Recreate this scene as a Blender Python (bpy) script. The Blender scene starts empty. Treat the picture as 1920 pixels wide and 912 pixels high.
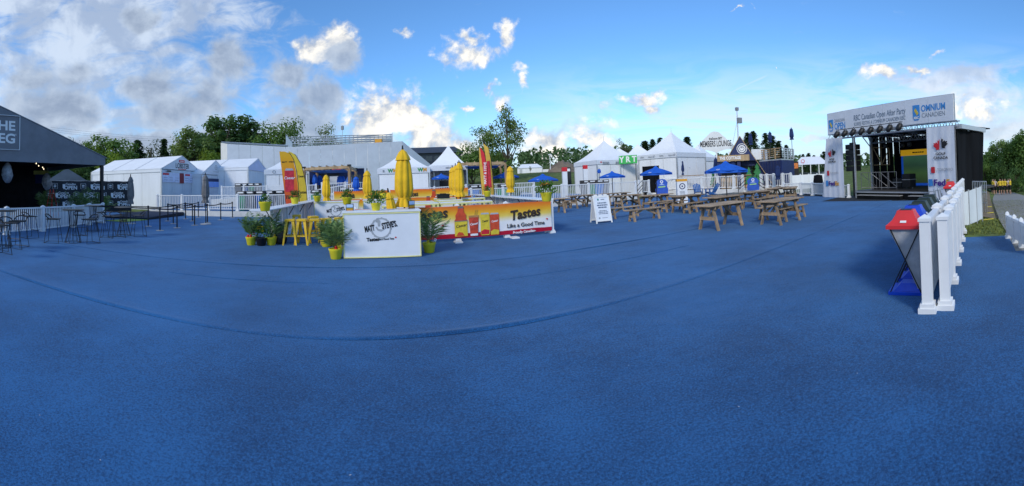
import bpy, bmesh, math, random
from mathutils import Vector, Matrix, noise as mnoise
random.seed(7)
R = math.radians
sc = bpy.context.scene
col = sc.collection

# ---------------------------------------------------------------- camera
# phone panorama: central cylindrical projection, held 1.65 m up and leaning a little
FPX, HROW, CAMH, PW, PH = 710.0, 326.6, 1.65, 1920, 912
UPV = Vector((27.8 / 710, -16 / 710, 1)).normalized()
FWV = Vector((0, 1, 0)); FWV = (FWV - UPV * FWV.dot(UPV)).normalized()
RTV = FWV.cross(UPV)
cam = bpy.data.cameras.new('camera')
cam.type = 'PANO'; cam.panorama_type = 'CENTRAL_CYLINDRICAL'
cam.central_cylindrical_range_u_min = -960 / FPX
cam.central_cylindrical_range_u_max = 960 / FPX
cam.central_cylindrical_range_v_min = -(PH - HROW) / FPX
cam.central_cylindrical_range_v_max = HROW / FPX
cam.central_cylindrical_radius = 1.0
cam.clip_start = 0.05; cam.clip_end = 5000
camo = bpy.data.objects.new('camera', cam); col.objects.link(camo)
camo.matrix_world = Matrix.Translation((0, 0, CAMH)) @ Matrix((RTV, UPV, -FWV)).transposed().to_4x4()
sc.camera = camo

def ray(x, y):
    t = (x - 960) / FPX; v = (HROW - y) / FPX
    return RTV * math.sin(t) + FWV * math.cos(t) + UPV * v
def G(x, y, z=0.0):
    r = ray(x, y); k = (z - CAMH) / r.z
    return Vector((r.x * k, r.y * k, z))
def at(x, y, d):
    r = ray(x, y); k = d / math.hypot(r.x, r.y)
    return Vector((0, 0, CAMH)) + r * k
def hy(x):
    t = (x - 960) / FPX
    return 326.6 + 16 * math.cos(t) - 27.8 * math.sin(t)
def PD(x, d, z=0.0):
    p = at(x, hy(x), d); return Vector((p.x, p.y, z))
def zat(x, y, d):
    return at(x, y, d).z
# the lot's own axes: carpet seams, fences and counters run along ES
SA = math.atan2(0.3316, 0.943)
ES = Vector((math.cos(SA), math.sin(SA), 0)); EN = Vector((-math.sin(SA), math.cos(SA), 0))
def SN(s, n, z=0.0):
    p = ES * s + EN * n; return Vector((p.x, p.y, z))
def sn(p):
    p = Vector((p[0], p[1], 0)); return p.dot(ES), p.dot(EN)

# ---------------------------------------------------------------- light, exposure
SUN_AZ, SUN_EL = R(205), R(33)        # compass-like: 0 = +Y, clockwise; sun behind the camera, left, veiled by cloud
sd = Vector((math.sin(SUN_AZ) * math.cos(SUN_EL), math.cos(SUN_AZ) * math.cos(SUN_EL), math.sin(SUN_EL)))
sun = bpy.data.lights.new('sun', 'SUN'); sun.energy = 1.6; sun.angle = R(12); sun.color = (1.0, 0.95, 0.87)
suno = bpy.data.objects.new('sun', sun); col.objects.link(suno)
suno.rotation_euler = sd.to_track_quat('Z', 'Y').to_euler()
sc.view_settings.view_transform = 'Standard'; sc.view_settings.look = 'None'
sc.view_settings.gamma = 1.0; sc.view_settings.exposure = 0.35
sc.view_settings.use_curve_mapping = False
sc.cycles.max_bounces = 6; sc.cycles.diffuse_bounces = 3; sc.cycles.glossy_bounces = 3
sc.cycles.transmission_bounces = 4; sc.cycles.transparent_max_bounces = 12

world = bpy.data.worlds.new('World'); sc.world = world; world.use_nodes = True
nt = world.node_tree; nt.nodes.clear()
class NG:
    """tiny helper for writing node maths"""
    def __init__(s, nt): s.nt = nt
    def n(s, t, **k):
        a = s.nt.nodes.new(t)
        for q, w in k.items(): setattr(a, q, w)
        return a
    def put(s, sock, v):
        if isinstance(v, bpy.types.NodeSocket): s.nt.links.new(v, sock)
        else: sock.default_value = v
    def m(s, op, a, b=0.0, c=None, clamp=False):
        x = s.n('ShaderNodeMath', operation=op, use_clamp=clamp)
        s.put(x.inputs[0], a); s.put(x.inputs[1], b)
        if c is not None: s.put(x.inputs[2], c)
        return x.outputs[0]
    def v(s, op, a, b=(0, 0, 0)):
        x = s.n('ShaderNodeVectorMath', operation=op)
        s.put(x.inputs[0], a); s.put(x.inputs[1], b)
        return x.outputs['Value' if op in ('LENGTH', 'DOT_PRODUCT', 'DISTANCE') else 'Vector']
    def xyz(s, a, b, c):
        x = s.n('ShaderNodeCombineXYZ'); s.put(x.inputs[0], a); s.put(x.inputs[1], b); s.put(x.inputs[2], c); return x.outputs[0]
    def mix(s, f, a, b):
        x = s.n('ShaderNodeMix', data_type='RGBA'); s.put(x.inputs[0], f); s.put(x.inputs[6], a); s.put(x.inputs[7], b); return x.outputs[2]
    def step(s, v, a, b):
        x = s.n('ShaderNodeMapRange', interpolation_type='SMOOTHSTEP')
        s.put(x.inputs[0], v); x.inputs[1].default_value = a; x.inputs[2].default_value = b
        return x.outputs[0]
    def noise(s, vec, scale, detail=6, rough=0.55, dist=0.0):
        x = s.n('ShaderNodeTexNoise'); s.put(x.inputs['Vector'], vec)
        x.inputs['Scale'].default_value = scale; x.inputs['Detail'].default_value = detail
        x.inputs['Roughness'].default_value = rough; x.inputs['Distortion'].default_value = dist
        return x.outputs[0]
g = NG(nt)
sky = g.n('ShaderNodeTexSky', sky_type='NISHITA', sun_disc=False)
sky.sun_elevation = SUN_EL; sky.sun_rotation = SUN_AZ
sky.air_density = 1.0; sky.dust_density = 0.6; sky.ozone_density = 2.2
tc = g.n('ShaderNodeTexCoord').outputs['Generated']
sep = g.n('ShaderNodeSeparateXYZ'); nt.links.new(tc, sep.inputs[0])
sx, sy, sz = sep.outputs
az = g.m('ARCTAN2', sx, sy)
el = g.m('DIVIDE', sz, g.m('MAXIMUM', g.m('SQRT', g.m('ADD', g.m('MULTIPLY', sx, sx), g.m('MULTIPLY', sy, sy))), 0.05))
uv = g.xyz(az, el, 0.0)
def sky_uv(x, y):
    r = ray(x, y); return math.atan2(r.x, r.y), r.z / math.hypot(r.x, r.y)
wn = g.n('ShaderNodeTexNoise'); nt.links.new(uv, wn.inputs['Vector']); wn.inputs['Scale'].default_value = 8.0; wn.inputs['Detail'].default_value = 5; wn.inputs['Roughness'].default_value = 0.6
uvw = g.v('ADD', uv, g.v('MULTIPLY', g.v('SUBTRACT', wn.outputs['Color'], (.5, .5, .5)), (0.16, 0.12, 0)))
def blobs(lst):
    out = None
    for (x, y, rx, ry) in lst:
        a, b = sky_uv(x, y)
        d = g.v('LENGTH', g.v('MULTIPLY', g.v('SUBTRACT', uvw, (a, b, 0)), (FPX / rx, FPX / ry, 0)))
        out = d if out is None else g.m('SMOOTH_MIN', out, d, 0.35)
    return g.m('SUBTRACT', 1.0, out)
# clouds: cumulus heaps where they stand in this sky, thin sheets to the left, wisps to the right
nb = g.noise(uv, 9.0, 9, 0.58, 0.25)
nb2 = g.noise(g.v('ADD', uv, (0.012, -0.020, 0)), 9.0, 9, 0.58, 0.25)
nf = g.noise(uv, 3.2, 5, 0.6, 0.6)
nw = g.noise(uv, 26.0, 6, 0.65, 0.4)
relief = g.m('SUBTRACT', nb, nb2)
bright = blobs([(692,205,62,72),(745,240,105,92),(800,262,85,70),(862,292,75,50),(700,292,110,60),(655,215,28,26),
                (1035,268,62,42),(1095,262,68,42),(1130,285,70,36),(1000,296,45,46),(925,300,45,22),
                (640,78,38,44),(590,88,46,28),(885,95,58,28),(905,112,30,24),(880,62,26,14),(950,60,22,24),(976,146,13,30),
                (915,168,20,10),(944,190,26,16),(870,205,22,8),(1200,190,56,14),(1215,208,30,16),
                (1655,136,52,15),(1720,126,34,10),(1745,100,20,8),(1850,212,62,30),(1470,118,1,1),(760,52,26,8),(1385,22,14,3)])
grey = blobs([(135,148,56,30),(100,205,110,55),(285,160,62,48),(330,215,85,52),(425,112,52,58),(395,185,58,48),
              (540,140,62,46),(590,185,62,52),(560,240,120,46),(455,265,150,36),(640,110,42,36),
              (255,35,34,26),(240,275,220,26),(60,150,60,46)])
pale = blobs([(1800,148,150,26),(1880,178,130,30),(1540,255,70,10),(1880,250,80,26),(1720,150,90,22),(1640,235,60,14)])
dB = g.m('ADD', bright, g.m('ADD', g.m('MULTIPLY', g.m('SUBTRACT', nb, 0.5), 3.0), g.m('MULTIPLY', g.m('SUBTRACT', nw, 0.5), 1.2)))
mB = g.step(dB, -0.12, 0.80)
sheetv = g.noise(g.v('MULTIPLY', uv, (1.0, 1.9, 1.0)), 7.5, 8, 0.62, 0.8)
mP = g.m('MULTIPLY', g.step(g.m('ADD', pale, g.m('MULTIPLY', g.m('SUBTRACT', sheetv, 0.5), 2.4)), -0.1, 0.9), 0.75)
dG = g.m('ADD', grey, g.m('MULTIPLY', g.m('SUBTRACT', nb, 0.5), 1.7))
mG = g.m('MULTIPLY', g.step(dG, -0.12, 0.55), 0.95)
leftw = g.step(az, -0.30, -1.0)
sheet = g.m('MULTIPLY', g.step(g.m('ADD', g.m('ADD', g.m('MULTIPLY', sheetv, 0.75), g.m('MULTIPLY', nf, 0.45)), g.m('MULTIPLY', g.m('SUBTRACT', leftw, 1.0), 0.34)), 0.38, 0.64), 0.80)
wv = g.noise(g.v('MULTIPLY', g.v('ADD', uv, (0, 0, 3.1)), (1.2, 5.0, 1.0)), 3.0, 7, 0.6, 1.2)
lowband = g.m('MULTIPLY', g.step(el, 0.36, 0.10), g.step(az, -0.25, 0.35))
wisp = g.m('MULTIPLY', g.m('MULTIPLY', g.step(wv, 0.30, 0.68), lowband), 0.85)
# one thin contrail
a0, b0 = sky_uv(1345, 187); a1, b1 = sky_uv(1455, 134)
cdir = Vector((a1 - a0, b1 - b0, 0)); cl = cdir.length; cdir.normalize()
rel = g.v('SUBTRACT', uv, (a0, b0, 0))
along = g.m('DIVIDE', g.v('DOT_PRODUCT', rel, tuple(cdir)), cl)
across = g.m('ABSOLUTE', g.m('ADD', g.v('DOT_PRODUCT', rel, (-cdir.y, cdir.x, 0)), g.m('MULTIPLY', g.m('SUBTRACT', nf, 0.5), 0.02)))
trail = g.m('MULTIPLY', g.m('MULTIPLY', g.step(across, 0.007, 0.0), g.m('MULTIPLY', g.step(along, 0.0, 0.25), g.step(along, 1.05, 0.75))), 0.5)
SKYK = 0.145
def C(r, gg, b): return (r / SKYK, gg / SKYK, b / SKYK, 1)
skyc = g.v('MULTIPLY', sky.outputs[0], (0.60, 0.94, 1.22))
haze_f = g.m('MULTIPLY', g.step(el, 0.22, -0.02), 0.62)
c = g.mix(haze_f, skyc, C(0.50, 0.64, 0.80))
c = g.mix(g.m('MAXIMUM', wisp, trail), c, C(0.60, 0.70, 0.82))
c = g.mix(sheet, c, g.mix(g.step(nb, 0.40, 0.62), C(0.36, 0.43, 0.55), C(0.60, 0.67, 0.76)))
c = g.mix(mP, c, g.mix(g.step(nb, 0.38, 0.62), C(0.42, 0.48, 0.58), C(0.66, 0.70, 0.76)))
shadeB = g.step(g.m('ADD', g.m('MULTIPLY', relief, 3.0), g.m('MULTIPLY', dB, 0.35)), -0.25, 0.55)
c = g.mix(mB, c, g.mix(shadeB, C(0.36, 0.42, 0.52), C(0.92, 0.88, 0.80)))
shadeG = g.step(g.m('ADD', g.m('MULTIPLY', relief, 2.2), g.m('MULTIPLY', dG, -0.30)), -0.65, 0.35)
c = g.mix(mG, c, g.mix(shadeG, C(0.225, 0.29, 0.41), C(0.42, 0.50, 0.62)))
world.cycles.sampling_method = 'MANUAL'; world.cycles.sample_map_resolution = 512
bg = g.n('ShaderNodeBackground'); nt.links.new(c, bg.inputs[0]); bg.inputs[1].default_value = SKYK
wo = g.n('ShaderNodeOutputWorld'); nt.links.new(bg.outputs[0], wo.inputs[0])

# ---------------------------------------------------------------- materials
MATS = {}
def mat(name, c, rough=0.6, var=0.10, scale=6.0, bump=0.0, bscale=60.0, metal=0.0, spec=0.4, sheen=0.0, trans=0.0, alpha=1.0, emit=None, streak=False, dirt=0.0, orand=0.0):
    if name in MATS: return MATS[name]
    m = bpy.data.materials.new(name); m.use_nodes = True
    q = NG(m.node_tree); b = m.node_tree.nodes['Principled BSDF']
    co = q.n('ShaderNodeTexCoord').outputs['Object']
    vec = q.v('MULTIPLY', co, (1, 1, 0.12)) if streak else co
    nz = q.noise(vec, scale, 5, 0.6)
    lo = tuple(max(0, x * (1 - var)) for x in c) + (1,); hi = tuple(min(1, x * (1 + var)) for x in c) + (1,)
    colr = q.mix(q.step(nz, 0.3, 0.7), lo, hi)
    if dirt:
        d = q.step(q.noise(co, 1.7, 6, 0.65), 0.5, 0.75)
        colr = q.mix(q.m('MULTIPLY', d, dirt), colr, (0.16, 0.14, 0.11, 1))
    if orand:
        oi = q.n('ShaderNodeObjectInfo').outputs['Random']; colr = q.v('SCALE', colr); sn_ = colr.node; q.put(sn_.inputs['Scale'], q.m('ADD', q.m('MULTIPLY', oi, 2 * orand), 1 - orand))
    m.node_tree.links.new(colr, b.inputs['Base Color'])
    b.inputs['Roughness'].default_value = rough; b.inputs['Metallic'].default_value = metal
    b.inputs['Specular IOR Level'].default_value = spec
    if sheen: b.inputs['Sheen Weight'].default_value = sheen; b.inputs['Sheen Roughness'].default_value = 0.5
    if trans: b.inputs['Transmission Weight'].default_value = trans
    b.inputs['Alpha'].default_value = alpha
    if emit:
        b.inputs['Emission Color'].default_value = emit[0] + (1,); b.inputs['Emission Strength'].default_value = emit[1]
    if bump:
        bn = q.n('ShaderNodeBump'); bn.inputs['Strength'].default_value = bump; bn.inputs['Distance'].default_value = 0.02
        m.node_tree.links.new(q.noise(co, bscale, 4, 0.6), bn.inputs['Height'])
        m.node_tree.links.new(bn.outputs[0], b.inputs['Normal'])
    MATS[name] = m; return m
def ramp_mat(name, stops, axis=2, lo=0.0, hi=1.0, rough=0.6, wob=0.03):
    """printed cloth: colour bands along one object axis"""
    if name in MATS: return MATS[name]
    m = bpy.data.materials.new(name); m.use_nodes = True
    q = NG(m.node_tree); b = m.node_tree.nodes['Principled BSDF']
    co = q.n('ShaderNodeTexCoord').outputs['Object']
    s = q.n('ShaderNodeSeparateXYZ'); m.node_tree.links.new(co, s.inputs[0])
    t = q.m('DIVIDE', q.m('SUBTRACT', s.outputs[axis], lo), hi - lo)
    t = q.m('ADD', t, q.m('MULTIPLY', q.m('SUBTRACT', q.noise(co, 2.0, 4), 0.5), wob * 2))
    r = q.n('ShaderNodeValToRGB'); cr = r.color_ramp
    cr.elements[0].position = stops[0][0]; cr.elements[0].color = stops[0][1] + (1,)
    cr.elements[1].position = stops[-1][0]; cr.elements[1].color = stops[-1][1] + (1,)
    for p, cc in stops[1:-1]:
        e = cr.elements.new(p); e.color = cc + (1,)
    m.node_tree.links.new(t, r.inputs[0]); m.node_tree.links.new(r.outputs[0], b.inputs['Base Color'])
    b.inputs['Roughness'].default_value = rough; b.inputs['Specular IOR Level'].default_value = 0.25
    MATS[name] = m; return m

# ---------------------------------------------------------------- mesh helpers
class MB:
    def __init__(s): s.V = []; s.F = []
    def add(s, vs, fs):
        o = len(s.V); s.V += [tuple(v) for v in vs]; s.F += [tuple(i + o for i in f) for f in fs]; return s
    def box(s, c, size, rz=0.0, M=None):
        x, y, z = (k / 2 for k in size)
        vs = [Vector(p) for p in ((-x,-y,-z),(x,-y,-z),(x,y,-z),(-x,y,-z),(-x,-y,z),(x,-y,z),(x,y,z),(-x,y,z))]
        m = M if M is not None else Matrix.Rotation(rz, 3, 'Z')
        return s.add([m @ v + Vector(c) for v in vs], [(0,3,2,1),(4,5,6,7),(0,1,5,4),(1,2,6,5),(2,3,7,6),(3,0,4,7)])
    def span(s, lo, hi):
        return s.box([(a + b) / 2 for a, b in zip(lo, hi)], [abs(b - a) for a, b in zip(lo, hi)])
    def bar(s, p, q, w, t, up=(0, 0, 1)):
        p, q = Vector(p), Vector(q); d = q - p; L = d.length; d.normalize()
        u = Vector(up); x = d.cross(u)
        if x.length < 1e-4: x = d.cross(Vector((1, 0, 0)))
        x.normalize(); z = x.cross(d)
        M = Matrix((x, d, z)).transposed()
        return s.box((p + q) / 2, (w, L, t), M=M)
    def cyl(s, p, q, r0, r1=None, n=10, caps=True):
        r1 = r0 if r1 is None else r1
        p, q = Vector(p), Vector(q); d = (q - p).normalized()
        x = d.orthogonal().normalized(); y = d.cross(x)
        vs = [p + (x * math.cos(a) + y * math.sin(a)) * r0 for a in (2 * math.pi * i / n for i in range(n))]
        vs += [q + (x * math.cos(a) + y * math.sin(a)) * r1 for a in (2 * math.pi * i / n for i in range(n))]
        fs = [(i, (i + 1) % n, n + (i + 1) % n, n + i) for i in range(n)]
        if caps: fs += [tuple(range(n))[::-1], tuple(range(n, 2 * n))]
        return s.add(vs, fs)
    def tube(s, pts, r, n=6, closed=False):
        pts = [Vector(p) for p in pts]; m = len(pts)
        rings = []
        prev = None
        for i, p in enumerate(pts):
            a = pts[(i - 1) % m] if closed or i > 0 else p; b = pts[(i + 1) % m] if closed or i < m - 1 else p
            d = (b - a).normalized()
            x = d.orthogonal().normalized() if prev is None else (prev - d * prev.dot(d)).normalized()
            prev = x; y = d.cross(x); rr = r[i] if isinstance(r, (list, tuple)) else r
            rings.append([p + (x * math.cos(2 * math.pi * k / n) + y * math.sin(2 * math.pi * k / n)) * rr for k in range(n)])
        vs = [v for q in rings for v in q]; fs = []
        for i in range(m if closed else m - 1):
            a, b = i * n, ((i + 1) % m) * n
            fs += [(a + k, a + (k + 1) % n, b + (k + 1) % n, b + k) for k in range(n)]
        if not closed: fs += [tuple(range(n))[::-1], tuple(range((m - 1) * n, m * n))]
        return s.add(vs, fs)
    def lathe(s, prof, n=16, mod=None, c=(0, 0, 0), cap=True):
        vs = []; m = len(prof)
        for j, (r, z) in enumerate(prof):
            for i in range(n):
                a = 2 * math.pi * i / n; k = mod(a, j / (m - 1)) if mod else 1.0
                vs.append((c[0] + r * k * math.cos(a), c[1] + r * k * math.sin(a), c[2] + z))
        fs = [(j * n + i, j * n + (i + 1) % n, (j + 1) * n + (i + 1) % n, (j + 1) * n + i) for j in range(m - 1) for i in range(n)]
        if cap: fs += [tuple(range(n))[::-1], tuple(range((m - 1) * n, m * n))]
        return s.add(vs, fs)
    def prism(s, pts, y0, y1):
        """outline in XZ (counter-clockwise seen from -Y), extruded along Y"""
        n = len(pts)
        vs = [(x, y0, z) for x, z in pts] + [(x, y1, z) for x, z in pts]
        return s.add(vs, [tuple(range(n)), tuple(range(n, 2 * n))[::-1]] + [(i + n, (i + 1) % n + n, (i + 1) % n, i) for i in range(n)])
    def slab(s, pts, z0, z1):
        n = len(pts)
        vs = [(p[0], p[1], z0) for p in pts] + [(p[0], p[1], z1) for p in pts]
        return s.add(vs, [tuple(range(n))[::-1], tuple(range(n, 2 * n))] + [(i, (i + 1) % n, (i + 1) % n + n, i + n) for i in range(n)])
    def quad(s, *p): return s.add(p, [tuple(range(len(p)))])
    def thick(s, pts, off):
        """closed sheet: polygon plus the same polygon moved by off"""
        n = len(pts); off = Vector(off); pts = [Vector(p) for p in pts]
        return s.add(pts + [p + off for p in pts], [tuple(range(n)), tuple(range(n, 2 * n))[::-1]] + [(i + n, (i + 1) % n + n, (i + 1) % n, i) for i in range(n)])
    def mesh(s, name, m, smooth=False, bev=0.0):
        me = bpy.data.meshes.new(name); me.from_pydata(s.V, [], s.F); me.update()
        if bev or True:
            bm = bmesh.new(); bm.from_mesh(me)
            bmesh.ops.recalc_face_normals(bm, faces=bm.faces[:])
            if bev: bmesh.ops.bevel(bm, geom=bm.edges[:], offset=bev, segments=1, affect='EDGES', clamp_overlap=True)
            bm.to_mesh(me); bm.free()
        for x in (m if isinstance(m, (list, tuple)) else [m]): me.materials.append(x)
        if smooth:
            for p in me.polygons: p.use_smooth = True
            try: me.set_sharp_from_angle(angle=R(40))
            except Exception: pass
        return me
    def build(s, name, m, parent=None, smooth=False, bev=0.0, loc=None, rz=None):
        o = bpy.data.objects.new(name, s.mesh(name, m, smooth, bev)); col.objects.link(o)
        if parent is not None: o.parent = parent
        if loc is not None: o.location = loc
        if rz is not None: o.rotation_euler = (0, 0, rz)
        return o
def tag(o, label=None, cat=None, group=None, kind=None):
    if label: o['label'] = label
    if cat: o['category'] = cat
    if group: o['group'] = group
    if kind: o['kind'] = kind
    return o
def thing(name, label, cat, loc=(0, 0, 0), rz=0.0, group=None):
    o = bpy.data.objects.new(name, None); o.empty_display_size = 0.1; col.objects.link(o)
    o.location = loc; o.rotation_euler = (0, 0, rz)
    return tag(o, label, cat, group)
KIDS = {}
def kids(o): return [c for c in col.objects if c.parent == o]
def part(name, me, parent, loc=(0, 0, 0), rot=(0, 0, 0), scale=None):
    o = bpy.data.objects.new(name, me); col.objects.link(o); o.parent = parent; o.location = loc; o.rotation_euler = rot
    if scale: o.scale = scale
    return o
TREE = {}
def reg(root):                      # remember a thing's parts so that copies are quick
    TREE[root.name] = [(c, [d for d in col.objects if d.parent == c]) for c in col.objects if c.parent == root]
    return root
def dup(root, loc, rz, label, scale=None):
    r = root.copy(); col.objects.link(r); r.location = loc; r.rotation_euler = (0, 0, rz); r['label'] = label
    if scale: r.scale = scale
    for ch, sub in TREE[root.name]:
        c = ch.copy(); col.objects.link(c); c.parent = r
        for d in sub:
            e = d.copy(); col.objects.link(e); e.parent = c
    return r
# lettering: the built-in face, turned into meshes
TXT = []
def text(body, size, parent, loc, m, rot=(R(90), 0, 0), bold=0.0, sx=1.0, shear=0.0, align='CENTER', name='lettering', depth=0.003, spacing=1.0, fit=None):
    cu = bpy.data.curves.new(name, 'FONT'); cu.body = body; cu.size = size; cu.align_x = align; cu.align_y = 'CENTER'
    cu.extrude = depth; cu.offset = bold; cu.shear = shear; cu.space_character = spacing; cu.resolution_u = 3
    o = bpy.data.objects.new(name, cu); col.objects.link(o)
    TXT.append((o, parent, loc, rot, sx if fit is None else -fit, m, name)); return o
def finish_text():
    bpy.context.view_layer.update()
    dg = bpy.context.evaluated_depsgraph_get()
    for o, parent, loc, rot, sx, m, name in TXT:
        me = bpy.data.meshes.new_from_object(o.evaluated_get(dg))
        if sx < 0: sx = -sx / max(1e-4, max(v.co.x for v in me.vertices) - min(v.co.x for v in me.vertices))
        for v in me.vertices: v.co.x *= sx
        me.materials.clear(); me.materials.append(m)
        for p in me.polygons: p.material_index = 0
        n = bpy.data.objects.new(name, me); col.objects.link(n); n.parent = parent; n.location = loc; n.rotation_euler = rot
        cu = o.data; bpy.data.objects.remove(o); bpy.data.curves.remove(cu)
def sstep(a, b, x):
    t = min(1, max(0, (x - a) / (b - a))); return t * t * (3 - 2 * t)
# ---------------------------------------------------------------- terrain, carpet, path
def TZ(x, y):
    d = math.hypot(x, y); a = math.atan2(x, y)
    z = -0.03 - 0.058 * min(52, max(0, d - 9)) * sstep(1.19, 1.27, a) * (1 if a < 2.2 else 0)
    wc = math.exp(-((a - 0.1) / 0.45) ** 2)
    z += 4.4 * sstep(42, 110, d) * wc + 8 * sstep(120, 260, d) * (0.35 + 0.65 * wc)
    z += (mnoise.noise(Vector((x * .03, y * .03, 1))) * 0.5) * sstep(40, 90, d)
    return z
def GT(x, y, lift=0.0):
    r = ray(x, y); d = 2.0
    while d < 400:
        p = at(x, y, d)
        if p.z <= TZ(p.x, p.y) + lift: break
        d += 0.05 + d * 0.002
    return Vector((p.x, p.y, TZ(p.x, p.y) + lift))
M_GRASS = mat('grass_ground', (0.115, 0.150, 0.042), 0.95, 0.45, 1.2, 0.6, 30, spec=0.1, dirt=0.25)
M_CARPET = bpy.data.materials.new('blue_carpet'); M_CARPET.use_nodes = True
def carpet_nodes(m, dark=(0.004, 0.027, 0.088), light=(0.024, 0.138, 0.355)):
    q = NG(m.node_tree); b = m.node_tree.nodes['Principled BSDF']
    co = q.n('ShaderNodeTexCoord').outputs['Object']
    fine = q.noise(co, 190.0, 3, 0.7); mid = q.noise(co, 55.0, 3, 0.75); big = q.m('ADD', q.m('MULTIPLY', q.noise(co, 0.55, 6, 0.65), 0.65), q.m('MULTIPLY', q.noise(co, 0.16, 4, 0.6), 0.35))
    t = q.m('ADD', q.m('MULTIPLY', fine, 0.45), q.m('MULTIPLY', mid, 0.65))
    t = q.m('ADD', t, q.m('MULTIPLY', q.m('SUBTRACT', big, 0.5), 0.62))
    colr = q.mix(q.step(t, 0.36, 0.74), dark + (1,), light + (1,))
    lint = q.step(q.noise(co, 46.0, 2, 0.5), 0.80, 0.83)      # stray pale lint
    colr = q.mix(q.m('MULTIPLY', lint, 0.5), colr, (0.30, 0.38, 0.5, 1))
    m.node_tree.links.new(colr, b.inputs['Base Color'])
    b.inputs['Roughness'].default_value = 0.95; b.inputs['Specular IOR Level'].default_value = 0.15
    b.inputs['Sheen Weight'].default_value = 0.26; b.inputs['Sheen Roughness'].default_value = 0.45
    b.inputs['Sheen Tint'].default_value = (0.45, 0.68, 1.0, 1)
    bn = q.n('ShaderNodeBump'); bn.inputs['Strength'].default_value = 0.55; bn.inputs['Distance'].default_value = 0.006
    h = q.m('ADD', fine, q.m('MULTIPLY', q.noise(co, 1.6, 4, 0.6), 6.0))
    m.node_tree.links.new(h, bn.inputs['Height']); m.node_tree.links.new(bn.outputs[0], b.inputs['Normal'])
carpet_nodes(M_CARPET)
M_UNDER = mat('carpet_underlay', (0.012, 0.014, 0.02), 0.95, 0.2)
M_ASPH = mat('path_asphalt', (0.28, 0.265, 0.24), 0.9, 0.14, 5, 0.5, 140, spec=0.15)
M_DIRT = mat('bare_earth', (0.20, 0.155, 0.105), 0.95, 0.25, 3, 0.7, 30, spec=0.1)
mb = MB()
radii = [0, 4, 7, 9, 10, 11, 12, 14, 16, 18, 20, 24, 28, 33, 38, 44, 50, 58, 66, 75, 85, 95, 105, 118, 135, 155, 180, 210, 250, 300, 400, 600, 1000, 1600]
NA = 260
vs = [(0, 0, TZ(0, 0))]; fs = []
for r_ in radii[1:]:
    for i in range(NA):
        a = -math.pi + 2 * math.pi * i / NA; x, y = r_ * math.sin(a), r_ * math.cos(a); vs.append((x, y, TZ(x, y)))
for i in range(NA): fs.append((0, 1 + (i + 1) % NA, 1 + i))
for k in range(len(radii) - 2):
    o = 1 + k * NA
    for i in range(NA): fs.append((o + i, o + (i + 1) % NA, o + NA + (i + 1) % NA, o + NA + i))
mb.add(vs, fs); tag(mb.build('ground', M_GRASS, smooth=True), kind='structure')

S0 = 0.47; SW = 3.67
carpet_root = bpy.data.objects.new('carpet', None); col.objects.link(carpet_root); tag(carpet_root, 'blue event carpet laid in long strips over the whole lot', kind='structure')
MB().slab([SN(-34, -6.5), SN(8.4, -6.5), SN(8.4, 0.6), SN(17.5, 0.6), SN(24, 12), SN(24, 24), SN(-34, 24)], -0.028, -0.008).build('underlay', M_UNDER, carpet_root)
def strip(n0, w, s0, s1, ridge=1.0):
    us = [0.0, 0.025, 0.05, 0.085, 0.13, 0.19, 0.45, w * .5, w * .75, w - .3, w - .06, w - 0.0025]
    m = MB(); N = int((s1 - s0) / 0.22) + 1; vs = []
    for i in range(N + 1):
        s = s0 + (s1 - s0) * i / N
        amp = ridge * (0.007 + 0.018 * max(0, mnoise.noise(Vector((s * .35, n0 * 3, 0))) + 0.35)) * (1.3 if -6 < s < 9 else .7)
        wig = 0.012 * mnoise.noise(Vector((s * .8, n0, 4))); wig2 = 0.012 * mnoise.noise(Vector((s * .8, n0 + w, 4)))
        for u in us:
            prof = {0.0: 0.12, 0.025: 0.75, 0.05: 1.0, 0.085: 0.85, 0.13: 0.45, 0.19: 0.1}.get(u, 0.0)
            z = 0.004 + amp * prof + 0.006 * mnoise.noise(Vector((s * .5, (n0 + u) * .7, 9))) * (1 if 0.3 < u < w - .2 else 0.2)
            n = n0 + u + (wig if u < .3 else (wig2 if u > w - .1 else 0))
            vs.append(SN(s, n, max(z, 0.001)))
    k = len(us)
    m.add(vs, [(i * k + j, (i + 1) * k + j, (i + 1) * k + j + 1, i * k + j + 1) for i in range(N) for j in range(k - 1)])
    return m.build('carpet_strip', M_CARPET, carpet_root, smooth=True)
strip(S0 - SW, SW + .005, -30, 4.02, .5); strip(S0 - SW, SW + .005, 4.023, 8.4, .5); strip(S0 - 2 * SW, SW, -30, 8.4, .5)
for k in range(0, 6): strip(S0 + k * SW, SW, -34, [17.4, 17.6, 21.0, 22.6, 24, 24][k], (.35, 1.0, .9, .6, .6, .6)[k])
# long creases pressed into the pile where the rolls were folded
for (sa, sb, nn) in ((-4.2, -0.9, 6.55), (1.6, 6.4, 6.2), (-8.2, -5.4, 6.7)):
    m = MB(); m.tube([SN(sa + (sb - sa) * i / 24, nn + .03 * mnoise.noise(Vector((i * .4, nn, 0))), 0.0015) for i in range(25)], [0.001] + [0.0085] * 23 + [0.001], 6)
    m.build('carpet_crease', M_CARPET, carpet_root, smooth=True)

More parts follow.
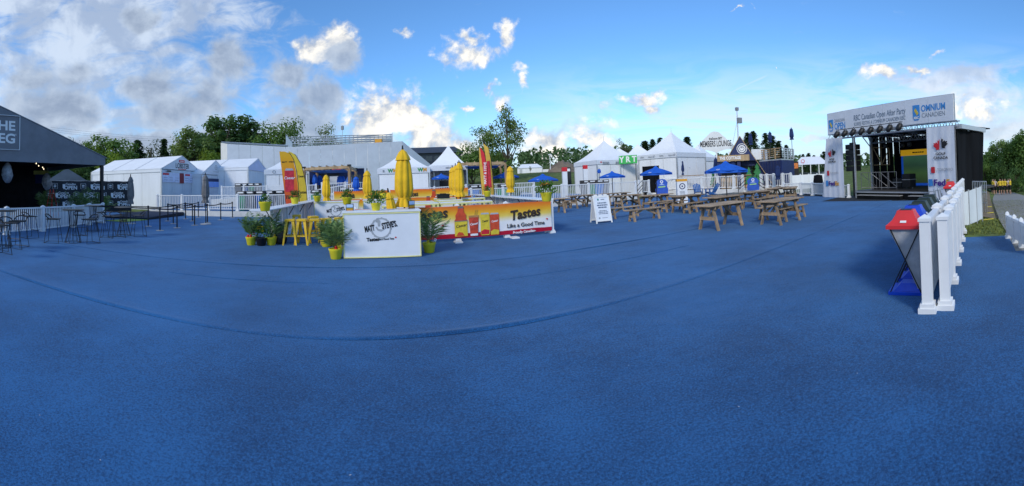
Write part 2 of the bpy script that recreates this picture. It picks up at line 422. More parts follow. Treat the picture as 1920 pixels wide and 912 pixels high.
# specks of paper and lint lying about
rnd = random.Random(21); m = MB()
for i in range(34):
    d = rnd.uniform(2.2, 9) ; a = rnd.uniform(-1.3, 1.0); p = Vector((d * math.sin(a), d * math.cos(a), .014)); r_ = rnd.uniform(.0025, .006); b = rnd.uniform(0, 6.28); u = Vector((math.cos(b), math.sin(b), .2)) * r_ * rnd.uniform(1, 2.2); v = Vector((-math.sin(b), math.cos(b), 0)) * r_ * .7
    m.quad(p - u, p - v, p + u, p + v)
tag(m.build('lint_specks', mat('paper_lint', (.5, .52, .54), .9)), 'tiny pale specks of lint scattered on the carpet', 'lint', kind='stuff')
# footpath running away on the right, with the bare strip beside it
L_ = [GT(x, y) for x, y in ((1905, 475), (1887, 439), (1872, 412), (1866, 395), (1862, 382), (1859, 371), (1857, 362))]
L_.append(L_[-1] + (L_[-1] - L_[-2]).normalized() * 16)
m = MB(); b_ = MB(); e_ = MB()
for i in range(len(L_) - 1):
    for sub in range(6):
        t0, t1 = sub / 6, (sub + 1) / 6
        q0, q1 = L_[i].lerp(L_[i + 1], t0), L_[i].lerp(L_[i + 1], t1)
        def off(p, q, w, lift):
            dd = (L_[min(i + 1, len(L_) - 1)] - L_[max(i - 1, 0)]).normalized(); nn = Vector((dd.y, -dd.x, 0)); v = p + nn * w
            return Vector((v.x, v.y, TZ(v.x, v.y) + lift))
        for w0, w1 in ((0, .5), (.5, 1.0), (1.0, 1.6), (1.6, 2.3), (2.3, 3.0)):
            m.quad(off(q0, q1, w0, .035), off(q0, q1, w1, .035), off(q1, q0, w1, .035), off(q1, q0, w0, .035))
        if 1 < i < len(L_) - 2:
            wl = 0.75 + .2 * mnoise.noise(q0)
            b_.quad(off(q0, q1, -wl, .02), off(q0, q1, -.05, .02), off(q1, q0, -.05, .02), off(q1, q0, -wl, .02))
            e_.quad(off(q0, q1, -.07, .03), off(q0, q1, .02, .045), off(q1, q0, .02, .045), off(q1, q0, -.07, .03))
tag(m.build('footpath', M_ASPH), kind='structure'); tag(b_.build('dirt_strip', M_DIRT), kind='structure')
tag(e_.build('path_edge', mat('path_edge_dark', (0.04, 0.036, 0.03), .95)), kind='structure')
# short grass between carpet and path
M_BLADE = mat('grass_blades', (0.165, 0.190, 0.050), 0.9, 0.45, 3.0, spec=0.1)
m = MB(); rnd = random.Random(3)
for i in range(9000):
    x = rnd.uniform(1800, 1918); y = 352 + (rnd.random() ** 0.6) * 92
    p = GT(x, min(y, 441)) if False else at(x, hy(x), rnd.uniform(8.75, 26)); p.z = TZ(p.x, p.y)
    d = math.hypot(p.x, p.y)
    if p.x < 8.15: continue
    a = rnd.uniform(0, 6.28); h = rnd.uniform(.03, .075); w = .006 + d * .0006
    c_, s_ = math.cos(a) * w, math.sin(a) * w
    m.add([(p.x - c_, p.y - s_, p.z), (p.x + c_, p.y + s_, p.z), (p.x + s_ * 3, p.y - c_ * 3, p.z + h)], [(0, 1, 2)])
tag(m.build('grass', M_BLADE), 'short worn grass between the carpet and the footpath', 'grass', kind='stuff')
# raised platform along the back with its white fascia
M_WHITE = mat('white_vinyl', (0.78, 0.79, 0.80), 0.45, 0.03, 3, spec=0.4, dirt=0.06)
M_FASC = mat('white_fascia_board', (0.66, 0.65, 0.62), 0.6, 0.08, 2, dirt=0.25)
pf = bpy.data.objects.new('platform', None); col.objects.link(pf); tag(pf, 'raised back platform with white fascia and blue carpet top', kind='structure')
PN, PZ = 21.9, 0.35
MB().slab([SN(-15.6, PN), SN(17.4, PN), SN(17.4, 46), SN(-24, 46), SN(-24, 30), SN(-15.6, 30)], 0.0, PZ - .006).build('deck', M_CARPET, pf)
for i in range(18):
    a = -15.6 + i * 33.0 / 18
    MB().bar(SN(a + .01, PN - .02, PZ / 2), SN(a + 33.0 / 18 - .01, PN - .02, PZ / 2), 0.03, PZ - .01).build('fascia_board', M_FASC, pf)
# ---------------------------------------------------------------- railings
M_BLACKM = mat('black_steel', (0.012, 0.013, 0.015), 0.45, 0.2, spec=0.4)
M_GREYCONC = mat('grey_base', (0.42, 0.42, 0.42), 0.8, 0.1)
def post_mesh(h, w):
    m = MB(); m.box((0, 0, h / 2 - .02), (w, w, h - .04))
    m.box((0, 0, h - .03), (w * 1.22, w * 1.22, .035))
    a = w * .61; m.add([(-a, -a, h - .012), (a, -a, h - .012), (a, a, h - .012), (-a, a, h - .012), (0, 0, h + .03)], [(0, 1, 4), (1, 2, 4), (2, 3, 4), (3, 0, 4)])
    m.box((0, 0, .03), (w * 1.75, w * 1.75, .06)); m.box((0, 0, .08), (w * 1.4, w * 1.4, .05))
    return m.mesh('post', M_WHITE)
PM = {}
def railing(name, label, pts, h=1.02, post=0.11, singles=False, gap=0.115, bot=0.10, cat='railing', group=None, bal=0.032, solid=False):
    """posts at pts; between them top rail, bottom rail and balusters"""
    pts = [Vector(p) for p in pts]; o0 = pts[0]
    t = thing(name, label, cat, o0, 0, group)
    k = (round(h, 2), post)
    if k not in PM: PM[k] = post_mesh(h + .04, post)
    for p in pts: part('post', PM[k], t, p - o0, (0, 0, SA))
    bm_ = {}
    for a, b in zip(pts, pts[1:]):
        a, b = a - o0, b - o0; d = (b - a); L = d.length; u = d.normalized()
        if L < .2: continue
        up = Vector((0, 0, 1)); s0, s1 = a + u * (post / 2), b - u * (post / 2)
        MB().bar(s0 + up * (h - .035), s1 + up * (h - .035), .085, .055).build('top_rail', M_WHITE, t)
        MB().bar(s0 + up * (bot + .025), s1 + up * (bot + .025), .05, .05).build('bottom_rail', M_WHITE, t)
        n = max(2, int((L - post) / gap)); rz = math.atan2(u.y, u.x)
        z0, z1 = bot + .05, h - .0625
        if solid:
            MB().bar(s0 + up * ((z0 + z1) / 2), s1 + up * ((z0 + z1) / 2), .012, z1 - z0).build('panel', M_WHITE, t)
        elif singles:
            if 'b' not in bm_: bm_['b'] = MB().span((-bal / 2, -bal / 2, z0), (bal / 2, bal / 2, z1)).mesh('baluster', M_WHITE)
            for i in range(n): part('baluster', bm_['b'], t, s0 + (s1 - s0) * ((i + .5) / n), (0, 0, rz))
        else:
            m = MB()
            for i in range(n):
                c = s0 + (s1 - s0) * ((i + .5) / n); m.box((c.x, c.y, c.z + (z0 + z1) / 2), (bal, bal, z1 - z0), rz)
            tag(m.build('baluster_infill', M_WHITE, t), kind='stuff')
    return t
def line_pts(a, b, step):
    a, b = Vector(a), Vector(b); n = max(1, round((b - a).length / step)); return [a.lerp(b, i / n) for i in range(n + 1)]
# left railing round the black tent's patio
railing('white_railing', 'white picket railing in front of the black tent patio', [G(-60, 449), G(12, 441), G(80, 434.5), G(138, 427), G(166, 422.5)], 1.0, .12, True, .105)
railing('white_railing', 'short greyish white railing return beside the black tent corner post', [G(168, 421.5), G(193, 418.5)], 1.0, .12, True, .11)

# ---------------------------------------------------------------- black marquee on the left
M_DKTENT = mat('charcoal_tent_vinyl', (0.185, 0.192, 0.215), 0.55, 0.12, 1.2, 0.15, 5, spec=0.35)
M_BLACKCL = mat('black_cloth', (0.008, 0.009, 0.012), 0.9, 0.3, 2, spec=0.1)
M_LET_W = mat('white_lettering', (0.80, 0.80, 0.80), 0.6, 0.02)
C0 = Vector((-17.47, 9.44, 0)); e1a = math.atan2(-1, .06)
bt = thing('black_marquee', 'big charcoal gable tent with square white framed sign, open front', 'tent', C0, e1a)
# local: +x along the front to the left, -y = away (back), z up ; front plane y=0
EV, RK, PKX, PKZ, DEP = 3.02, 3.39, 7.6, 6.28, 7.6
g_ = [(0, EV), (2 * PKX, EV), (2 * PKX, RK), (PKX, PKZ), (0, RK)]
MB().prism(g_, -.03, .03).build('gable_front', M_DKTENT, bt)
MB().prism([(0, EV - .02), (2 * PKX, EV - .02), (2 * PKX, EV + .30), (0, EV + .30)], .03, .06).build('valance', M_DKTENT, bt)
rf = MB()
for sgn in (0, 1):
    a, b = ((-.1, RK - .02), (PKX, PKZ)) if sgn == 0 else ((2 * PKX + .1, RK - .02), (PKX, PKZ))
    rf.thick([(a[0], .05, a[1]), (b[0], .05, b[1]), (b[0], -DEP, b[1]), (a[0], -DEP, a[1])], (0, 0, .05))
rf.build('roof', M_DKTENT, bt)
MB().span((-.03, -DEP, EV), (.03, -.04, RK - .04)).build('side_valance', M_DKTENT, bt)
for x, y in ((0.1, -.12), (6.3, -.12), (0.1, -DEP + .1), (12.5, -.12)):
    MB().span((x - .075, y - .075, 0), (x + .075, y + .075, EV - .02)).build('column', M_BLACKM, bt)
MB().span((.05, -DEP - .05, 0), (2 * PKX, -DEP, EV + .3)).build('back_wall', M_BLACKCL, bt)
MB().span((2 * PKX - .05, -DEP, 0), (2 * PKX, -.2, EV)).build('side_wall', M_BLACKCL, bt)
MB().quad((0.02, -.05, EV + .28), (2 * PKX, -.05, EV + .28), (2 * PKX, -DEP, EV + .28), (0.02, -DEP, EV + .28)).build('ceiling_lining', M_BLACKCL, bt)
MB().cyl((.3, .02, .06), (.3, .02, .02), .16, .18, 12).build('weight_foot', M_GREYCONC, bt)
sg = MB()
x0, x1, zc, hh = 4.72, 6.42, 4.36, .80
for a, b in (((x0, zc - hh), (x1, zc - hh)), ((x1, zc - hh), (x1, zc + hh)), ((x1, zc + hh), (x0, zc + hh)), ((x0, zc + hh), (x0, zc - hh))):
    sg.bar((a[0], .05, a[1]), (b[0], .05, b[1]), .02, .10, up=(0, 1, 0))
sgo = sg.build('sign_frame', M_LET_W, bt)
text('THE', .62, sgo, ((x0 + x1) / 2, .045, zc + .30), M_LET_W, rot=(R(90), 0, R(180)), bold=.018, sx=1.12)
text('KEG', .62, sgo, ((x0 + x1) / 2, .045, zc - .30), M_LET_W, rot=(R(90), 0, R(180)), bold=.018, sx=1.12)
text('®', .14, sgo, (x0 + .2, .045, zc - .1), M_LET_W, rot=(R(90), 0, R(180)))
# bagged heaters hanging under the roof, bulbs, ladder
M_PLASTIC = mat('clear_plastic_wrap', (0.30, 0.33, 0.37), 0.25, 0.3, 5, 0.9, 12, spec=0.5, alpha=0.72)
def bagged(x, yt, yb, d, w, label):
    p = at(x, yt, d); q = at(x, yb, d); h = p.z - q.z
    t = thing('wrapped_heater', label, 'heater', (p.x, p.y, q.z))
    MB().lathe([(.02, 0), (w * .22, .04 * h), (w * .38, .16 * h), (w * .5, .38 * h), (w * .46, .6 * h), (w * .36, .85 * h), (w * .14, h)], 18, lambda a, k: 1 + .12 * math.sin(5 * a + 6 * k) + .07 * math.sin(9 * a - 3)).build('plastic_bag', M_PLASTIC, t, smooth=True)
    MB().cyl((0, 0, .2 * h), (0, 0, h * .9), w * .28, w * .2, 10).build('heater_body', mat('steel_dull', (.30, .31, .33), .4, .1, metal=.6), t)
    MB().cyl((0, 0, h * .88), (0, 0, h + .25), .02, .02, 6).build('hanger', M_BLACKM, t)
bagged(14, 305, 344, 18.2, .52, 'plastic wrapped heater hanging at the left edge of the black tent')
bagged(88, 325, 357, 21.5, .55, 'plastic wrapped heater hanging above the red ladder')
t = thing('string_lights', 'string of small warm bulbs under the black tent roof', 'lights', at(64, 302, 19.5))
pts = [at(x, y, 19.5) - t.location for x, y in ((60, 300), (68, 306.5), (72.5, 311), (80, 314), (82, 317), (90, 322))]
MB().tube(pts, .006, 4).build('cable', M_BLACKM, t)
bulb = MB().lathe([(.01, -.04), (.026, -.02), (.022, .015), (.01, .035)], 8).mesh('bulb', mat('lit_bulb', (1, .85, .6), .4, 0, emit=((1, .82, .55), 1.6)), True)
for p in pts[1:5]: part('bulb', bulb, t, p)
p = G(98, 397); t = thing('step_ladder', 'red step ladder standing inside the black tent', 'ladder', PD(97, 23.5), R(20))
MR = mat('red_fibreglass', (.55, .05, .035), .5, .1)
for sx_ in (-.25, .25):
    MB().bar((sx_, -.35, 0), (sx_ * .6, 0, 1.75), .06, .03).build('stile', MR, t); MB().bar((sx_, .4, 0), (sx_ * .6, 0, 1.75), .05, .03).build('rear_stile', MR, t)
rung = MB().box((0, 0, 0), (.4, .09, .03)).mesh('step', mat('aluminium', (.6, .6, .6), .4, .05, metal=.7))
for k in range(5): part('step', rung, t, (0, -.35 + .07 * (k + .6), .3 * (k + 1)))
tag(MB().bar(at(63, 324, 22), at(91, 323.5, 22), .1, .22).build('roof_beam', mat('olive_beam', (.22, .21, .03), .6)), 'olive yellow beam across the dark tent interior', 'beam')
tag(MB().span((0, 0, 0), (1.0, .06, .75)).build('television', mat('screen_blue', (.01, .03, .12), .3), loc=at(66, 344, 23), rz=R(20)), 'dark blue television hung inside the black tent', 'television')

# black banner wall with repeated event logos
M_BANNER = mat('black_banner_mesh', (0.028, 0.030, 0.036), 0.75, 0.25, 1.5, 0.3, 3)
A_, B_ = PD(62, 28.6), PD(246, 30.8); rzb = math.atan2((B_ - A_).y, (B_ - A_).x); LB = (B_ - A_).length
t = thing('banner_fence', 'tall black banner wall with rows of white event logos', 'banner', A_, rzb)
bw = MB(); nx = 40
for i in range(nx):
    xa, xb = LB * i / nx, LB * (i + 1) / nx
    ya, yb = .05 * math.sin(i * .9), .05 * math.sin((i + 1) * .9)
    bw.thick([(xa, ya, .05), (xb, yb, .05), (xb, yb, 2.42 + .02 * math.sin(i)), (xa, ya, 2.42 + .02 * math.sin(i))], (0, .01, 0))
bw.build('banner_cloth', M_BANNER, t, smooth=True)
for i in range(6): MB().cyl((LB * i / 5, .12, 0), (LB * i / 5, .12, 2.45), .03, .03, 6).build('fence_post', M_GREYCONC, t)
MB().cyl((0, .12, 2.44), (LB, .12, 2.44), .02, .02, 6).build('top_tube', M_GREYCONC, t)
ic = MB()
for a, b in (((-.2, -.2), (.2, -.2)), ((.2, -.2), (.2, .2)), ((.2, .2), (-.2, .2)), ((-.2, .2), (-.2, -.2))): ic.bar((a[0], 0, a[1]), (b[0], 0, b[1]), .012, .05, up=(0, 1, 0))
ic.box((0, 0, .07), (.2, .012, .06)); ic.box((0, 0, -.05), (.2, .012, .06))
icm = ic.mesh('square_logo', M_LET_W)
sh = MB().prism([(-.1, .2), (-.1, -.06), (0, -.2), (.1, -.06), (.1, .2)][::-1], -.006, .006).mesh('shield_logo', M_LET_W)
for r_, zz in enumerate((2.02, 1.36, .68)):
    for k in range(9):
        x = .55 + k * 1.12 + (r_ % 2) * .56
        if x > LB - .5: continue
        if (k + r_) % 2:
            part('square_logo', icm, t, (x, -.075, zz))
        else:
            part('shield_logo', sh, t, (x - .42, -.075, zz - .05))
            text('OPEN', .40, t, (x + .12, -.07, zz - .13), M_LET_W, bold=.012); text('Canadian', .22, t, (x + .12, -.07, zz + .15), M_LET_W, bold=.004)

# a dark roof of another tent beyond the banner
t = thing('dark_canopy', 'dark grey low gable tent roof behind the black banner wall', 'tent', PD(128, 44))
rf = MB(); rz = R(25)
rf.prism([(-2.6, 2.3), (2.6, 2.3), (2.6, 2.6), (0, 4.2), (-2.6, 2.6)], -1.8, 1.8); rf.build('canopy', M_DKTENT, t, rz=R(62))
for sx_ in (-2.4, 2.4):
    for sy_ in (-1.6, 1.6): MB().cyl((sx_, sy_, 0), (sx_, sy_, 2.4), .05).build('leg', M_BLACKM, t, rz=R(62))

# ---------------------------------------------------------------- wire bar stools and tall tables
M_DKSEAT = mat('black_seat', (0.018, 0.019, 0.021), 0.5, 0.15)
def stool(loc, rz, label, first=[None]):
    if first[0] is not None: return dup(first[0], loc, rz, label)
    t = thing('wire_bar_stool', label, 'stool', loc, rz, 'black wire bar stools on the patio')
    m = MB(); N = 9
    for i in range(N):
        for j in range(N): pass
    m.slab([(-.2, -.2), (.2, -.2), (.22, .12), (.15, .21), (-.15, .21), (-.22, .12)], .735, .765); m.build('seat', M_DKSEAT, t, bev=.008)
    b = MB(); b.tube([(-.21, .1, .77), (-.2, .2, .86), (-.1, .25, .90), (.1, .25, .90), (.2, .2, .86), (.21, .1, .77)], .018, 6); b.build('back_rest', M_DKSEAT, t, smooth=True)
    for s in (-1, 1):
        MB().tube([(s * .15, -.15, .735), (s * .25, -.24, .01), (s * .25, .24, .01), (s * .15, .15, .735)], .0095, 5).build('sled_leg', M_BLACKM, t)
    MB().tube([(-.225, -.215, .26), (.225, -.215, .26)], .009, 5).build('foot_rest', M_BLACKM, t)
    MB().tube([(-.25, .24, .012), (.25, .24, .012)], .009, 5).build('stretcher', M_BLACKM, t)
    first[0] = reg(t); return t
def tall_table(loc, rz, label, first=[None]):
    if first[0] is not None: return dup(first[0], loc, rz, label)
    t = thing('tall_table', label, 'table', loc, rz, 'round bar tables on the patio')
    MB().cyl((0, 0, 1.03), (0, 0, 1.06), .36, .36, 28).build('table_top', mat('dark_table_top', (.05, .048, .046), .35, .2, 3), t, bev=.004)
    for k in range(12):
        a = k * math.pi / 6
        MB().tube([(.27 * math.cos(a), .27 * math.sin(a), .012), (.12 * math.cos(a), .12 * math.sin(a), .55), (.16 * math.cos(a), .16 * math.sin(a), 1.03)], .007, 4).build('rod', M_BLACKM, t)
    MB().tube([(.27 * math.cos(a), .27 * math.sin(a), .012) for a in (i * math.pi / 9 for i in range(18))], .009, 5, True).build('base_ring', M_BLACKM, t)
    MB().tube([(.122 * math.cos(a), .122 * math.sin(a), .55) for a in (i * math.pi / 9 for i in range(18))], .007, 5, True).build('waist_ring', M_BLACKM, t)
    first[0] = reg(t); return t
tall_table(G(6, 462), 0, 'round black bar table at the left edge of the frame')
tall_table(G(137, 455), .2, 'round black bar table before the middle of the white patio railing')
tall_table(G(174, 434), .4, 'farther round bar table close to the end of the white patio railing')
tall_table(G(232, 442), .6, 'round bar table right of the black tent corner, before the rope queue')
for x, y, a, l in ((18, 469, 40, 'black wire stool with crossed sled legs, left one in front of the edge table'), (33, 463, -35, 'black wire stool right of the bar table at the frame edge'),
                   (55, 446, 120, 'black wire stool standing alone close to the white railing'), (100, 455, 75, 'black wire stool left of the middle bar table'),
                   (168, 456, -60, 'black wire stool in front right of the middle bar table'), (150, 441, 170, 'black wire stool behind the middle bar table'),
                   (190, 432, -80, 'black wire stool right of the farther bar table'), (203, 445, 80, 'black wire stool left of the table before the rope queue'),
                   (219, 446, 20, 'black wire stool nearest the camera at the table before the queue'), (260, 443, -75, 'black wire stool right of the table before the rope queue'),
                   (-2, 478, 30, 'black wire stool cut off by the left frame edge')):
    p = G(x, y); stool(p, math.atan2(p.y, p.x) - R(90) + R(a), l)

# ---------------------------------------------------------------- rope queue posts
posts = [(300,433),(278,425),(315,415),(325,420),(332,428),(348,411),(361,415),(365,423),(372,408),(389,418),(414,413),(436,409)]
lab = ['nearest stanchion of the belt queue', 'leftmost stanchion of the belt queue', 'stanchion in front of the dark ramp, left of two', 'stanchion in front of the dark ramp, right of two',
       'second nearest stanchion of the belt queue', 'stanchion at the right end of the dark ramp', 'stanchion just past the end of the dark ramp', 'stanchion left of the closed grey umbrella base',
       'farthest stanchion of the belt queue', 'stanchion beside the closed grey umbrella pole', 'second stanchion from the right end of the queue', 'rightmost stanchion of the belt queue']
M_CHROME = mat('base_plate_grey', (.30, .30, .30), .4, .1, metal=.5)
sp = None; PP = []
for (x, y), l in zip(posts, lab):
    p = G(x, y); PP.append(p)
    if sp is None:
        sp = thing('stanchion', 'black ' + l, 'stanchion', p, 0, 'belt queue stanchions')
        MB().lathe([(.17, 0), (.17, .015), (.03, .035)], 18).build('base_plate', M_CHROME, sp)
        MB().cyl((0, 0, .02), (0, 0, .96), .03, .03, 10).build('pole', M_BLACKM, sp); MB().cyl((0, 0, .86), (0, 0, .97), .042, .042, 10).build('belt_head', M_BLACKM, sp); reg(sp)
    else: dup(sp, p, 0, 'black ' + l)
M_BELT = mat('black_belt', (.012, .012, .014), .7)
for i, (a, b) in enumerate(((0, 4), (4, 7), (7, 9), (9, 10), (10, 11), (1, 3), (3, 6), (2, 5), (5, 8))):
    A, B = PP[a] + Vector((0, 0, .91)), PP[b] + Vector((0, 0, .91)); q = [A.lerp(B, k / 6) - Vector((0, 0, .05 * math.sin(math.pi * k / 6))) for k in range(7)]
    m = MB(); o0 = A.copy()
    for u, v in zip(q, q[1:]): m.bar(u - o0, v - o0, .004, .05)
    tag(m.build('queue_belt', M_BELT, loc=o0), 'black queue belt starting at the ' + ' '.join(lab[a].split()[:11]), 'belt', 'queue belts')
A = PP[1] + Vector((0, 0, .91)); B = G(150, 421) + Vector((0, 0, .95)); m = MB(); m.bar((0, 0, 0), B - A, .004, .05)
tag(m.build('queue_belt', M_BELT, loc=A), 'black belt running left from the queue to the railing', 'belt', 'queue belts')
A = PP[0] + Vector((0, 0, .91)); B = G(172, 421) + Vector((0, 0, .9)); m = MB(); m.bar((0, 0, 0), B - A, .004, .05)
tag(m.build('queue_belt', M_BELT, loc=A), 'lower black belt running left behind the bar table', 'belt', 'queue belts')
# low dark ramp with a lime mat
a, b = G(275, 413), G(354, 403.5); t = thing('low_ramp', 'low dark blue carpeted ramp behind the rope queue', 'ramp', a, math.atan2((b - a).y, (b - a).x))
LR = (b - a).length
M_NAVYC = mat('navy_carpet', (.012, .025, .06), .95, .2, 40)
MB().prism([(0, 0.012), (LR, 0.012), (LR, .26), (0, .12)], .02, 3.2).build('ramp_body', M_NAVYC, t)
MB().bar((0, 0, .06), (LR, 0, .13), .03, .1).build('front_edge', mat('ramp_edge', (.02, .022, .026), .7), t)
tag(MB().slab([(-.02, -.1), (-1.9, .1), (-1.9, 1.5), (-.02, 1.2)], .012, .03).build('lime_mat', mat('lime_turf', (.30, .42, .07), .9, .2, 30), loc=a, rz=math.atan2((b - a).y, (b - a).x)), 'lime green turf mat beside the low dark ramp', 'mat')
# closed grey umbrellas
def closed_umbrella(name, label, loc, top, bot, w, m_, group, pole_m=None, base=True, lean=None, bands=0, z0=0.0):
    t = thing(name, label, 'umbrella', loc, random.uniform(0, 6), group)
    H = top; L = top - bot
    prof = [(w * .26, bot + .03), (w * .50, bot), (w * .47, bot + .06 * L), (w * .36, bot + .13 * L), (w * .34, bot + .155 * L), (w * .44, bot + .20 * L), (w * .53, bot + .30 * L), (w * .50, bot + .50 * L), (w * .42, bot + .72 * L), (w * .35, bot + .795 * L), (w * .44, bot + .80 * L), (w * .38, bot + .86 * L), (w * .22, bot + .945 * L), (w * .05, top - .02)]
    rr = random.uniform(0, 6)
    MB().lathe(prof, 48, lambda a, k: 1 + (.30 * abs(math.sin(4 * a + rr + .6 * math.sin(5 * k))) - .16 + .09 * math.sin(3 * a + 5 * k + rr)) * (1 - .55 * k)).build('canopy', m_, t, smooth=True)
    MB().cyl((0, 0, top - .03), (0, 0, top + .09), .03, .018, 8).build('finial', M_BLACKM, t)
    MB().cyl((0, 0, z0), (0, 0, bot + .3), .025, .025, 8).build('pole', pole_m or M_BLACKM, t)
    MB().lathe([(w * .39, bot + .135 * L), (w * .41, bot + .145 * L), (w * .39, bot + .155 * L)], 24, cap=False).build('tie_strap', m_, t)
    if base: MB().lathe([(.27, z0), (.27, z0 + .03), (.05, z0 + .06)], 20).build('base', M_GREYCONC, t)
    return t
M_GREYUMB = mat('grey_umbrella_cloth', (.16, .155, .155), .85, .2, 4, .4, 20)
p = G(245, 420); closed_umbrella('closed_umbrella', 'closed grey umbrella beside the black banner wall', p, zat(245, 330, 19.2), zat(245, 383, 19.2), .32, M_GREYUMB, 'closed grey umbrellas')
p = G(386, 421); closed_umbrella('closed_umbrella', 'closed grey umbrella in front of the two small white tents', p, zat(384, 327, 18.6), zat(384, 381, 18.6), .34, M_GREYUMB, 'closed grey umbrellas')
# ---------------------------------------------------------------- drinks compound: bar boxes, banner fence, counters
M_BARW = mat('white_bar_panel', (.74, .76, .79), .35, .03, 2, spec=.4, dirt=.04)
M_PALEY = mat('pale_yellow_trim', (.78, .74, .30), .5, .05)
M_YEL = mat('yellow_paint', (.80, .50, .018), .38, .08, 4, spec=.5)
M_YELP = mat('yellow_pot', (.78, .66, .03), .4, .06)
M_INK = mat('black_ink', (.012, .012, .014), .6)
M_RING = mat('grey_print', (.36, .38, .40), .6)
M_RED = mat('red_print', (.60, .02, .03), .6)
LEAF = [(0, 1), (.10, .72), (.27, .80), (.22, .42), (.45, .62), (.52, .48), (.80, .52), (.70, .30), (.86, .20), (.45, -.12), (.50, -.30), (.06, -.24), (.04, -.62), (-.04, -.62), (-.06, -.24), (-.50, -.30), (-.45, -.12), (-.86, .20), (-.70, .30), (-.80, .52), (-.52, .48), (-.45, .62), (-.22, .42), (-.27, .80), (-.10, .72)]
def leaf_print(parent, x, z, y, s, m=None, name='maple_leaf_print'):
    return MB().prism([(x + a * s, z + b * s) for a, b in LEAF][::-1], y - .002, y).build(name, m or M_RED, parent)
def on_n(x, y, n):
    """pixel to (s, z) on the upright plane at lot coordinate n"""
    r = ray(x, y); k = n / (r.x * EN.x + r.y * EN.y); p = r * k
    return p.x * ES.x + p.y * ES.y, CAMH + p.z
def dashes(parent, x, y, z, w, h, m, rows=1, gap=.1, seed=0, name='print_line'):
    rnd = random.Random(seed)
    for r_ in range(rows):
        a = x - w / 2 * rnd.uniform(.75, 1)
        e = 2 * x - a
        while a < e - w * .04:
            b = min(e, a + w * rnd.uniform(.10, .28)); MB().span((a, y - .002, z - r_ * gap - h / 2), (b - w * .03, y, z - r_ * gap + h / 2)).build(name, m, parent); a = b
def ring_print(parent, x, z, y, r0, r1, m, name='ring_print'):
    mb = MB(); N = 40
    for i in range(N):
        a, b = 2 * math.pi * i / N, 2 * math.pi * (i + 1) / N
        w = r1 + .008 * math.sin(i * 2.3)
        mb.prism([(x + r0 * math.cos(a), z + r0 * math.sin(a)), (x + w * math.cos(a), z + w * math.sin(a)), (x + w * math.cos(b), z + w * math.sin(b)), (x + r0 * math.cos(b), z + r0 * math.sin(b))], y - .002, y)
    return mb.build(name, m, parent)
def bar_box(s0, s1, n, label):
    L = s1 - s0; D_ = .66
    t = thing('bar_counter', label, 'bar counter', SN(s0, n), SA, 'white bar counters with yellow trim')
    MB().span((.02, 0, .03), (L - .02, .02, 1.05)).build('front_panel', M_BARW, t)
    for x in (0.02, L - .04): MB().span((x, .022, .03), (x + .02, D_, 1.05)).build('side_panel', M_BARW, t)
    MB().span((-.02, -.02, 1.06), (L + .02, D_ + .04, 1.10)).build('counter_top', M_BARW, t, bev=.006)
    MB().span((.03, .03, .45), (L - .05, D_ - .02, .47)).build('shelf', M_BARW, t)
    for a, b in (((0, -.012, .02), (.022, .008, 1.06)), ((L - .022, -.012, .02), (L, .008, 1.06)), ((.024, -.012, .02), (L - .024, .008, .042)), ((.024, -.014, 1.028), (L - .024, .006, 1.058))):
        MB().span(a, b).build('trim', M_PALEY, t)
    for x in (.15, L - .15): MB().cyl((x, .1, 0), (x, .1, .03), .03).build('foot', M_WHITE, t)
    cx = L * .5
    ring_print(t, L * .49, .70, -.003, .205, .245, M_RING); cx = L * .49 + .02
    # the pale emblem inside the ring: a small raised hand over a bowl
    mb = MB()
    mb.prism([(cx - .14, .84), (cx - .10, .83), (cx - .09, .74), (cx - .04, .74), (cx - .03, .86), (cx - .06, .90), (cx - .10, .895), (cx - .14, .90)][::-1], -.005, -.003)
    mb.prism([(cx - .15, .72), (cx - .10, .64), (cx - .02, .62), (cx + .05, .66), (cx + .08, .69), (cx + .0, .67), (cx - .08, .68), (cx - .12, .74)], -.005, -.003)
    mb.build('emblem_print', M_RING, t)
    text('MATT', .185, t, (L * .342, -.006, .69), M_INK, rot=(R(90), R(-9), 0), bold=.008, fit=.235, depth=.002)
    text("STEVE'S.", .185, t, (L * .60, -.006, .765), M_INK, rot=(R(90), R(-9), 0), bold=.008, fit=.36, depth=.002)
    text('Tastes', .11, t, (L * .38, -.006, .44), M_INK, rot=(R(90), R(-2), 0), bold=.005, depth=.002)
    text('Like a Good Time', .065, t, (L * .55, -.006, .445), M_INK, rot=(R(90), R(-2), 0), bold=.0015, fit=.37, depth=.002)
    leaf_print(t, L * .55 + .225, .47, -.006, .03)
    return t
bar_box(-.978, .822, 8.81, 'white bar counter with pale yellow trim nearest the camera')
bar_box(-3.0, -1.1, 16.0, 'white bar counter behind the yellow stools, partly hidden by palms')
bar_box(-.95, .85, 16.9, 'white bar counter farther back behind the yellow flowers')
# --- banner fence
ORB = [(0, (.42, .006, .03)), (.125, (.42, .006, .03)), (.14, (.80, .78, .80)), (.42, (.83, .82, .80)), (.60, (.80, .60, .12)), (.74, (.80, .44, .03)), (.88, (.80, .26, .02)), (1, (.78, .15, .03))]
def cloth(L, z0, z1, amp, seed, nx=60, nz=8, sag=.03, corner=0.0):
    m = MB(); vs = []
    for i in range(nx + 1):
        for j in range(nz + 1):
            x = L * i / nx; k = j / nz
            y = amp * (mnoise.noise(Vector((x * 2.4 + k * 1.5, k * .9, seed))) + .6 * mnoise.noise(Vector((x * 6 - k * 3, k * 2, seed + 3))))
            vs.append((x, y, z0 + (z1 - z0) * k - sag * k * abs(math.sin(math.pi * x / 1.7)) * .5))
    m.add(vs, [(i * (nz + 1) + j, (i + 1) * (nz + 1) + j, (i + 1) * (nz + 1) + j + 1, i * (nz + 1) + j + 1) for i in range(nx) for j in range(nz)])
    return m
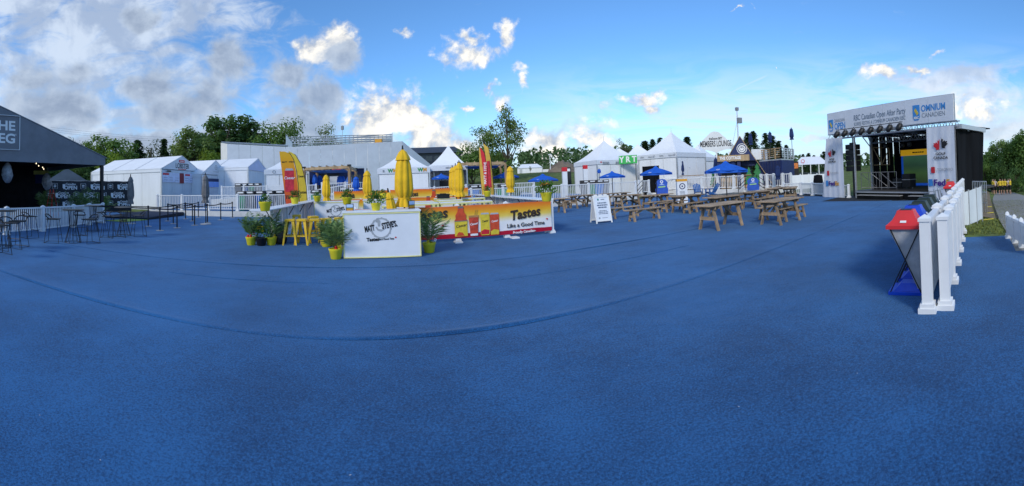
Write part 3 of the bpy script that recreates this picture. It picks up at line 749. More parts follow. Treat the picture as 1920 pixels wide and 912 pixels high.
NF = 10.9; s_r = sn(G(1037, 438))[0]; s_l = -.85
railing('white_railing', 'white picket railing carrying the long orange drinks banner', [SN(s, NF) for s in (s_l, .6, 2.1, 3.6, s_r + .02)], 1.03, .10, False)
t = thing('drinks_banner', 'long orange to white banner with red base, bottle and cans, on the front railing', 'banner', SN(s_l, NF - .10), SA)
BL = s_r - s_l - .03
MBAN = ramp_mat('sunset_banner_print', ORB, 2, .10, 1.04)
cloth(BL, .10, 1.04, .014, 1, 110, 10).build('banner_cloth', MBAN, t, smooth=True)
YP = -.022
def bp(x, y): s, z = on_n(x, y, NF - .10); return s - s_l, z
def place(x, y): return bp(x, y)
# bottle
bx, bz = bp(865, 444); s1 = bp(877, 420)[0] - bp(853, 420)[0]; hb = bp(865, 387)[1] - bz; w = s1 / 2
M_JUICE = mat('red_juice_print', (.62, .075, .025), .5, .15, 9); M_LBLY = mat('yellow_label_print', (.72, .55, .04), .5, .12, 9); M_GREYP = mat('grey_cap_print', (.16, .15, .15), .5)
M_SILV = mat('silver_print', (.42, .44, .47), .5); M_WHTP = mat('white_print', (.80, .80, .82), .6); M_BROWN = mat('brown_ink', (.045, .028, .02), .6)
def pr(parent, pts, m_, y, name): return MB().prism(pts[::-1] if False else pts, y - .003, y).build(name, m_, parent)
bo = pr(t, [(bx - w, bz), (bx + w, bz), (bx + w, bz + .54 * hb), (bx + .80 * w, bz + .60 * hb), (bx + .85 * w, bz + .70 * hb), (bx + .5 * w, bz + .82 * hb), (bx + .4 * w, bz + .93 * hb), (bx - .4 * w, bz + .93 * hb), (bx - .5 * w, bz + .82 * hb), (bx - .85 * w, bz + .70 * hb), (bx - .80 * w, bz + .60 * hb), (bx - w, bz + .54 * hb)], M_JUICE, YP, 'bottle_print')
pr(bo, [(bx - w * .99, bz + .02), (bx + w * .99, bz + .02), (bx + w, bz + .50 * hb), (bx - w, bz + .50 * hb)], M_LBLY, YP - .004, 'label_print')
pr(bo, [(bx - .8 * w, bz + .03), (bx + .5 * w, bz + .03), (bx + .2 * w, bz + .12), (bx - .4 * w, bz + .14)], M_JUICE, YP - .008, 'tomato_print')
pr(bo, [(bx - w, bz + .50 * hb), (bx + w, bz + .50 * hb), (bx + w, bz + .53 * hb), (bx - w, bz + .53 * hb)], M_GREYP, YP - .006, 'band_print')
pr(bo, [(bx - .42 * w, bz + .93 * hb), (bx + .42 * w, bz + .93 * hb), (bx + .42 * w, bz + hb), (bx - .42 * w, bz + hb)], M_GREYP, YP - .001, 'cap_print')
text('Caesar', .115, bo, (bx, YP - .008, bz + .36 * hb), M_INK, rot=(R(90), R(-8), 0), bold=.002, shear=.25, depth=.001)
# glass
gx, gz = bp(889, 442); gw = (bp(899, 420)[0] - bp(880, 420)[0]) / 2; gh = bp(889, 404)[1] - gz
go = pr(t, [(gx - .72 * gw, gz), (gx + .72 * gw, gz), (gx + gw, gz + gh), (gx - gw, gz + gh)], mat('drink_print', (.55, .06, .03), .5, .25, 9), YP, 'glass_print')
pr(go, [(gx - .72 * gw, gz), (gx + .72 * gw, gz), (gx + .74 * gw, gz + .10 * gh), (gx - .74 * gw, gz + .10 * gh)], M_WHTP, YP - .004, 'glass_foot_print')
pr(go, [(gx - .95 * gw, gz + .9 * gh), (gx + .98 * gw, gz + .9 * gh), (gx + gw, gz + gh), (gx - gw, gz + gh)], mat('rim_print', (.45, .22, .08), .5), YP - .004, 'rim_print')
for q in (.2, .55): MB().bar((gx + q * gw, YP - .002, gz + gh), (gx + (q + .25) * gw, YP - .002, gz + gh * 1.28), .003, .012).build('straw_print', mat('straw_print', (.45, .30, .06), .6), go)
text('Caesar', .085, go, (gx, YP - .006, gz + .58 * gh), M_WHTP, rot=(R(90), R(-8), 0), bold=.002, shear=.25, depth=.001)
# cans
for cxp, mm, lt in ((910, M_LBLY, M_INK), (928, M_JUICE, M_WHTP)):
    cx_, cz_ = bp(cxp, 441); cw = (bp(cxp + 8.5, 420)[0] - bp(cxp - 8.5, 420)[0]) / 2; ch = bp(cxp, 399)[1] - cz_
    co_ = pr(t, [(cx_ - .8 * cw, cz_), (cx_ + .8 * cw, cz_), (cx_ + cw, cz_ + .05 * ch), (cx_ + cw, cz_ + .92 * ch), (cx_ + .8 * cw, cz_ + ch), (cx_ - .8 * cw, cz_ + ch), (cx_ - cw, cz_ + .92 * ch), (cx_ - cw, cz_ + .05 * ch)], mm, YP, 'can_print')
    pr(co_, [(cx_ - .95 * cw, cz_ + .93 * ch), (cx_ + .95 * cw, cz_ + .93 * ch), (cx_ + .78 * cw, cz_ + 1.0 * ch), (cx_ - .78 * cw, cz_ + 1.0 * ch)], M_SILV, YP - .004, 'can_lid_print')
    pr(co_, [(cx_ - .9 * cw, cz_ + .04 * ch), (cx_ + .8 * cw, cz_ + .04 * ch), (cx_ + .9 * cw, cz_ + .22 * ch), (cx_ - .2 * cw, cz_ + .27 * ch), (cx_ - .95 * cw, cz_ + .18 * ch)], M_RED if mm is M_LBLY else M_LBLY, YP - .004, 'fruit_print')
    text('Caesar', .085, co_, (cx_, YP - .006, cz_ + .63 * ch), lt, rot=(R(90), R(-8), 0), bold=.0015, shear=.25, sx=.85, depth=.001)
for tx in (984, 806):
    x_, z_ = bp(tx, 401 if tx > 900 else 404); x2, z2 = bp(tx + 2 if tx > 900 else 812, 421)
    text('Tastes', .40, t, (x_, YP - .004, z_), M_BROWN, rot=(R(90), R(-6), 0), bold=.013, shear=.18, depth=.001, fit=.98)
    if tx > 900: text('Like a Good Time', .168, t, (x2, YP - .004, z2), M_INK, rot=(R(90), R(-1), 0), bold=.003, fit=bp(1021, 420)[0] - bp(951, 420)[0], depth=.001)
    if tx > 900: text('Proudly Canadian', .10, t, (bp(982, 434)[0], YP - .004, bp(982, 434.5)[1]), M_WHTP, rot=(R(90), R(-1), 0), bold=.003, depth=.001)
leaf_print(t, *bp(1025, 411), YP - .002, .045); leaf_print(t, *bp(830, 424), YP - .002, .05); leaf_print(t, bp(1003, 433)[0], bp(1003, 433)[1], YP - .002, .022, M_WHTP)
for s in (.4, 2.05, 3.75): tag(MB().box((0, 0, .02), (.22, .3, .04)).build('post_foot_plate', M_WHITE, loc=SN(s, NF - .28), rz=SA), 'white foot plate on the carpet under the %s part of the orange banner' % {.4: 'left', 2.05: 'middle', 3.75: 'right'}[s], 'foot plate', 'white foot plates under the banner')
# --- platform banner and back banner
def orange_banner(s0, s1, n, z0, z1, label, words):
    t = thing('orange_banner', label, 'banner', SN(s0, n, z0), SA)
    mm = ramp_mat('orange_banner_%d' % int(s0 * 10 + 500), ORB, 2, 0, z1 - z0)
    cloth(s1 - s0, 0, z1 - z0, .015, s0, 60, 8).build('banner_cloth', mm, t, smooth=True)
    for x in words: text('Tastes', .37, t, (x, -.03, (z1 - z0) * .70), M_BROWN, rot=(R(90), R(-6), 0), bold=.012, sx=.8, shear=.18, depth=.001)
    for x in words:
        pr(t, [(x + 1.15, .05), (x + 1.48, .05), (x + 1.5, .55), (x + 1.42, .68), (x + 1.4, .9), (x + 1.22, .9), (x + 1.2, .68), (x + 1.13, .55)], M_JUICE, -.03, 'bottle_print')
        pr(t, [(x + 1.22, .9), (x + 1.4, .9), (x + 1.4, .97), (x + 1.22, .97)], M_GREYP, -.031, 'cap_print')
for s0, s1, w in ((-2.9, .25, (.8,)), (.35, 4.9, (1.2,))):
    orange_banner(s0, s1, PN - .12, PZ + .08, PZ + 1.12, 'orange banner on the platform railing %s of the big yellow umbrella' % ('left' if s0 < -1 else 'right'), w)
railing('white_railing', 'low white railing at the back of the drinks compound, behind the yellow tables', [SN(s, 20.9) for s in (-3.4, -1.3, .8, 2.9, 4.9)], 1.0, .1, False)
orange_banner(-3.3, 4.85, 20.8, .1, 1.02, 'lower orange banner at the back of the drinks compound', (1.2, 4.4))
# --- side counters: railing with a shelf
def counter(s, n0, n1, label, st0=0.0):
    L = n1 - n0; t = thing('shelf_counter', label, 'counter', SN(s, n0), SA + R(90), 'white shelf counters of the drinks compound')
    MB().span((0, -.28, 1.05), (L, .28, 1.085)).build('counter_top', M_BARW, t, bev=.005)
    for k in range(int(L / 1.8) + 1):
        x = min(L - .06, .06 + st0 + k * 1.8)
        if x < st0: continue
        MB().span((x - .05, -.05, 0), (x + .05, .05, 1.045)).build('post', M_WHITE, t)
        for s_ in (-1, 1):
            MB().bar((x + .07, .06 * s_, .72), (x + .07, .26 * s_, 1.04), .02, .025).build('bracket', M_BLACKM, t)
    MB().span((st0 + .1, -.02, .12), (L - .1, .02, .18)).build('bottom_rail', M_WHITE, t)
    pn = int((L - st0) / .6); L2 = L - st0
    pm = MB().span((0, -.012, .19), (L2 / pn - .05, .012, 1.0)).mesh('panel', mat('grey_white_panel', (.56, .56, .58), .5, .06, 2))
    for k in range(pn): part('panel', pm, t, (st0 + .025 + k * L2 / pn, 0, 0))
counter(-3.5, 10.15, 20.6, 'long white shelf counter on the left, above the yellow stools', 1.25)
counter(5.02, 11.05, 20.6, 'long white shelf counter at the right end of the orange banner')
# --- yellow metal stools
def ystool(loc, rz, label, first=[None]):
    if first[0] is not None: return dup(first[0], loc, rz, label)
    t = thing('yellow_stool', label, 'stool', loc, rz, 'yellow metal bar stools')
    m = MB(); m.slab([(-.15, -.13), (-.13, -.15), (.13, -.15), (.15, -.13), (.15, .13), (.13, .15), (-.13, .15), (-.15, .13)], .735, .76)
    m.slab([(-.152, -.152), (.152, -.152), (.152, .152), (-.152, .152)], .70, .734); m.build('seat', M_YEL, t, bev=.004)
    for sx_ in (-1, 1):
        for sy_ in (-1, 1):
            l = MB(); a, b = Vector((sx_ * .125, sy_ * .125, .70)), Vector((sx_ * .205, sy_ * .205, 0))
            vs = []
            for p, w in ((a, .075), (b, .03)):
                vs += [(p.x - sx_ * w, p.y, p.z), (p.x + sx_ * .012, p.y + sy_ * .012, p.z), (p.x, p.y - sy_ * w, p.z), (p.x - sx_ * w * .55, p.y - sy_ * w * .55, p.z)]
            l.add(vs, [(0, 1, 5, 4), (1, 2, 6, 5), (2, 3, 7, 6), (3, 0, 4, 7), (0, 3, 2, 1), (4, 5, 6, 7)]); l.build('leg', M_YEL, t)
    for a in range(4):
        M_ = Matrix.Rotation(a * math.pi / 2, 3, 'Z')
        MB().bar(M_ @ Vector((-.165, -.165, .27)), M_ @ Vector((.165, -.165, .27)), .008, .035).build('foot_rail', M_YEL, t)
    first[0] = reg(t); return t
for x, y, a, l in ((545, 459, 5, 'leftmost yellow stool of the front row'), (568, 459, -4, 'second yellow stool from the left in the front row'), (591, 459, 8, 'third yellow stool from the left, left of the palm leaves'),
                   (557, 444, 12, 'yellow stool standing behind the front row, higher in view'), (612, 457, 20, 'fourth yellow stool, half hidden by the palm'), (637, 455, 3, 'yellow stool fully behind the palm next to the bar'),
                   (588, 449, 30, 'yellow stool in the second row behind the third')):
    ystool(G(x, y), SA + R(a), l)
# --- yellow high tables with white tops
def ytable(loc, rz, label, first=[None]):
    if first[0] is not None: return dup(first[0], loc, rz, label)
    t = thing('high_table', label, 'table', loc, rz, 'yellow framed high tables')
    MB().span((-.5, -.25, 1.0), (.5, .25, 1.025)).build('table_top', M_BARW, t)
    MB().span((-.51, -.26, .955), (.51, .26, .999)).build('apron', M_PALEY, t)
    for sx_ in (-1, 1):
        for sy_ in (-1, 1): MB().span((sx_ * .47 - .03, sy_ * .22 - .03, 0), (sx_ * .47 + .03, sy_ * .22 + .03, .954)).build('leg', M_PALEY, t)
        MB().span((sx_ * .47 - .015, -.189, .3), (sx_ * .47 + .015, .189, .34)).build('side_rail', M_PALEY, t)
    first[0] = reg(t); return t
for x, y, l in ((833, 371.5, 'high table left of the closed umbrella trio, carrying the black box'), (842, 375, 'high table directly in front of the umbrella trio'), (849, 379, 'high table nearest the banner, left of the umbrella poles'),
                (886, 371, 'high table behind right of the umbrella trio'), (894, 377, 'high table right of the umbrella trio, close to the right counter'), (788, 378, 'high table right of the big umbrella, rear one'), (794, 381, 'high table right of the big umbrella, front one'), (742, 384, 'high table left of the big umbrella behind the bar flowers')):
    d = (CAMH - 1.02) * 710 / (y - hy(x)); ytable(PD(x, d), SA, 'yellow framed ' + l)
p = PD(830, 17.7); tag(MB().span((-.28, -.2, 1.03), (.28, .2, 1.2)).span((-.30, -.22, 1.2), (.30, .22, 1.235)).box((0, 0, 1.25), (.3, .04, .03)).build('black_cooler', mat('black_plastic', (.014, .014, .016), .4), loc=(p.x, p.y, 0), rz=SA, bev=.01), 'black lidded box on a yellow high table', 'box')
# --- yellow umbrellas
M_YUMB = mat('yellow_umbrella_cloth', (.78, .46, .008), .8, .12, 3, .35, 14, sheen=.2)
def yumb(x, tip, bottom, d, w, label): closed_umbrella('closed_umbrella', label, PD(x, d), zat(x, tip + 2, d), zat(x, bottom, d), w, M_YUMB, 'closed yellow umbrellas')
yumb(757, 277, 388, 10.4, .46, 'largest closed yellow umbrella, standing behind the front bar')
yumb(862, 302, 369, 17, .40, 'closed yellow umbrella, right and nearest of the trio'); yumb(855, 307.5, 366, 18.9, .40, 'closed yellow umbrella, middle one of the trio'); yumb(849, 311, 364.5, 20.3, .40, 'closed yellow umbrella, left and farthest of the trio')
yumb(957, 309, 361, 19.5, .40, 'closed yellow umbrella standing alone right of the red flag')
yumb(612, 325, 378, 17.5, .36, 'closed yellow umbrella right of the tall flags'); yumb(689, 317, 372, 18, .40, 'closed yellow umbrella right of the wooden pergola')
u = closed_umbrella('closed_umbrella', 'small closed yellow umbrella leaning against the big one', PD(745, 10.1) , 1.55, .55, .26, M_YUMB, 'closed yellow umbrellas', base=False); u.rotation_euler = (R(2), R(-9), 0)
# --- feather flags (outline measured at their distance)
def flag(label, pts, d, m_, pole, prints=(), base_y=388):
    xc = sum(p[0] for p in pts) / len(pts); o = PD(xc, d); a = math.atan2(o.y, o.x) - R(90)
    t = thing('feather_flag', label, 'flag', o, a, 'tall feather flags')
    def L(x, y): return ((x - xc) * d / FPX, zat(xc, y, d))
    cl = MB().prism([L(*p) for p in pts], -.006, .006).build('flag_cloth', m_, t)
    MB().tube([(L(*p)[0], .012, L(*p)[1]) for p in pole] , .016, 6).build('pole', M_BLACKM, t)
    MB().lathe([(.25, 0), (.25, .03), (.04, .05)], 14).build('base', M_BLACKM, t, loc=(L(*pole[-1])[0], 0, 0))
    return t, L, cl
M_FORG = ramp_mat('orange_flag_print', [(0, (.75, .08, .03)), (.35, (.78, .16, .03)), (.6, (.80, .30, .02)), (.85, (.80, .42, .02)), (1, (.80, .45, .05))], 2, .8, 3.7)
M_FYEL = mat('yellow_flag_print', (.78, .58, .05), .65, .1, 2); M_FRED = mat('red_flag_print', (.62, .02, .03), .65, .1, 2)
M_FGOLD = mat('gold_flag_print', (.66, .42, .06), .65, .15, 2)
t, L, cl = flag('orange feather flag with red can, left of two at the left counter', [(536, 386), (560, 383), (558, 345), (556, 322), (551, 300), (544, 288), (535, 284), (525, 284), (529, 320)][::1], 18.6, M_FORG, [(525.5, 284), (545, 287.5), (552, 300), (557, 322), (559.5, 345), (561, 384), (562, 408)])
c_ = MB().prism([L(535, 360), L(551, 360), L(552, 320), L(534, 320)], -.012, -.008).build('can_print', mat('cherry_can_print', (.60, .03, .05), .5, .25, 5), cl)
MB().prism([L(535, 320), L(551, 320), L(549, 316), L(537, 316)], -.016, -.012).build('can_lid_print', M_SILV, cl)
text('Caesar', .19, c_, (L(543, 334)[0], -.018, L(543, 334)[1]), M_WHTP, bold=.003, shear=.2, depth=.001); text('Tastes', .22, cl, (L(545, 370)[0], -.018, L(545, 370)[1]), M_BROWN, bold=.006, shear=.2, depth=.001)
text('MATT   STEVE', .10, cl, (L(541, 304)[0], -.018, L(541, 304)[1]), M_BROWN, bold=.002, depth=.001)
t, L, cl = flag('yellow feather flag, right of two at the left counter', [(559, 383), (575, 382), (574, 350), (571, 334), (566, 310), (555, 291), (549, 286), (542, 284), (552, 303), (557, 322)], 19.6, M_FYEL, [(542.5, 284), (555.5, 290.5), (566.5, 310), (571.6, 334), (574.6, 350), (575.6, 383), (576, 404)])
text('Caesar', .16, cl, (L(564.5, 331)[0], -.012, L(564.5, 331)[1]), M_INK, bold=.002, shear=.2, sx=.7, depth=.001); text('Tastes', .2, cl, (L(566.5, 361)[0], -.012, L(566.5, 361)[1]), M_INK, bold=.005, sx=.8, depth=.001)
t, L, cl = flag('gold feather flag behind the red one at the right counter', [(920, 367), (925.6, 367), (924, 330), (922, 303), (918, 277), (909, 268.5), (912, 290), (914, 310)], 19.8, M_FGOLD, [(909, 268.5), (918.4, 277), (922.5, 303), (924.5, 330), (926, 367), (926.2, 392)])
MB().prism([L(915, 352), L(922, 352), L(920, 302), L(914, 302)], -.012, -.008).build('can_print', MATS['cherry_can_print'], cl)
t, L, cl = flag('gold feather flag edge left of the red one at the right counter', [(904, 368), (912, 368), (909, 330), (906, 300), (902, 276), (900.6, 277), (900.4, 310), (902, 340)], 19.5, M_FGOLD, [(900.6, 276), (900.3, 310), (901.8, 340), (903.8, 368), (904, 392)])
t, L, cl = flag('narrow red feather flag with white writing at the right counter', [(909, 366), (914, 362), (914.5, 317), (910, 287), (905, 279), (902, 276), (905, 303), (908, 335)], 19.0, M_FRED, [(902, 276), (910.4, 287), (914.9, 317), (914.4, 362), (914.6, 395)])
text('MATT & STEVE', .17, cl, (L(910.5, 325)[0], -.012, L(910.5, 325)[1]), M_WHTP, rot=(R(90), R(-88), 0), bold=.004, depth=.001)
# ---------------------------------------------------------------- potted plants
M_PALM = mat('palm_leaf', (.12, .21, .06), .5, .45, 9, spec=.3)
M_PLANT = mat('bright_leaf', (.065, .165, .022), .55, .4, 9, spec=.3)
M_SOIL = mat('potting_soil', (.03, .02, .014), .95)
M_FLOW = mat('yellow_petals', (.80, .60, .02), .6, .15, 9); M_FLOWO = mat('orange_petals', (.80, .28, .03), .6, .15, 9)
def palm_mesh(seed, n=17, L=.85):
    rnd = random.Random(seed); m = MB()
    for k in range(n):
        a = 2 * math.pi * k / n + rnd.uniform(-.3, .3); up = rnd.uniform(.8, 1.5); ln = L * rnd.uniform(.7, 1.1); dr = rnd.uniform(.2, .6)
        pts = []
        for i in range(9):
            t = i / 8; r = ln * (t * math.cos(up) + .25 * t * t * dr); z = ln * (t * math.sin(up) - .55 * dr * t ** 2.2)
            pts.append(Vector((r * math.cos(a), r * math.sin(a), z)))
        m.tube(pts, [.008 * (1 - .7 * i / 8) for i in range(9)], 3)
        side = Vector((-math.sin(a), math.cos(a), 0))
        for i in range(15):
            t = .2 + .8 * i / 14; f = t * 8; j = min(7, int(f)); p = pts[j].lerp(pts[j + 1], f - j); d = (pts[min(8, j + 1)] - pts[j]).normalized()
            ll = ln * .40 * math.sin(math.pi * (.15 + .8 * t)) * rnd.uniform(.85, 1.1); w = .015
            for s in (-1, 1):
                tip = p + (side * s * .8 + d * .75 + Vector((0, 0, -.25 - .2 * rnd.random()))).normalized() * ll
                mid = p.lerp(tip, .45) + Vector((0, 0, .02)); e = d * w
                m.add([p - e * .4, mid - e, tip, mid + e], [(0, 1, 2, 3)])
    return m.mesh('fronds', M_PALM)
def bush_mesh(seed, r=.2, n=260, m_=None, lw=.03):
    rnd = random.Random(seed); m = MB()
    for i in range(n):
        a, b = rnd.uniform(0, 6.28), rnd.uniform(.0, 1.45); rr = r * rnd.uniform(.35, 1)
        p = Vector((rr * math.cos(a) * math.cos(b), rr * math.sin(a) * math.cos(b), rr * 1.15 * math.sin(b) + .03))
        u = p.normalized(); s = u.orthogonal().normalized(); s.rotate(Matrix.Rotation(rnd.uniform(0, 6), 3, u)); l = lw * rnd.uniform(1.2, 2.4)
        v = (u + s * rnd.uniform(-.6, .6) + Vector((0, 0, -.2))).normalized(); w = v.cross(s).normalized() * lw * .5
        m.add([p, p + v * l * .5 + w, p + v * l, p + v * l * .5 - w], [(0, 1, 2, 3)])
    return m.mesh('foliage', m_ or M_PLANT)
def petals_mesh(seed, pts, m_, r=.03):
    rnd = random.Random(seed); m = MB()
    for p in pts:
        for k in range(7):
            a = k * .9 + rnd.random(); d = Vector((math.cos(a), math.sin(a), .5)); s = Vector((-math.sin(a), math.cos(a), 0)); p_ = Vector(p)
            m.add([p_, p_ + d * r * .6 + s * r * .35, p_ + d * r * 1.2, p_ + d * r * .6 - s * r * .35], [(0, 1, 2, 3)])
    return m.mesh('flowers', m_)
PALMS = [palm_mesh(1, 14, 1.0), palm_mesh(2, 14, 1.05), palm_mesh(5, 17, .98)]
BUSH = [bush_mesh(1), bush_mesh(2, .22, 320)]
POT = MB().lathe([(.105, 0), (.125, .02), (.16, .20), (.172, .215), (.172, .25), (.158, .25), (.15, .21)], 24).mesh('pot', M_YELP, True)
POTB = MB().lathe([(.11, 0), (.13, .02), (.165, .20), (.175, .22), (.175, .245), (.158, .245), (.15, .21)], 24).mesh('pot', mat('black_plastic', (.014, .014, .016), .4), True)
SOIL = MB().lathe([(.001, .205), (.152, .206)], 20, cap=False).mesh('soil', M_SOIL)
M_DUCKR = mat('red_rubber', (.62, .03, .02), .35); M_DUCKY = mat('yellow_rubber', (.80, .55, .02), .35)
def duck(m_):
    return MB().lathe([(.01, 0), (.042, .012), (.05, .03), (.038, .05), (.02, .058), (.03, .068), (.034, .085), (.022, .105), (.004, .11)], 10).mesh('rubber_duck', m_, True)
DK = [duck(M_DUCKR), duck(M_DUCKY)]
def flaglet(t, x, y, z):
    f = MB().quad((0, 0, .0), (.1, .02, -.01), (.1, .02, .055), (0, 0, .065)).build('paper_flag', M_WHTP, t, loc=(x, y, z + .12)); f.rotation_euler = (0, R(25), .4)
    leaf_print(f, .05, .028, -.004, .016); MB().quad((0, -.002, 0), (.026, .002, 0), (.026, .002, .064), (0, -.002, .064)).build('red_stripe', M_RED, f)
    MB().cyl((x, y, z), (x, y, z + .185), .003, .003, 4).build('flag_stick', M_BARW, t)
def planter(loc, label, kind, rz=0, sc_=1.0, black=False, ducks=(), flag_=False, group='potted plants round the drinks bars'):
    t = thing('potted_palm' if kind[0] == 'p' else 'potted_plant', label, 'plant', loc, rz, group)
    part('pot', POTB if black else POT, t); part('soil', SOIL, t)
    if kind[0] == 'p': part('fronds', PALMS[int(kind[1])], t, (0, 0, .2), (0, 0, rz * 3), (sc_ * .78, sc_ * .78, sc_ * .9))
    else:
        part('foliage', BUSH[int(kind[1])], t, (0, 0, .2), (0, 0, rz), (sc_,) * 3)
        if len(kind) > 2:
            rnd = random.Random(int(loc[0] * 100)); pts = [(rnd.uniform(-.16, .16) * sc_, rnd.uniform(-.16, .16) * sc_, (.36 + .12 * rnd.random()) * (.5 + .5 * sc_)) for _ in range(14)]
            tag(part('flowers', petals_mesh(3, pts, M_FLOW if kind[2] == 'y' else (M_RED if kind[2] == 'r' else M_FLOWO), .04 * sc_), t), kind='stuff')
    for i, (dx, dy, c_) in enumerate(ducks): part('rubber_duck', DK[c_], t, (dx, dy, .215), (0, 0, i))
    if flag_: flaglet(t, .1, -.1, .2)
    return t
planter(G(471, 460), 'leftmost potted palm in a yellow pot', 'p0', .3, 1.0, False, ((-.06, -.09, 0), (.03, -.1, 0)), True)
planter(G(490, 461), 'yellow flowering plant in a black pot between two palms', 'b1y', 1.2, 1.35, True)
planter(G(509, 460), 'potted palm in a yellow pot just left of the stools', 'p1', 2.2, 1.05, False, ((.0, -.1, 1),), True)
planter(G(630, 486), 'potted palm in a yellow pot at the left end of the front bar', 'p2', 1.0, 1.05, False, ((-.05, -.1, 0), (.02, -.11, 1)), True)
planter(G(805, 474), 'potted palm in a yellow pot at the right end of the front bar', 'p1', .2, 1.08, False, ((-.02, -.11, 1),), True)
planter(G(612, 463), 'tilted potted palm behind the palm at the front bar', 'p0', 4.1, .8)
planter(G(622, 461), 'black potted palm between stools and front bar', 'p2', 3.0, .8, True)
planter(G(640, 466), 'potted palm tucked against the back of the front bar', 'p1', 5.0, .85)
def on_counter(x, yb, s=None, n=None, z=1.085):
    r = ray(x, yb); k = (z - CAMH) / r.z; return Vector((r.x * k, r.y * k, z))
planter(on_counter(497, 396), 'leafy plant in a yellow pot at the near end of the left shelf counter', 'b0', .4, .9)
planter(on_counter(553, 382.5), 'plant with red blooms in a yellow pot farther along the left shelf counter', 'b1r', 1.4, 1.1)
planter(on_counter(705, 395, z=1.1), 'bunch of yellow flowers in a pot on the front bar', 'b1y', .4, 1.5).scale = (.72, .72, .72)
planter(on_counter(651, 384, z=1.1), 'leafy plant in a yellow pot left of the dark picture frame', 'b0', 2.4, 1.1)
planter(on_counter(1025, 378), 'big leafy plant with orange blooms at the right end of the orange banner', 'b1o', 2.4, 1.35)
planter(on_counter(914, 369), 'small plant with red blooms by the red flag on the right counter', 'b0r', 1.4, .9)
planter(on_counter(718, 373, z=1.1), 'small green plant on the farthest white bar', 'b0', 3.4, .9); planter(on_counter(595, 378.5, z=1.1), 'small green plant on the bar behind the stools', 'b1', 2.2, .8)
for x, d, l, k in ((88, 24.5, 'potted palm beside the red ladder inside the tent', 0), (152, 22.5, 'potted palm behind the patio railing, left of the tent corner', 1), (187, 22.8, 'potted palm right behind the tent corner post', 2)):
    planter(PD(x, d), l, 'p%d' % k, k, 2.0, True, group='potted palms on the patio')
planter(PD(968, 27, PZ), 'potted palm on the platform behind the white railing', 'p1', 1, 1.1, True, group='potted palms on the patio')
# picture frames on the bars
def frame(x, yb, d, w, h, rz, label):
    p = at(x, yb, d); t = thing('picture_frame', label, 'screen', p, rz)
    MB().span((-w / 2, -.008, 0), (w / 2, .012, h)).build('case', M_BLACKM, t, bev=.003)
    f = MB().span((-w / 2 + .015, -.011, .015), (w / 2 - .015, -.009, h - .015)).build('picture', ramp_mat('meadow_picture', [(0, (.5, .12, .03)), (.3, (.45, .28, .03)), (.42, (.10, .12, .06)), (.5, (.35, .5, .75)), (1, (.55, .68, .85))], 2, 0, .22, .2), t)
    MB().bar((0, .01, .0), (0, .09, .0), .08, .01).build('stand', M_BLACKM, t)
frame(656, 397, 9.25, .19, .19, SA - R(5), 'small dark framed landscape picture at the left end of the front bar')
frame(772, 391.5, 9.3, .19, .20, SA + R(35), 'small dark framed landscape picture turned sideways on the front bar')
m = MB(); m.lathe([(.02, 0), (.15, .03), (.2, .2), (.17, .42), (.1, .55), (.03, .62)], 12, lambda a, k: 1 + .18 * math.sin(3 * a + 4 * k)); p = G(527, 458)
tag(m.build('bin_bag', mat('black_bag', (.012, .012, .013), .3, .2, 8, .8, 14), loc=p, smooth=True), 'full black bag on the carpet behind the left palms', 'bag')

# ---------------------------------------------------------------- platform railing, bins, upper terrace
railing('white_railing', 'long white picket railing along the platform edge', line_pts(SN(-15, PN + .1, PZ), SN(17.2, PN + .1, PZ), 2.05), 1.02, .12, False, .12)
TN, TZ0 = 27.5, .95
tr = bpy.data.objects.new('upper_terrace', None); col.objects.link(tr); tag(tr, 'higher white skirted terrace behind the platform', kind='structure')
MB().slab([SN(-13.5, TN), SN(-1.0, TN), SN(-1.0, 46), SN(-13.5, 46)], PZ, TZ0).build('terrace_deck', M_FASC, tr)
railing('white_railing', 'white railing of the upper terrace behind the row of bins', line_pts(SN(-12.6, TN + .1, TZ0), SN(-5.0, TN + .1, TZ0), 1.9), 1.02, .11, False, .12)
railing('white_railing', 'white sloping ramp railing below the wooden pergola', [SN(-6.2, 25.2, .40), SN(-3.9, 25.2, .72), SN(-1.8, 25.2, 1.02)], .98, .11, False, .12)
railing('white_railing', 'white railing in front of the wooden pergola', line_pts(SN(-4.6, TN + .3, TZ0 + .1), SN(-1.1, TN + .3, TZ0 + .1), 1.75), 1.02, .11, False, .12)
railing('white_railing', 'white ramp railing right of the big yellow umbrella', line_pts(SN(1.2, 25.5, .5), SN(5.6, 25.5, .62), 2.2), .98, .11, False, .12)
railing('white_railing', 'white railing in front of the second pergola', line_pts(SN(5.6, 27.5, .62), SN(11.2, 26.8, .62), 1.9), 1.0, .11, False, .12)
M_GREEN = mat('green_bin', (.02, .30, .14), .45, .08); M_BLUEB = mat('blue_bin', (.03, .20, .62), .45, .08); M_GREYB = mat('grey_bin', (.22, .23, .25), .5, .08)
M_BOXLID = mat('bin_collar_grey', (.045, .042, .042), .5)
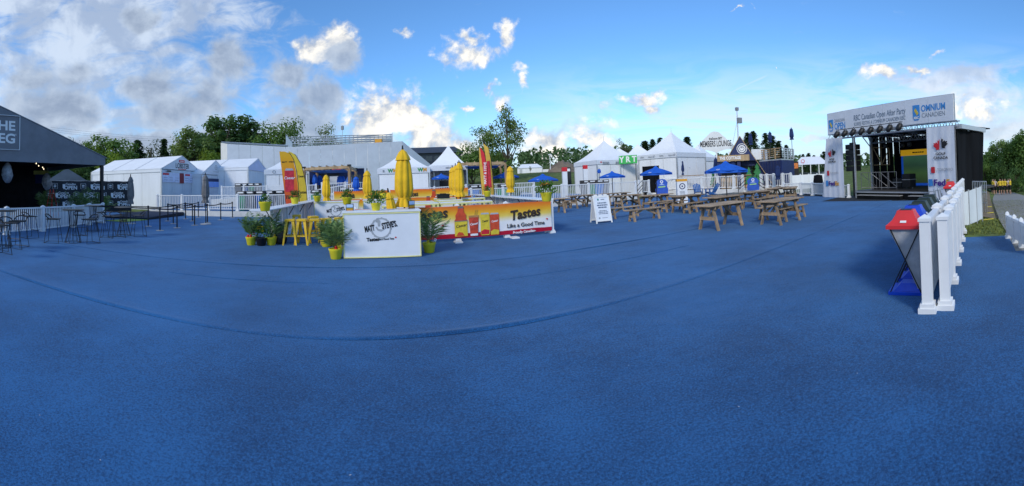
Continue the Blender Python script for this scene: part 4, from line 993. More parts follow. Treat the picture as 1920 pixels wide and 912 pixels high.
def waste_bin(loc, rz, m_, label):
    t = thing('waste_bin', label, 'bin', loc, rz, 'recycling bins behind the railings')
    b = MB(); vs = []
    for z, w, dd in ((.0, .22, .24), (.92, .29, .33)): vs += [(-w, -dd, z), (w, -dd, z), (w, dd, z), (-w, dd, z)]
    b.add(vs, [(0, 1, 5, 4), (1, 2, 6, 5), (2, 3, 7, 6), (3, 0, 4, 7), (3, 2, 1, 0), (4, 5, 6, 7)]); b.build('body', m_, t, bev=.015)
    MB().span((-.3, -.35, .93), (.3, .34, .97)).build('rim', m_, t)
    c_ = MB().span((-.28, -.3, .975), (.28, .26, 1.24)).build('collar', M_BOXLID, t, bev=.02)
    MB().span((-.2, -.312, 1.1), (.2, -.302, 1.19)).build('label_strip', M_LET_W, c_)
    for s in (-1, 1): MB().cyl((s * .22, .26, .09), (s * .27, .26, .09), .09, .09, 12).build('wheel', M_BLACKM, t)
bl = [(454, 24.6, PZ, M_GREEN, 'green bin with dark collar behind the platform railing'), (471, 24.6, PZ, M_GREYB, 'grey bin right of the green one behind the platform railing'), (489, 24.6, PZ, M_BLUEB, 'blue bin with dark collar left of the flags'),
      (507, 24.9, PZ, M_GREYB, 'grey bin between blue bin and orange flag'), (526, 25.0, PZ, M_GREYB, 'grey bin right against the orange flag'), (449, 30, TZ0, M_GREYB, 'leftmost bin on the upper terrace'), (460, 30, TZ0, M_BLUEB, 'blue bin on the upper terrace'),
      (472, 30, TZ0, M_GREEN, 'green bin on the upper terrace'), (483, 30, TZ0, M_GREYB, 'rightmost bin on the upper terrace'), (593, 23.4, PZ, M_GREEN, 'green bin right of the yellow flag'),
      (645, 26.3, .45, M_GREYB, 'grey bin below the pergola ramp'), (661, 26.3, .45, M_GREYB, 'grey bin left of the closed blue umbrella'), (677, 26.3, .45, M_GREYB, 'grey bin right of the closed blue umbrella'),
      (887, 24.6, PZ, M_BLUEB, 'blue bin left of the red flag'), (902, 25, PZ, M_GREYB, 'grey bin hidden by the red flag'), (942, 24.4, PZ, M_GREEN, 'green bin right of the red flag behind the railing'),
      (1107, 28, .35, M_GREEN, 'green bin behind the railing left of the blue bin'), (1121, 28, .35, M_BLUEB, 'blue bin behind the railing near the striped sign column'), (1132, 28.3, .35, M_GREYB, 'grey bin right of the blue bin near the umbrella'), (1096, 28, .35, M_GREYB, 'grey bin left of the green bin near the sign column')]
for x, d, z, m_, l in bl: waste_bin(PD(x, d, z), SA, m_, l)
tag(MB().span((-.55, -.4, 0), (.55, .4, .62)).span((-.58, -.43, .62), (.58, .43, .68)).build('green_crate', M_GREEN, loc=G(511, 399) + EN * 4.2 + Vector((0, 0, PZ)), rz=SA), 'wide green lidded crate behind the counter plant', 'crate')

# ---------------------------------------------------------------- white tents
M_TENT = mat('white_tent_vinyl', (.80, .81, .83), .5, .03, 1.0, .10, 2.5, spec=.35, dirt=.05)
M_TWALL = mat('white_tent_wall', (.80, .81, .83), .6, .05, 1.5, .5, 1.6, streak=True, dirt=.06)
M_ALU = mat('aluminium', (.6, .6, .6), .4, .05, metal=.7)
def gable_tent(label, FL, FR, L, ez, rz_, front=None, vd=.28, nb=3):
    FL, FR = Vector(FL), Vector(FR); a = math.atan2((FR - FL).y, (FR - FL).x); W = (FR - FL).length
    t = thing('gable_tent', label, 'tent', FL, a)
    # local: x along the front (left to right seen from outside), y away
    rf = MB()
    for x0_, x1_ in ((-.08, W / 2), (W + .08, W / 2)):
        for k in range(nb):
            y0_, y1_ = L * k / nb, L * (k + 1) / nb - .05
            MB().thick([(x0_, y0_ - .02, ez), (x1_, y0_ - .02, rz_), (x1_, y1_, rz_), (x0_, y1_, ez)], (0, 0, .03)).build('roof_panel', M_TENT, t)
            if k: MB().bar((x0_, y0_ - .03, ez + .02), (x1_, y0_ - .03, rz_ + .02), .08, .05).build('roof_rib', M_ALU, t)
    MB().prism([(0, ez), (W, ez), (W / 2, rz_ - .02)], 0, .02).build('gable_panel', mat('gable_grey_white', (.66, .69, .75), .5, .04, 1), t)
    MB().prism([(0, ez), (W, ez), (W / 2, rz_ - .02)], L - .02, L).build('rear_gable', M_TENT, t)
    for x in (-.06, W + .03): MB().span((x, 0, ez - vd), (x + .03, L, ez)).build('valance', M_TENT, t)
    nw = max(2, int(L / 2.2)); wm = MB().span((0, 0, 0), (.02, L / nw - .03, ez - vd)).mesh('wall_panel', M_TWALL)
    for k in range(nw): part('wall_panel', wm, t, (0, L * k / nw, 0)); part('wall_panel', wm, t, (W - .02, L * k / nw, 0))
    nf = max(2, int(W / 1.5)); fm = MB().span((0, 0, 0), (W / nf - .03, .02, ez - .05)).mesh('front_panel', mat('front_curtain', (.56, .62, .70), .6, .06, 1.5, .4, 1.6, streak=True))
    for k in range(nf): part('front_panel', fm, t, (W * k / nf + .015, .05, 0))
    for x, y in ((0, 0), (W, 0), (0, L), (W, L)): MB().span((x - .06, y - .03, 0), (x + .06, y + .09, ez)).build('leg', M_ALU, t)
    return t, W
M_MENU = mat('menu_board_blue', (.60, .66, .86), .4, .10, 3); M_NAVY = mat('navy_paint', (.010, .022, .10), .5, .12, 2)
M_DKRED = mat('maroon_print', (.22, .02, .03), .6)
GZ = 0.25
def up(p, z): return Vector((p.x, p.y, z))
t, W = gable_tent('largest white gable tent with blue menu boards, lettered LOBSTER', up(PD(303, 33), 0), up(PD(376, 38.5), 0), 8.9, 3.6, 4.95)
mo = MB().span((.1, -.03, 2.42), (W - .1, -.005, 3.28)).build('menu_board', M_MENU, t)
MB().span((W * .42, -.045, 2.35), (W * .53, -.032, 3.3)).build('menu_poster', M_DKRED, mo)
for k, (a, b) in enumerate(((.15, 1.05), (W * .56, W * .69), (W * .85, W * .98))): MB().span((a, -.045, 3.08), (b, -.032, 3.24)).build('menu_heading', M_RED, mo)
for k in range(14):
    xx = .3 + (k % 7) * (W - .6) / 7
    if abs(xx + .3 - W * .475) < .5: continue
    MB().span((xx, -.042, 2.62 + .2 * (k // 7)), (xx + .55, -.032, 2.65 + .2 * (k // 7))).build('menu_line', mat('menu_ink', (.20, .22, .35), .6), mo)
text('LOBSTER', .66, t, (W / 2, -.02, 3.97), mat('dark_green_grey_ink', (.05, .06, .07), .6), bold=.008, fit=2.3, depth=.002); MB().span((W / 2 - .55, -.03, 4.32), (W / 2 + .35, -.004, 4.55)).build('red_plate', M_RED, t); dashes(t, W / 2 - .1, -.032, 4.435, .7, .07, M_LET_W); dashes(t, W / 2, -.02, 3.68, 1.5, .07, M_RED)
for x in (.85, 1.15): MB().box((x, -.1, 3.42), (.14, .16, .12)).build('spot_lamp', M_BLACKM, t)
t, W = gable_tent('small white gable tent with navy topped menu board, right of the LOBSTER tent', up(PD(379, 36.5), 0), up(PD(429, 41), 0), 7, 3.25, 4.75, nb=2)
mo = MB().span((.1, -.03, 2.0), (W - .1, -.005, 2.75)).build('menu_board', mat('menu_board_azure', (.22, .38, .85), .4, .08, 3), t); MB().span((.1, -.045, 2.55), (W - .1, -.032, 2.85)).build('menu_header', M_NAVY, mo)
ring_print(t, W / 2, 4.0, -.01, .19, .25, M_RING); text('25', .25, t, (W / 2, -.012, 4.0), M_RING, depth=.002); dashes(t, W / 2, -.01, 3.55, 1.1, .06, M_RING)
t, W = gable_tent('white gable tent with pale blue end wall in front of the clad stand', up(PD(466, 38), 0), up(PD(501, 45), 0), 10.5, 3.95, 5.1)
MB().prism([(.1, 3.7), (W - .1, 3.7), (W - .1, 4.0), (W / 2, 4.9), (.1, 4.0)], -.03, -.01).build('blue_film', mat('blue_film', (.36, .46, .72), .3, .08, 2), t)
def pagoda(label, x, d, size, rot, ey, ay, ax=None, z0=0.0, walls=(1, 1, 1, 1), vd=.38, spike=False, vm=None, asz=None):
    c_ = PD(x, d); a0 = math.atan2(c_.y, c_.x) - R(90)
    ez = zat(x, ey, d); azz = zat(x, ay, d); h = size / 2
    t = thing('peaked_tent', label, 'tent', up(c_, z0), a0 + R(rot), 'white peaked tents'); ez -= z0; azz -= z0
    N = 9; r_ = MB()
    for s in range(4):
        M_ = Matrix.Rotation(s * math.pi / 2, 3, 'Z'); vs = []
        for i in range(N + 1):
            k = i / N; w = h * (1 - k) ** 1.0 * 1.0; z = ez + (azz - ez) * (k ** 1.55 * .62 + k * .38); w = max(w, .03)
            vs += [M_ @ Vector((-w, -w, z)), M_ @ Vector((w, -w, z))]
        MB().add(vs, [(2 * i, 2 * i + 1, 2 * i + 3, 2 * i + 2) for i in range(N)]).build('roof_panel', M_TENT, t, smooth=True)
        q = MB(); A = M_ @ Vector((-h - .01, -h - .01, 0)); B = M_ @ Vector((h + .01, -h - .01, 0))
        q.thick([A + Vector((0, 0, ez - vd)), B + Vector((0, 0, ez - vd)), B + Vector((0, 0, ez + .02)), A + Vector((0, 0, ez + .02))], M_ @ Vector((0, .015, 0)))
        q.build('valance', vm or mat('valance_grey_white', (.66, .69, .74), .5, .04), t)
        P_ = M_ @ Vector((-h + .06, -h + .06, 0)); MB().span((P_.x - .05, P_.y - .05, 0), (P_.x + .05, P_.y + .05, ez - .03)).build('leg', M_ALU, t)
        if walls[s]:
            for k in range(3):
                A = M_ @ Vector((-h + .12 + k * (size - .24) / 3, -h + .05, 0)); B = M_ @ Vector((-h + .12 + (k + 1) * (size - .24) / 3 - .03, -h + .05, 0)); zz = Vector((0, 0, ez - vd - .01))
                MB().thick([A, B, B + zz, A + zz], M_ @ Vector((0, .02, 0))).build('wall_panel', M_TWALL, t)
    if spike: MB().cyl((0, 0, azz), (0, 0, azz + .5), .025, .01, 6).build('finial', M_ALU, t)
    return t, ez, h
M_GRN = mat('green_print', (.03, .28, .06), .6); M_ORNG = mat('orange_print', (.70, .33, .03), .6); M_SPON = mat('sponsor_grey_print', (.25, .28, .32), .6)
t, ez, h = pagoda('white peaked tent with green and gold initials behind the big umbrella', 760, 28.5, 3.75, -3, 317.5, 283)
for x in (-h * .22 - .35, h * .72): text('W', .34, t, (x - .16, -h - .03, ez - .17), M_GRN, bold=.014, depth=.002); text('M', .34, t, (x + .16, -h - .03, ez - .17), M_ORNG, bold=.014, depth=.002)
for x in (-h * .75, h * .25): MB().span((x - .06, -h - .03, ez - .25), (x + .06, -h - .02, ez - .1)).build('crest_print', M_SPON, t)
t, ez, h = pagoda('white peaked tent with open front left of the second pergola', 843, 29.5, 2.9, -3, 312, 273, walls=(0, 1, 1, 1)); dashes(t, .4, -h - .03, ez - .18, 1.2, .1, M_SPON)
MB().span((-.7, -h + .3, 0), (.0, -h + .36, 2.0)).build('doorway', M_BLACKM, t)
t, ez, h = pagoda('low white tent behind the two left feather flags', 538, 32, 3.6, 0, 320, 296); ring_print(t, -1.0, ez - .18, -h - .03, .09, .13, M_SPON); ring_print(t, 1.5, ez - .18, -h - .03, .09, .13, M_SPON)
t, ez, h = pagoda('tall white peaked tent with red crest printed valance, left of the green sign', 1135, 38, 4.6, 32, 303, 264, spike=True, asz=1)
for k in range(3): dashes(t, -1.3 + k * 1.4, -h - .04, ez - .2, .8, .09, M_SPON, 2, .13, k)
leaf_print(t, -1.85, ez - .2, -h - .04, .12)
t, ez, h = pagoda('white peaked tent behind the tall one, its ridge showing at the right', 1163, 43, 4.2, 10, 300, 278)
t, ez, h = pagoda('small white peaked tent above the green sign', 1198, 40, 3.6, 8, 296, 270)
t, ez, h = pagoda('tallest white peaked tent with dark open doorway in the middle distance', 1262, 35, 4.5, -38, 290, 248, spike=True)
for k in range(4): text(['OPEN', 'theScore BET', 'OPEN', 'theScore BET'][k], .24, t, (-1.7 + k * 1.15, -h - .04, ez - .2), M_SPON, depth=.002, fit=.45 if k % 2 == 0 else .8)
MB().span((-1.75, -h + .0, 0), (.2, -h + .04, 2.6)).build('doorway', M_BLACKCL, t)
t, ez, h = pagoda('small white peaked tent right of the tallest one', 1311, 39, 3.2, -30, 297, 272)
# green letter board
a, b = at(1161, 308, 36), at(1195, 305, 35.4); t = thing('green_sign', 'bright green sign with white letters on the tent row', 'sign', up(a, a.z), math.atan2((b - a).y, (b - a).x)); L = math.hypot((b - a).x, (b - a).y)
MB().span((0, -.03, 0), (L, 0, .78)).build('board', mat('bright_green_print', (.05, .45, .10), .5, .05), t); text('Y R T', .75, t, (L / 2, -.035, .38), M_LET_W, bold=.03, depth=.002, sx=.95)
for x in (.08, L - .08): MB().span((x - .03, .01, -a.z), (x + .03, .05, .7)).build('support', M_ALU, t)
# open-air marquee with big lettering
c_ = PD(1343, 46); a0 = math.atan2(c_.y, c_.x) - R(90); t = thing('lounge_tent', 'white arched tent front with large MEMBERS LOUNGE lettering', 'tent', c_, a0)
def lz(x, y): return ((x - 1343) * 46 / FPX, zat(1343, y, 46))
top = [lz(*p) for p in ((1298, 281), (1312, 270), (1326, 257), (1336, 248), (1343, 246), (1351, 248), (1362, 258), (1374, 270), (1386, 280))]
bot = [lz(*p) for p in ((1386, 284), (1374, 281), (1363, 281), (1352, 284), (1345, 287), (1338, 284), (1328, 281), (1318, 281), (1308, 284), (1298, 286))]
xs = sorted(set(p[0] for p in top + bot))
def itp(c, x):
    c = sorted(c)
    for (xa, za), (xb, zb) in zip(c, c[1:]):
        if xa <= x <= xb: return za + (zb - za) * (x - xa) / max(1e-6, xb - xa)
    return c[0][1] if x < c[0][0] else c[-1][1]
m = MB()
for xa, xb in zip(xs, xs[1:]): m.prism([(xa, itp(bot, xa)), (xb, itp(bot, xb)), (xb, itp(top, xb)), (xa, itp(top, xa))], 0, .05)
m.build('front_panel', mat('lounge_cloth', (.72, .73, .74), .55, .04, 1), t)
r_ = MB(); r_.add([(x, y, z) for y in (.05, 6) for x, z in top], [(i, i + 1, i + 1 + len(top), i + len(top)) for i in range(len(top) - 1)]); r_.build('roof', M_TENT, t, smooth=True)
text('MEMBERS LOUNGE', .98, t, (.1, -.02, lz(1343, 270)[1]), mat('charcoal_ink', (.05, .055, .065), .6), bold=.02, sx=.46, depth=.003); text('theScore BET', .40, t, (.1, -.02, lz(1343, 260)[1]), MATS['charcoal_ink'], bold=.012, sx=.72, depth=.003)
for x in (1300, 1345, 1369, 1385): MB().span((lz(x, 280)[0] - .1, .05, 0), (lz(x, 280)[0] + .1, .25, lz(x, 285)[1])).build('leg', M_TENT, t)
MB().span((lz(1298, 0)[0], 5.9, 0), (lz(1386, 0)[0], 6, 3.4)).build('rear_wall', M_DKTENT, t)
# ---------------------------------------------------------------- clad grandstand, dark building, pergolas, truck
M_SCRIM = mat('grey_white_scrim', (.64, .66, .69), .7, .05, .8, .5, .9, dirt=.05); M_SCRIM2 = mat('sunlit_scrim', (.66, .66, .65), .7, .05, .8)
gs = thing('grandstand', 'huge grandstand clad in grey white scrim behind the tents', 'grandstand', PD(560, 58))
def scrim(pa, pb, za0, za1, zb0, zb1, n, m_=M_SCRIM):
    o = gs.location
    for i in range(n):
        u, v = i / n, (i + 1) / n; A, B = Vector(pa).lerp(Vector(pb), u), Vector(pa).lerp(Vector(pb), v)
        A, B = A - o, B - o; ta, tb = za1 + (zb1 - za1) * u, za1 + (zb1 - za1) * v; sag = .12 * math.sin(math.pi * (i % 2))
        k = (B - A).normalized() * .012
        MB().thick([(A.x + k.x, A.y + k.y, za0), (B.x - k.x, B.y - k.y, za0), (B.x - k.x, B.y - k.y, tb), (A.x + k.x, A.y + k.y, ta)], (-k.y * 4, k.x * 4, 0)).build('scrim_panel', m_, gs)
q0, q1, q3, q4 = PD(415, 54.5), PD(427, 52), PD(757, 54), PD(815, 57)
z1_, z3_ = zat(427, 270, 52), zat(757, 265, 54)
def wz(x):
    p = gx(x); return zat(x, 270 + (x - 427) * 6 / 118 if x < 545 else 276 - (x - 545) * 11 / 212, p.length)
def gx(x):
    a = math.atan2(ray(x, hy(x)).x, ray(x, hy(x)).y); d = Vector((math.sin(a), math.cos(a), 0)); e = q3 - q1; return d * ((q1.x * e.y - q1.y * e.x) / (d.x * e.y - d.y * e.x))
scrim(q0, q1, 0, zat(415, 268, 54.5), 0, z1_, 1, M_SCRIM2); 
for k in range(15):
    xa, xb = 427 + 22 * k, 449 + 22 * k; scrim(gx(xa), gx(xb), 0, wz(xa), 0, wz(xb), 1)
scrim(q3, q4, 0, z3_, 0, zat(815, 314, 57), 3)
def rel(p): return p - gs.location
for (xa, ya, xb, yb, d) in ((415, 266.5, 540, 273, 55), (416, 268.5, 540, 274.5, 55), (536, 258, 735, 253, 60), (536, 262, 735, 257.5, 60), (536, 266, 735, 262, 60), (536, 271, 735, 265.5, 60), (605, 262, 735, 252, 61)):
    MB().cyl(rel(at(xa, ya, d)), rel(at(xb, yb, d)), .07, .07, 5).build('guard_rail', M_ALU, gs)
for i in range(26):
    x = 538 + i * 7.8; MB().cyl(rel(at(x, 276, 60)), rel(at(x, 257 - i * .12, 60)), .05, .05, 5).build('rail_post', M_ALU, gs)
MB().thick([rel(at(536, 277, 59)), rel(at(548, 277, 59)), rel(at(548, 268, 59)), rel(at(536, 254, 59))], (0, .1, 0)).build('stair_panel', M_ALU, gs)
for i in range(4): MB().bar(rel(at(540 + i * 2, 274 - i * 4, 61 + i)), rel(at(735, 268 - i * 4, 61 + i)), .35, .12).build('seat_bench', mat('bench_aluminium', (.45, .46, .47), .5, .1, metal=.4), gs)
for x, yt in ((642, 235), (736, 249)): MB().cyl(rel(at(x, 270, 59)), rel(at(x, yt, 59)), .06, .05, 6).build('mast', M_ALU, gs)
MB().box(rel(at(642, 240, 59)), (.35, .3, .6)).build('mast_head', M_GREYB, gs); MB().box(rel(at(710, 268, 58)), (1.1, .4, 1.1)).build('orange_box', M_ORNG, gs)
c_ = PD(818, 92); t = thing('dark_building', 'low dark navy building with hipped roof beyond the tents', 'building', c_, math.atan2(c_.y, c_.x) - R(90))
def bz(x, y): return ((x - 818) * 92 / FPX, zat(818, y, 92))
M_DKROOF = mat('slate_roof', (.045, .052, .07), .6, .15, 2); M_DKWALL = mat('navy_glass_wall', (.018, .024, .04), .3, .2, 1)
zr, ze = bz(0, 272)[1], bz(0, 287)[1]
MB().prism([(bz(764, 0)[0], 0), (bz(866, 0)[0], 0), (bz(866, 0)[0], ze), (bz(764, 0)[0], ze)], 0, 12).build('wall', M_DKWALL, t)
xa, xb = bz(760, 0)[0], bz(871, 0)[0]
MB().add([(xa, -.8, ze), (xb, -.8, ze), (xb, 13, ze), (xa, 13, ze), (xa + 1.2, 5, zr), (xb - 1.9, 5, zr)], [(0, 1, 5, 4), (1, 2, 5), (2, 3, 4, 5), (3, 0, 4), (3, 2, 1, 0)]).build('roof', M_DKROOF, t)
wm_ = MB().span((0, -.04, 0), (1.5, -.01, 1.3)).mesh('window', mat('dark_window', (.03, .045, .06), .1, .2))
for k in range(6): part('window', wm_, t, (xa + 1.0 + k * 2.1, 0, ze - 2.0))
c_ = PD(995, 106); gz_ = TZ(c_.x, c_.y); t = thing('far_white_tent', 'far white gable tent on the green rise behind the railing', 'tent', (c_.x, c_.y, gz_), math.atan2(c_.y, c_.x) - R(90))
def fz(x, y): return ((x - 995) * 106 / FPX, zat(995, y, 106) - gz_)
MB().prism([fz(971, 325), fz(1018, 325), fz(1018, 315), fz(971, 315)], 0, 5).build('wall', M_TWALL, t); MB().add([fz(971, 315)[:1] + (-.2, fz(971, 315)[1]), fz(1019, 315)[:1] + (-.2, fz(1019, 315)[1]), fz(1009, 307)[:1] + (2.5, fz(1009, 307)[1]), fz(979, 307)[:1] + (2.5, fz(979, 307)[1]), fz(971, 315)[:1] + (5.2, fz(971, 315)[1]), fz(1019, 315)[:1] + (5.2, fz(1019, 315)[1])], [(0, 1, 2, 3), (1, 5, 2), (5, 4, 3, 2), (4, 0, 3)]).build('roof', M_TENT, t)
MB().span((fz(975, 0)[0], -.05, 0), (fz(980, 0)[0], 0, 1.2)).build('door', M_ALU, t)
tag(MB().span((0, 0, 0), (2.8, 1.2, .75)).build('white_skip', M_TWALL, loc=up(PD(1019, 104), TZ(*PD(1019, 104)[:2])), rz=0), 'low white container right of the far tent', 'container')
M_WOOD = mat('pine_timber', (.30, .19, .10), .7, .25, 3, .3, 30, streak=True); M_WOODL = mat('light_timber', (.42, .29, .16), .7, .25, 3, .3, 30, streak=True)
M_SAIL = mat('blue_sail_cloth', (.03, .14, .48), .7, .1)
def pergola(label, pts, d0, ytop, z0, sail=True):
    (xl, dl), (xr, dr), (xb_, db) = pts; A, B, C_ = PD(xl, dl), PD(xr, dr), PD(xb_, db); zt = ytop
    t = thing('timber_pergola', label, 'pergola', up(A, z0)); o = up(A, z0); Dv = A + C_ - B
    Z = zt - z0
    for p in (A, B, C_, Dv): q = p - A; MB().span((q.x - .09, q.y - .09, 0), (q.x + .09, q.y + .09, Z - .2)).build('post', M_WOOD, t)
    for a, b in ((A, B), (B, C_), (C_, Dv), (Dv, A)): MB().bar(a - A + Vector((0, 0, Z - .1)), b - A + Vector((0, 0, Z - .1)), .09, .2).build('beam', M_WOODL, t)
    for k in range(1, 6): u = k / 6; MB().bar((A.lerp(B, u)) - A + Vector((0, 0, Z + .05)), Dv.lerp(C_, u) - A + Vector((0, 0, Z + .05)), .05, .1).build('rafter', M_WOODL, t)
    for p in (A, B, C_, Dv): q = p - A; MB().box((q.x, q.y, Z + .02), (.22, .22, .12)).build('bracket', M_BLACKM, t)
    MB().thick([A.lerp(C_, .12) - A + Vector((0, 0, Z - .25)), B.lerp(Dv, .12) - A + Vector((0, 0, Z - .25)), C_.lerp(A, .12) - A + Vector((0, 0, Z - .3)), Dv.lerp(B, .12) - A + Vector((0, 0, Z - .3))], (0, 0, .02)).build('sail', M_SAIL, t)
pergola('timber pergola with blue sail over the left terrace', ((571, 28.5), (656, 27.0), (668, 32)), 0, zat(620, 313, 28), TZ0)
pergola('timber pergola with blue sail behind the red flag', ((862, 27.0), (949, 27.5), (940, 32)), 0, zat(905, 304, 27), PZ)
c_ = PD(633, 34.5); t = thing('food_trailer', 'navy food trailer with serving hatch under the pergola', 'trailer', up(c_, TZ0), math.atan2(c_.y, c_.x) - R(90) + R(4))
MB().span((-2.55, 0, .3), (2.5, 2.2, 2.55)).build('body', M_NAVY, t, bev=.06); MB().span((-2.6, -.6, 2.45), (2.4, .1, 2.62)).build('awning', M_ALU, t)
ha = MB().span((-1.6, -.02, 1.1), (.2, .02, 2.1)).build('hatch', mat('dark_hatch', (.02, .02, .025), .5), t); MB().span((-.7, -.05, 1.05), (.1, -.021, 1.8)).build('menu_sheet', M_LET_W, ha)
MB().prism([(.5, 1.0), (1.7, 1.0), (1.1, 2.0)], -.03, -.01).build('mountain_print', MATS['menu_board_azure'], t); MB().span((1.3, -.03, 1.1), (2.2, -.01, 1.9)).build('window', MATS['dark_window'], t)
for x in (-1.2, 1.2): MB().cyl((x, -.01, .3), (x, .2, .3), .3, .3, 14).build('wheel', M_BLACKM, t)
so = MB().lathe([(.02, -.3), (.38, -.3), (.42, 0), (.3, .3), (.02, .3)], 16).build('round_sign', M_RED, t, loc=(-.1, -.7, 2.35)); so.scale = (1, .15, .75)
# closed and open blue umbrellas
M_BUMB = mat('royal_blue_cloth', (.010, .105, .52), .75, .12, 4, .3, 16); M_NUMB = mat('navy_umbrella_cloth', (.010, .028, .11), .8, .15, 4, .3, 16); M_POLEW = mat('white_pole', (.6, .6, .6), .5)
def cumb(x, tip, bottom, d, w, z0, label, m_=None, group='closed blue umbrellas', word=None):
    return closed_umbrella('closed_umbrella', label, PD(x, d, z0), zat(x, tip, d) - z0, zat(x, bottom, d) - z0, w, m_ or M_BUMB, group)
for a in ((591, 327, 347, 30.5, .42, TZ0, 'closed blue umbrella at the left pergola post'), (600, 329, 347, 31, .42, TZ0, 'closed blue umbrella second from the left pergola post'), (637, 330, 348, 29.5, .42, TZ0, 'closed blue umbrella left of the mountain print on the trailer'),
          (643, 330, 348, 29.8, .42, TZ0, 'closed blue umbrella over the mountain print on the trailer'), (668, 331, 358, 25.0, .42, PZ, 'closed blue umbrella in front of the ramp railing'), (1124, 317, 325, 33, .30, .5, 'tiny closed blue umbrella in front of the white tent row')): cumb(*a)
def open_umbrella(x, top, edge, half, d, label, z0=0.0, word=True):
    c_ = PD(x, d, z0); zt, ze = zat(x, top, d) - z0, zat(x, edge, d) - z0; r_ = half * d / FPX
    t = thing('open_umbrella', label, 'umbrella', c_, math.atan2(c_.y, c_.x) - R(90) + R(8), 'open blue umbrellas')
    N = 8
    for k in range(N):
        a, b = 2 * math.pi * (k + .5) / N, 2 * math.pi * (k + 1.5) / N; P_ = []
        for q in (0.0, .5, 1.0): P_.append([(r_ * 1.05 * q * math.cos(u), r_ * 1.05 * q * math.sin(u), zt - (zt - ze) * (q ** 1.25) + (0 if u in (a, b) else -.02 * q)) for u in (a, (a + b) / 2, b)])
        m = MB(); m.add([P_[0][1]] + P_[1] + P_[2], [(0, 1, 2), (0, 2, 3), (1, 4, 5, 2), (2, 5, 6, 3)]); 
        e0, e1 = P_[2][0], P_[2][2]; dn = Vector((0, 0, -.10)); m.add([e0, e1, Vector(e1) + dn, Vector(e0) + dn], [(0, 1, 2, 3)]); m.build('canopy_panel', M_BUMB, t)
        MB().cyl((0, 0, zt - .06), (P_[2][0][0] * .96, P_[2][0][1] * .96, ze - .02), .008, .008, 4).build('rib', M_BLACKM, t)
    MB().lathe([(r_ * .2, zt - .05), (r_ * .1, zt + .02), (.02, zt + .07)], 12).build('vent_cap', M_BUMB, t)
    MB().cyl((0, 0, 0), (0, 0, zt - .02), .022, .022, 8).build('pole', M_BLACKM, t); MB().lathe([(.25, 0), (.25, .05), (.04, .08)], 16).build('base', M_BLACKM, t)
    if word: text('OPEN', .13, t, (-r_ * .35, -r_ * .83, ze + (zt - ze) * .12), M_LET_W, rot=(R(90 - 62), 0, R(-4)), depth=.002)
for a in ((828, 327, 334, 19, 27, 'open blue umbrella left of the umbrella trio', PZ), (948, 324, 332, 25, 30, 'open blue umbrella between flag and lone yellow umbrella', PZ), (1018, 328, 338, 28, 26, 'open blue umbrella above the orange potted flowers', PZ),
          (1148, 323, 331, 24, 22.8, 'small open blue umbrella over the far dark picnic table', 0), (1230, 314, 325, 30, 18.9, 'open blue umbrella over the picnic tables left of the sign column'), (1361, 305, 320, 40, 15.3, 'largest open blue umbrella over the middle picnic table')): open_umbrella(*a)
# ---------------------------------------------------------------- picnic tables and benches
M_LUMB = mat('weathered_lumber', (.33, .235, .15), .8, .28, 4, .5, 35, spec=.2, orand=.22); M_LUMB2 = mat('weathered_lumber_top', (.36, .26, .17), .75, .25, 3, .5, 30, spec=.2, orand=.25)
def plank(L, w, t_): return MB().span((-L / 2, -w / 2, 0), (L / 2, w / 2, t_)).mesh('plank', M_LUMB2, bev=.006)
TPL, BPL = plank(1.86, .135, .038), plank(1.80, .135, .038)
def picnic_table(loc, rz, label, first=[None]):
    if first[0] is not None: return dup(first[0], loc, rz, label)
    t = thing('picnic_table', label, 'picnic table', loc, rz, 'brown picnic tables on the blue carpet')
    for k in range(5): part('plank', TPL, t, (0, -.288 + k * .144, .712))
    for sx_ in (-1, 1):
        x = sx_ * .58
        for sy_ in (-1, 1): MB().bar((x, sy_ * .36, 0), (x, sy_ * .17, .70), .045, .10, up=(1, 0, 0)).build('leg', M_LUMB, t)
        MB().span((x + sx_ * .025, -.30, .30), (x + sx_ * .062, .30, .40)).build('cross_brace', M_LUMB, t); MB().span((x + sx_ * .025, -.32, .62), (x + sx_ * .062, .32, .705)).build('top_batten', M_LUMB, t)
        MB().bar((x - sx_ * .03, 0, .36), (sx_ * .1, 0, .70), .045, .085).build('diagonal_brace', M_LUMB, t)
    first[0] = reg(t); return t
def bench(loc, rz, label, first=[None]):
    if first[0] is not None: return dup(first[0], loc, rz, label)
    t = thing('picnic_bench', label, 'bench', loc, rz, 'brown picnic benches on the blue carpet')
    for k in range(2): part('plank', BPL, t, (0, -.075 + k * .15, .412))
    for sx_ in (-1, 1):
        x = sx_ * .60
        for sy_ in (-1, 1): MB().bar((x, sy_ * .17, 0), (x, sy_ * .075, .405), .045, .09, up=(1, 0, 0)).build('leg', M_LUMB, t)
        MB().span((x + sx_ * .025, -.13, .16), (x + sx_ * .06, .13, .24)).build('cross_brace', M_LUMB, t)
        MB().bar((x - sx_ * .03, 0, .2), (sx_ * .12, 0, .40), .04, .075).build('diagonal_brace', M_LUMB, t)
    first[0] = reg(t); return t
def onz(x, y, z): r = ray(x, y); k = (z - CAMH) / r.z; return Vector((r.x * k, r.y * k, 0))
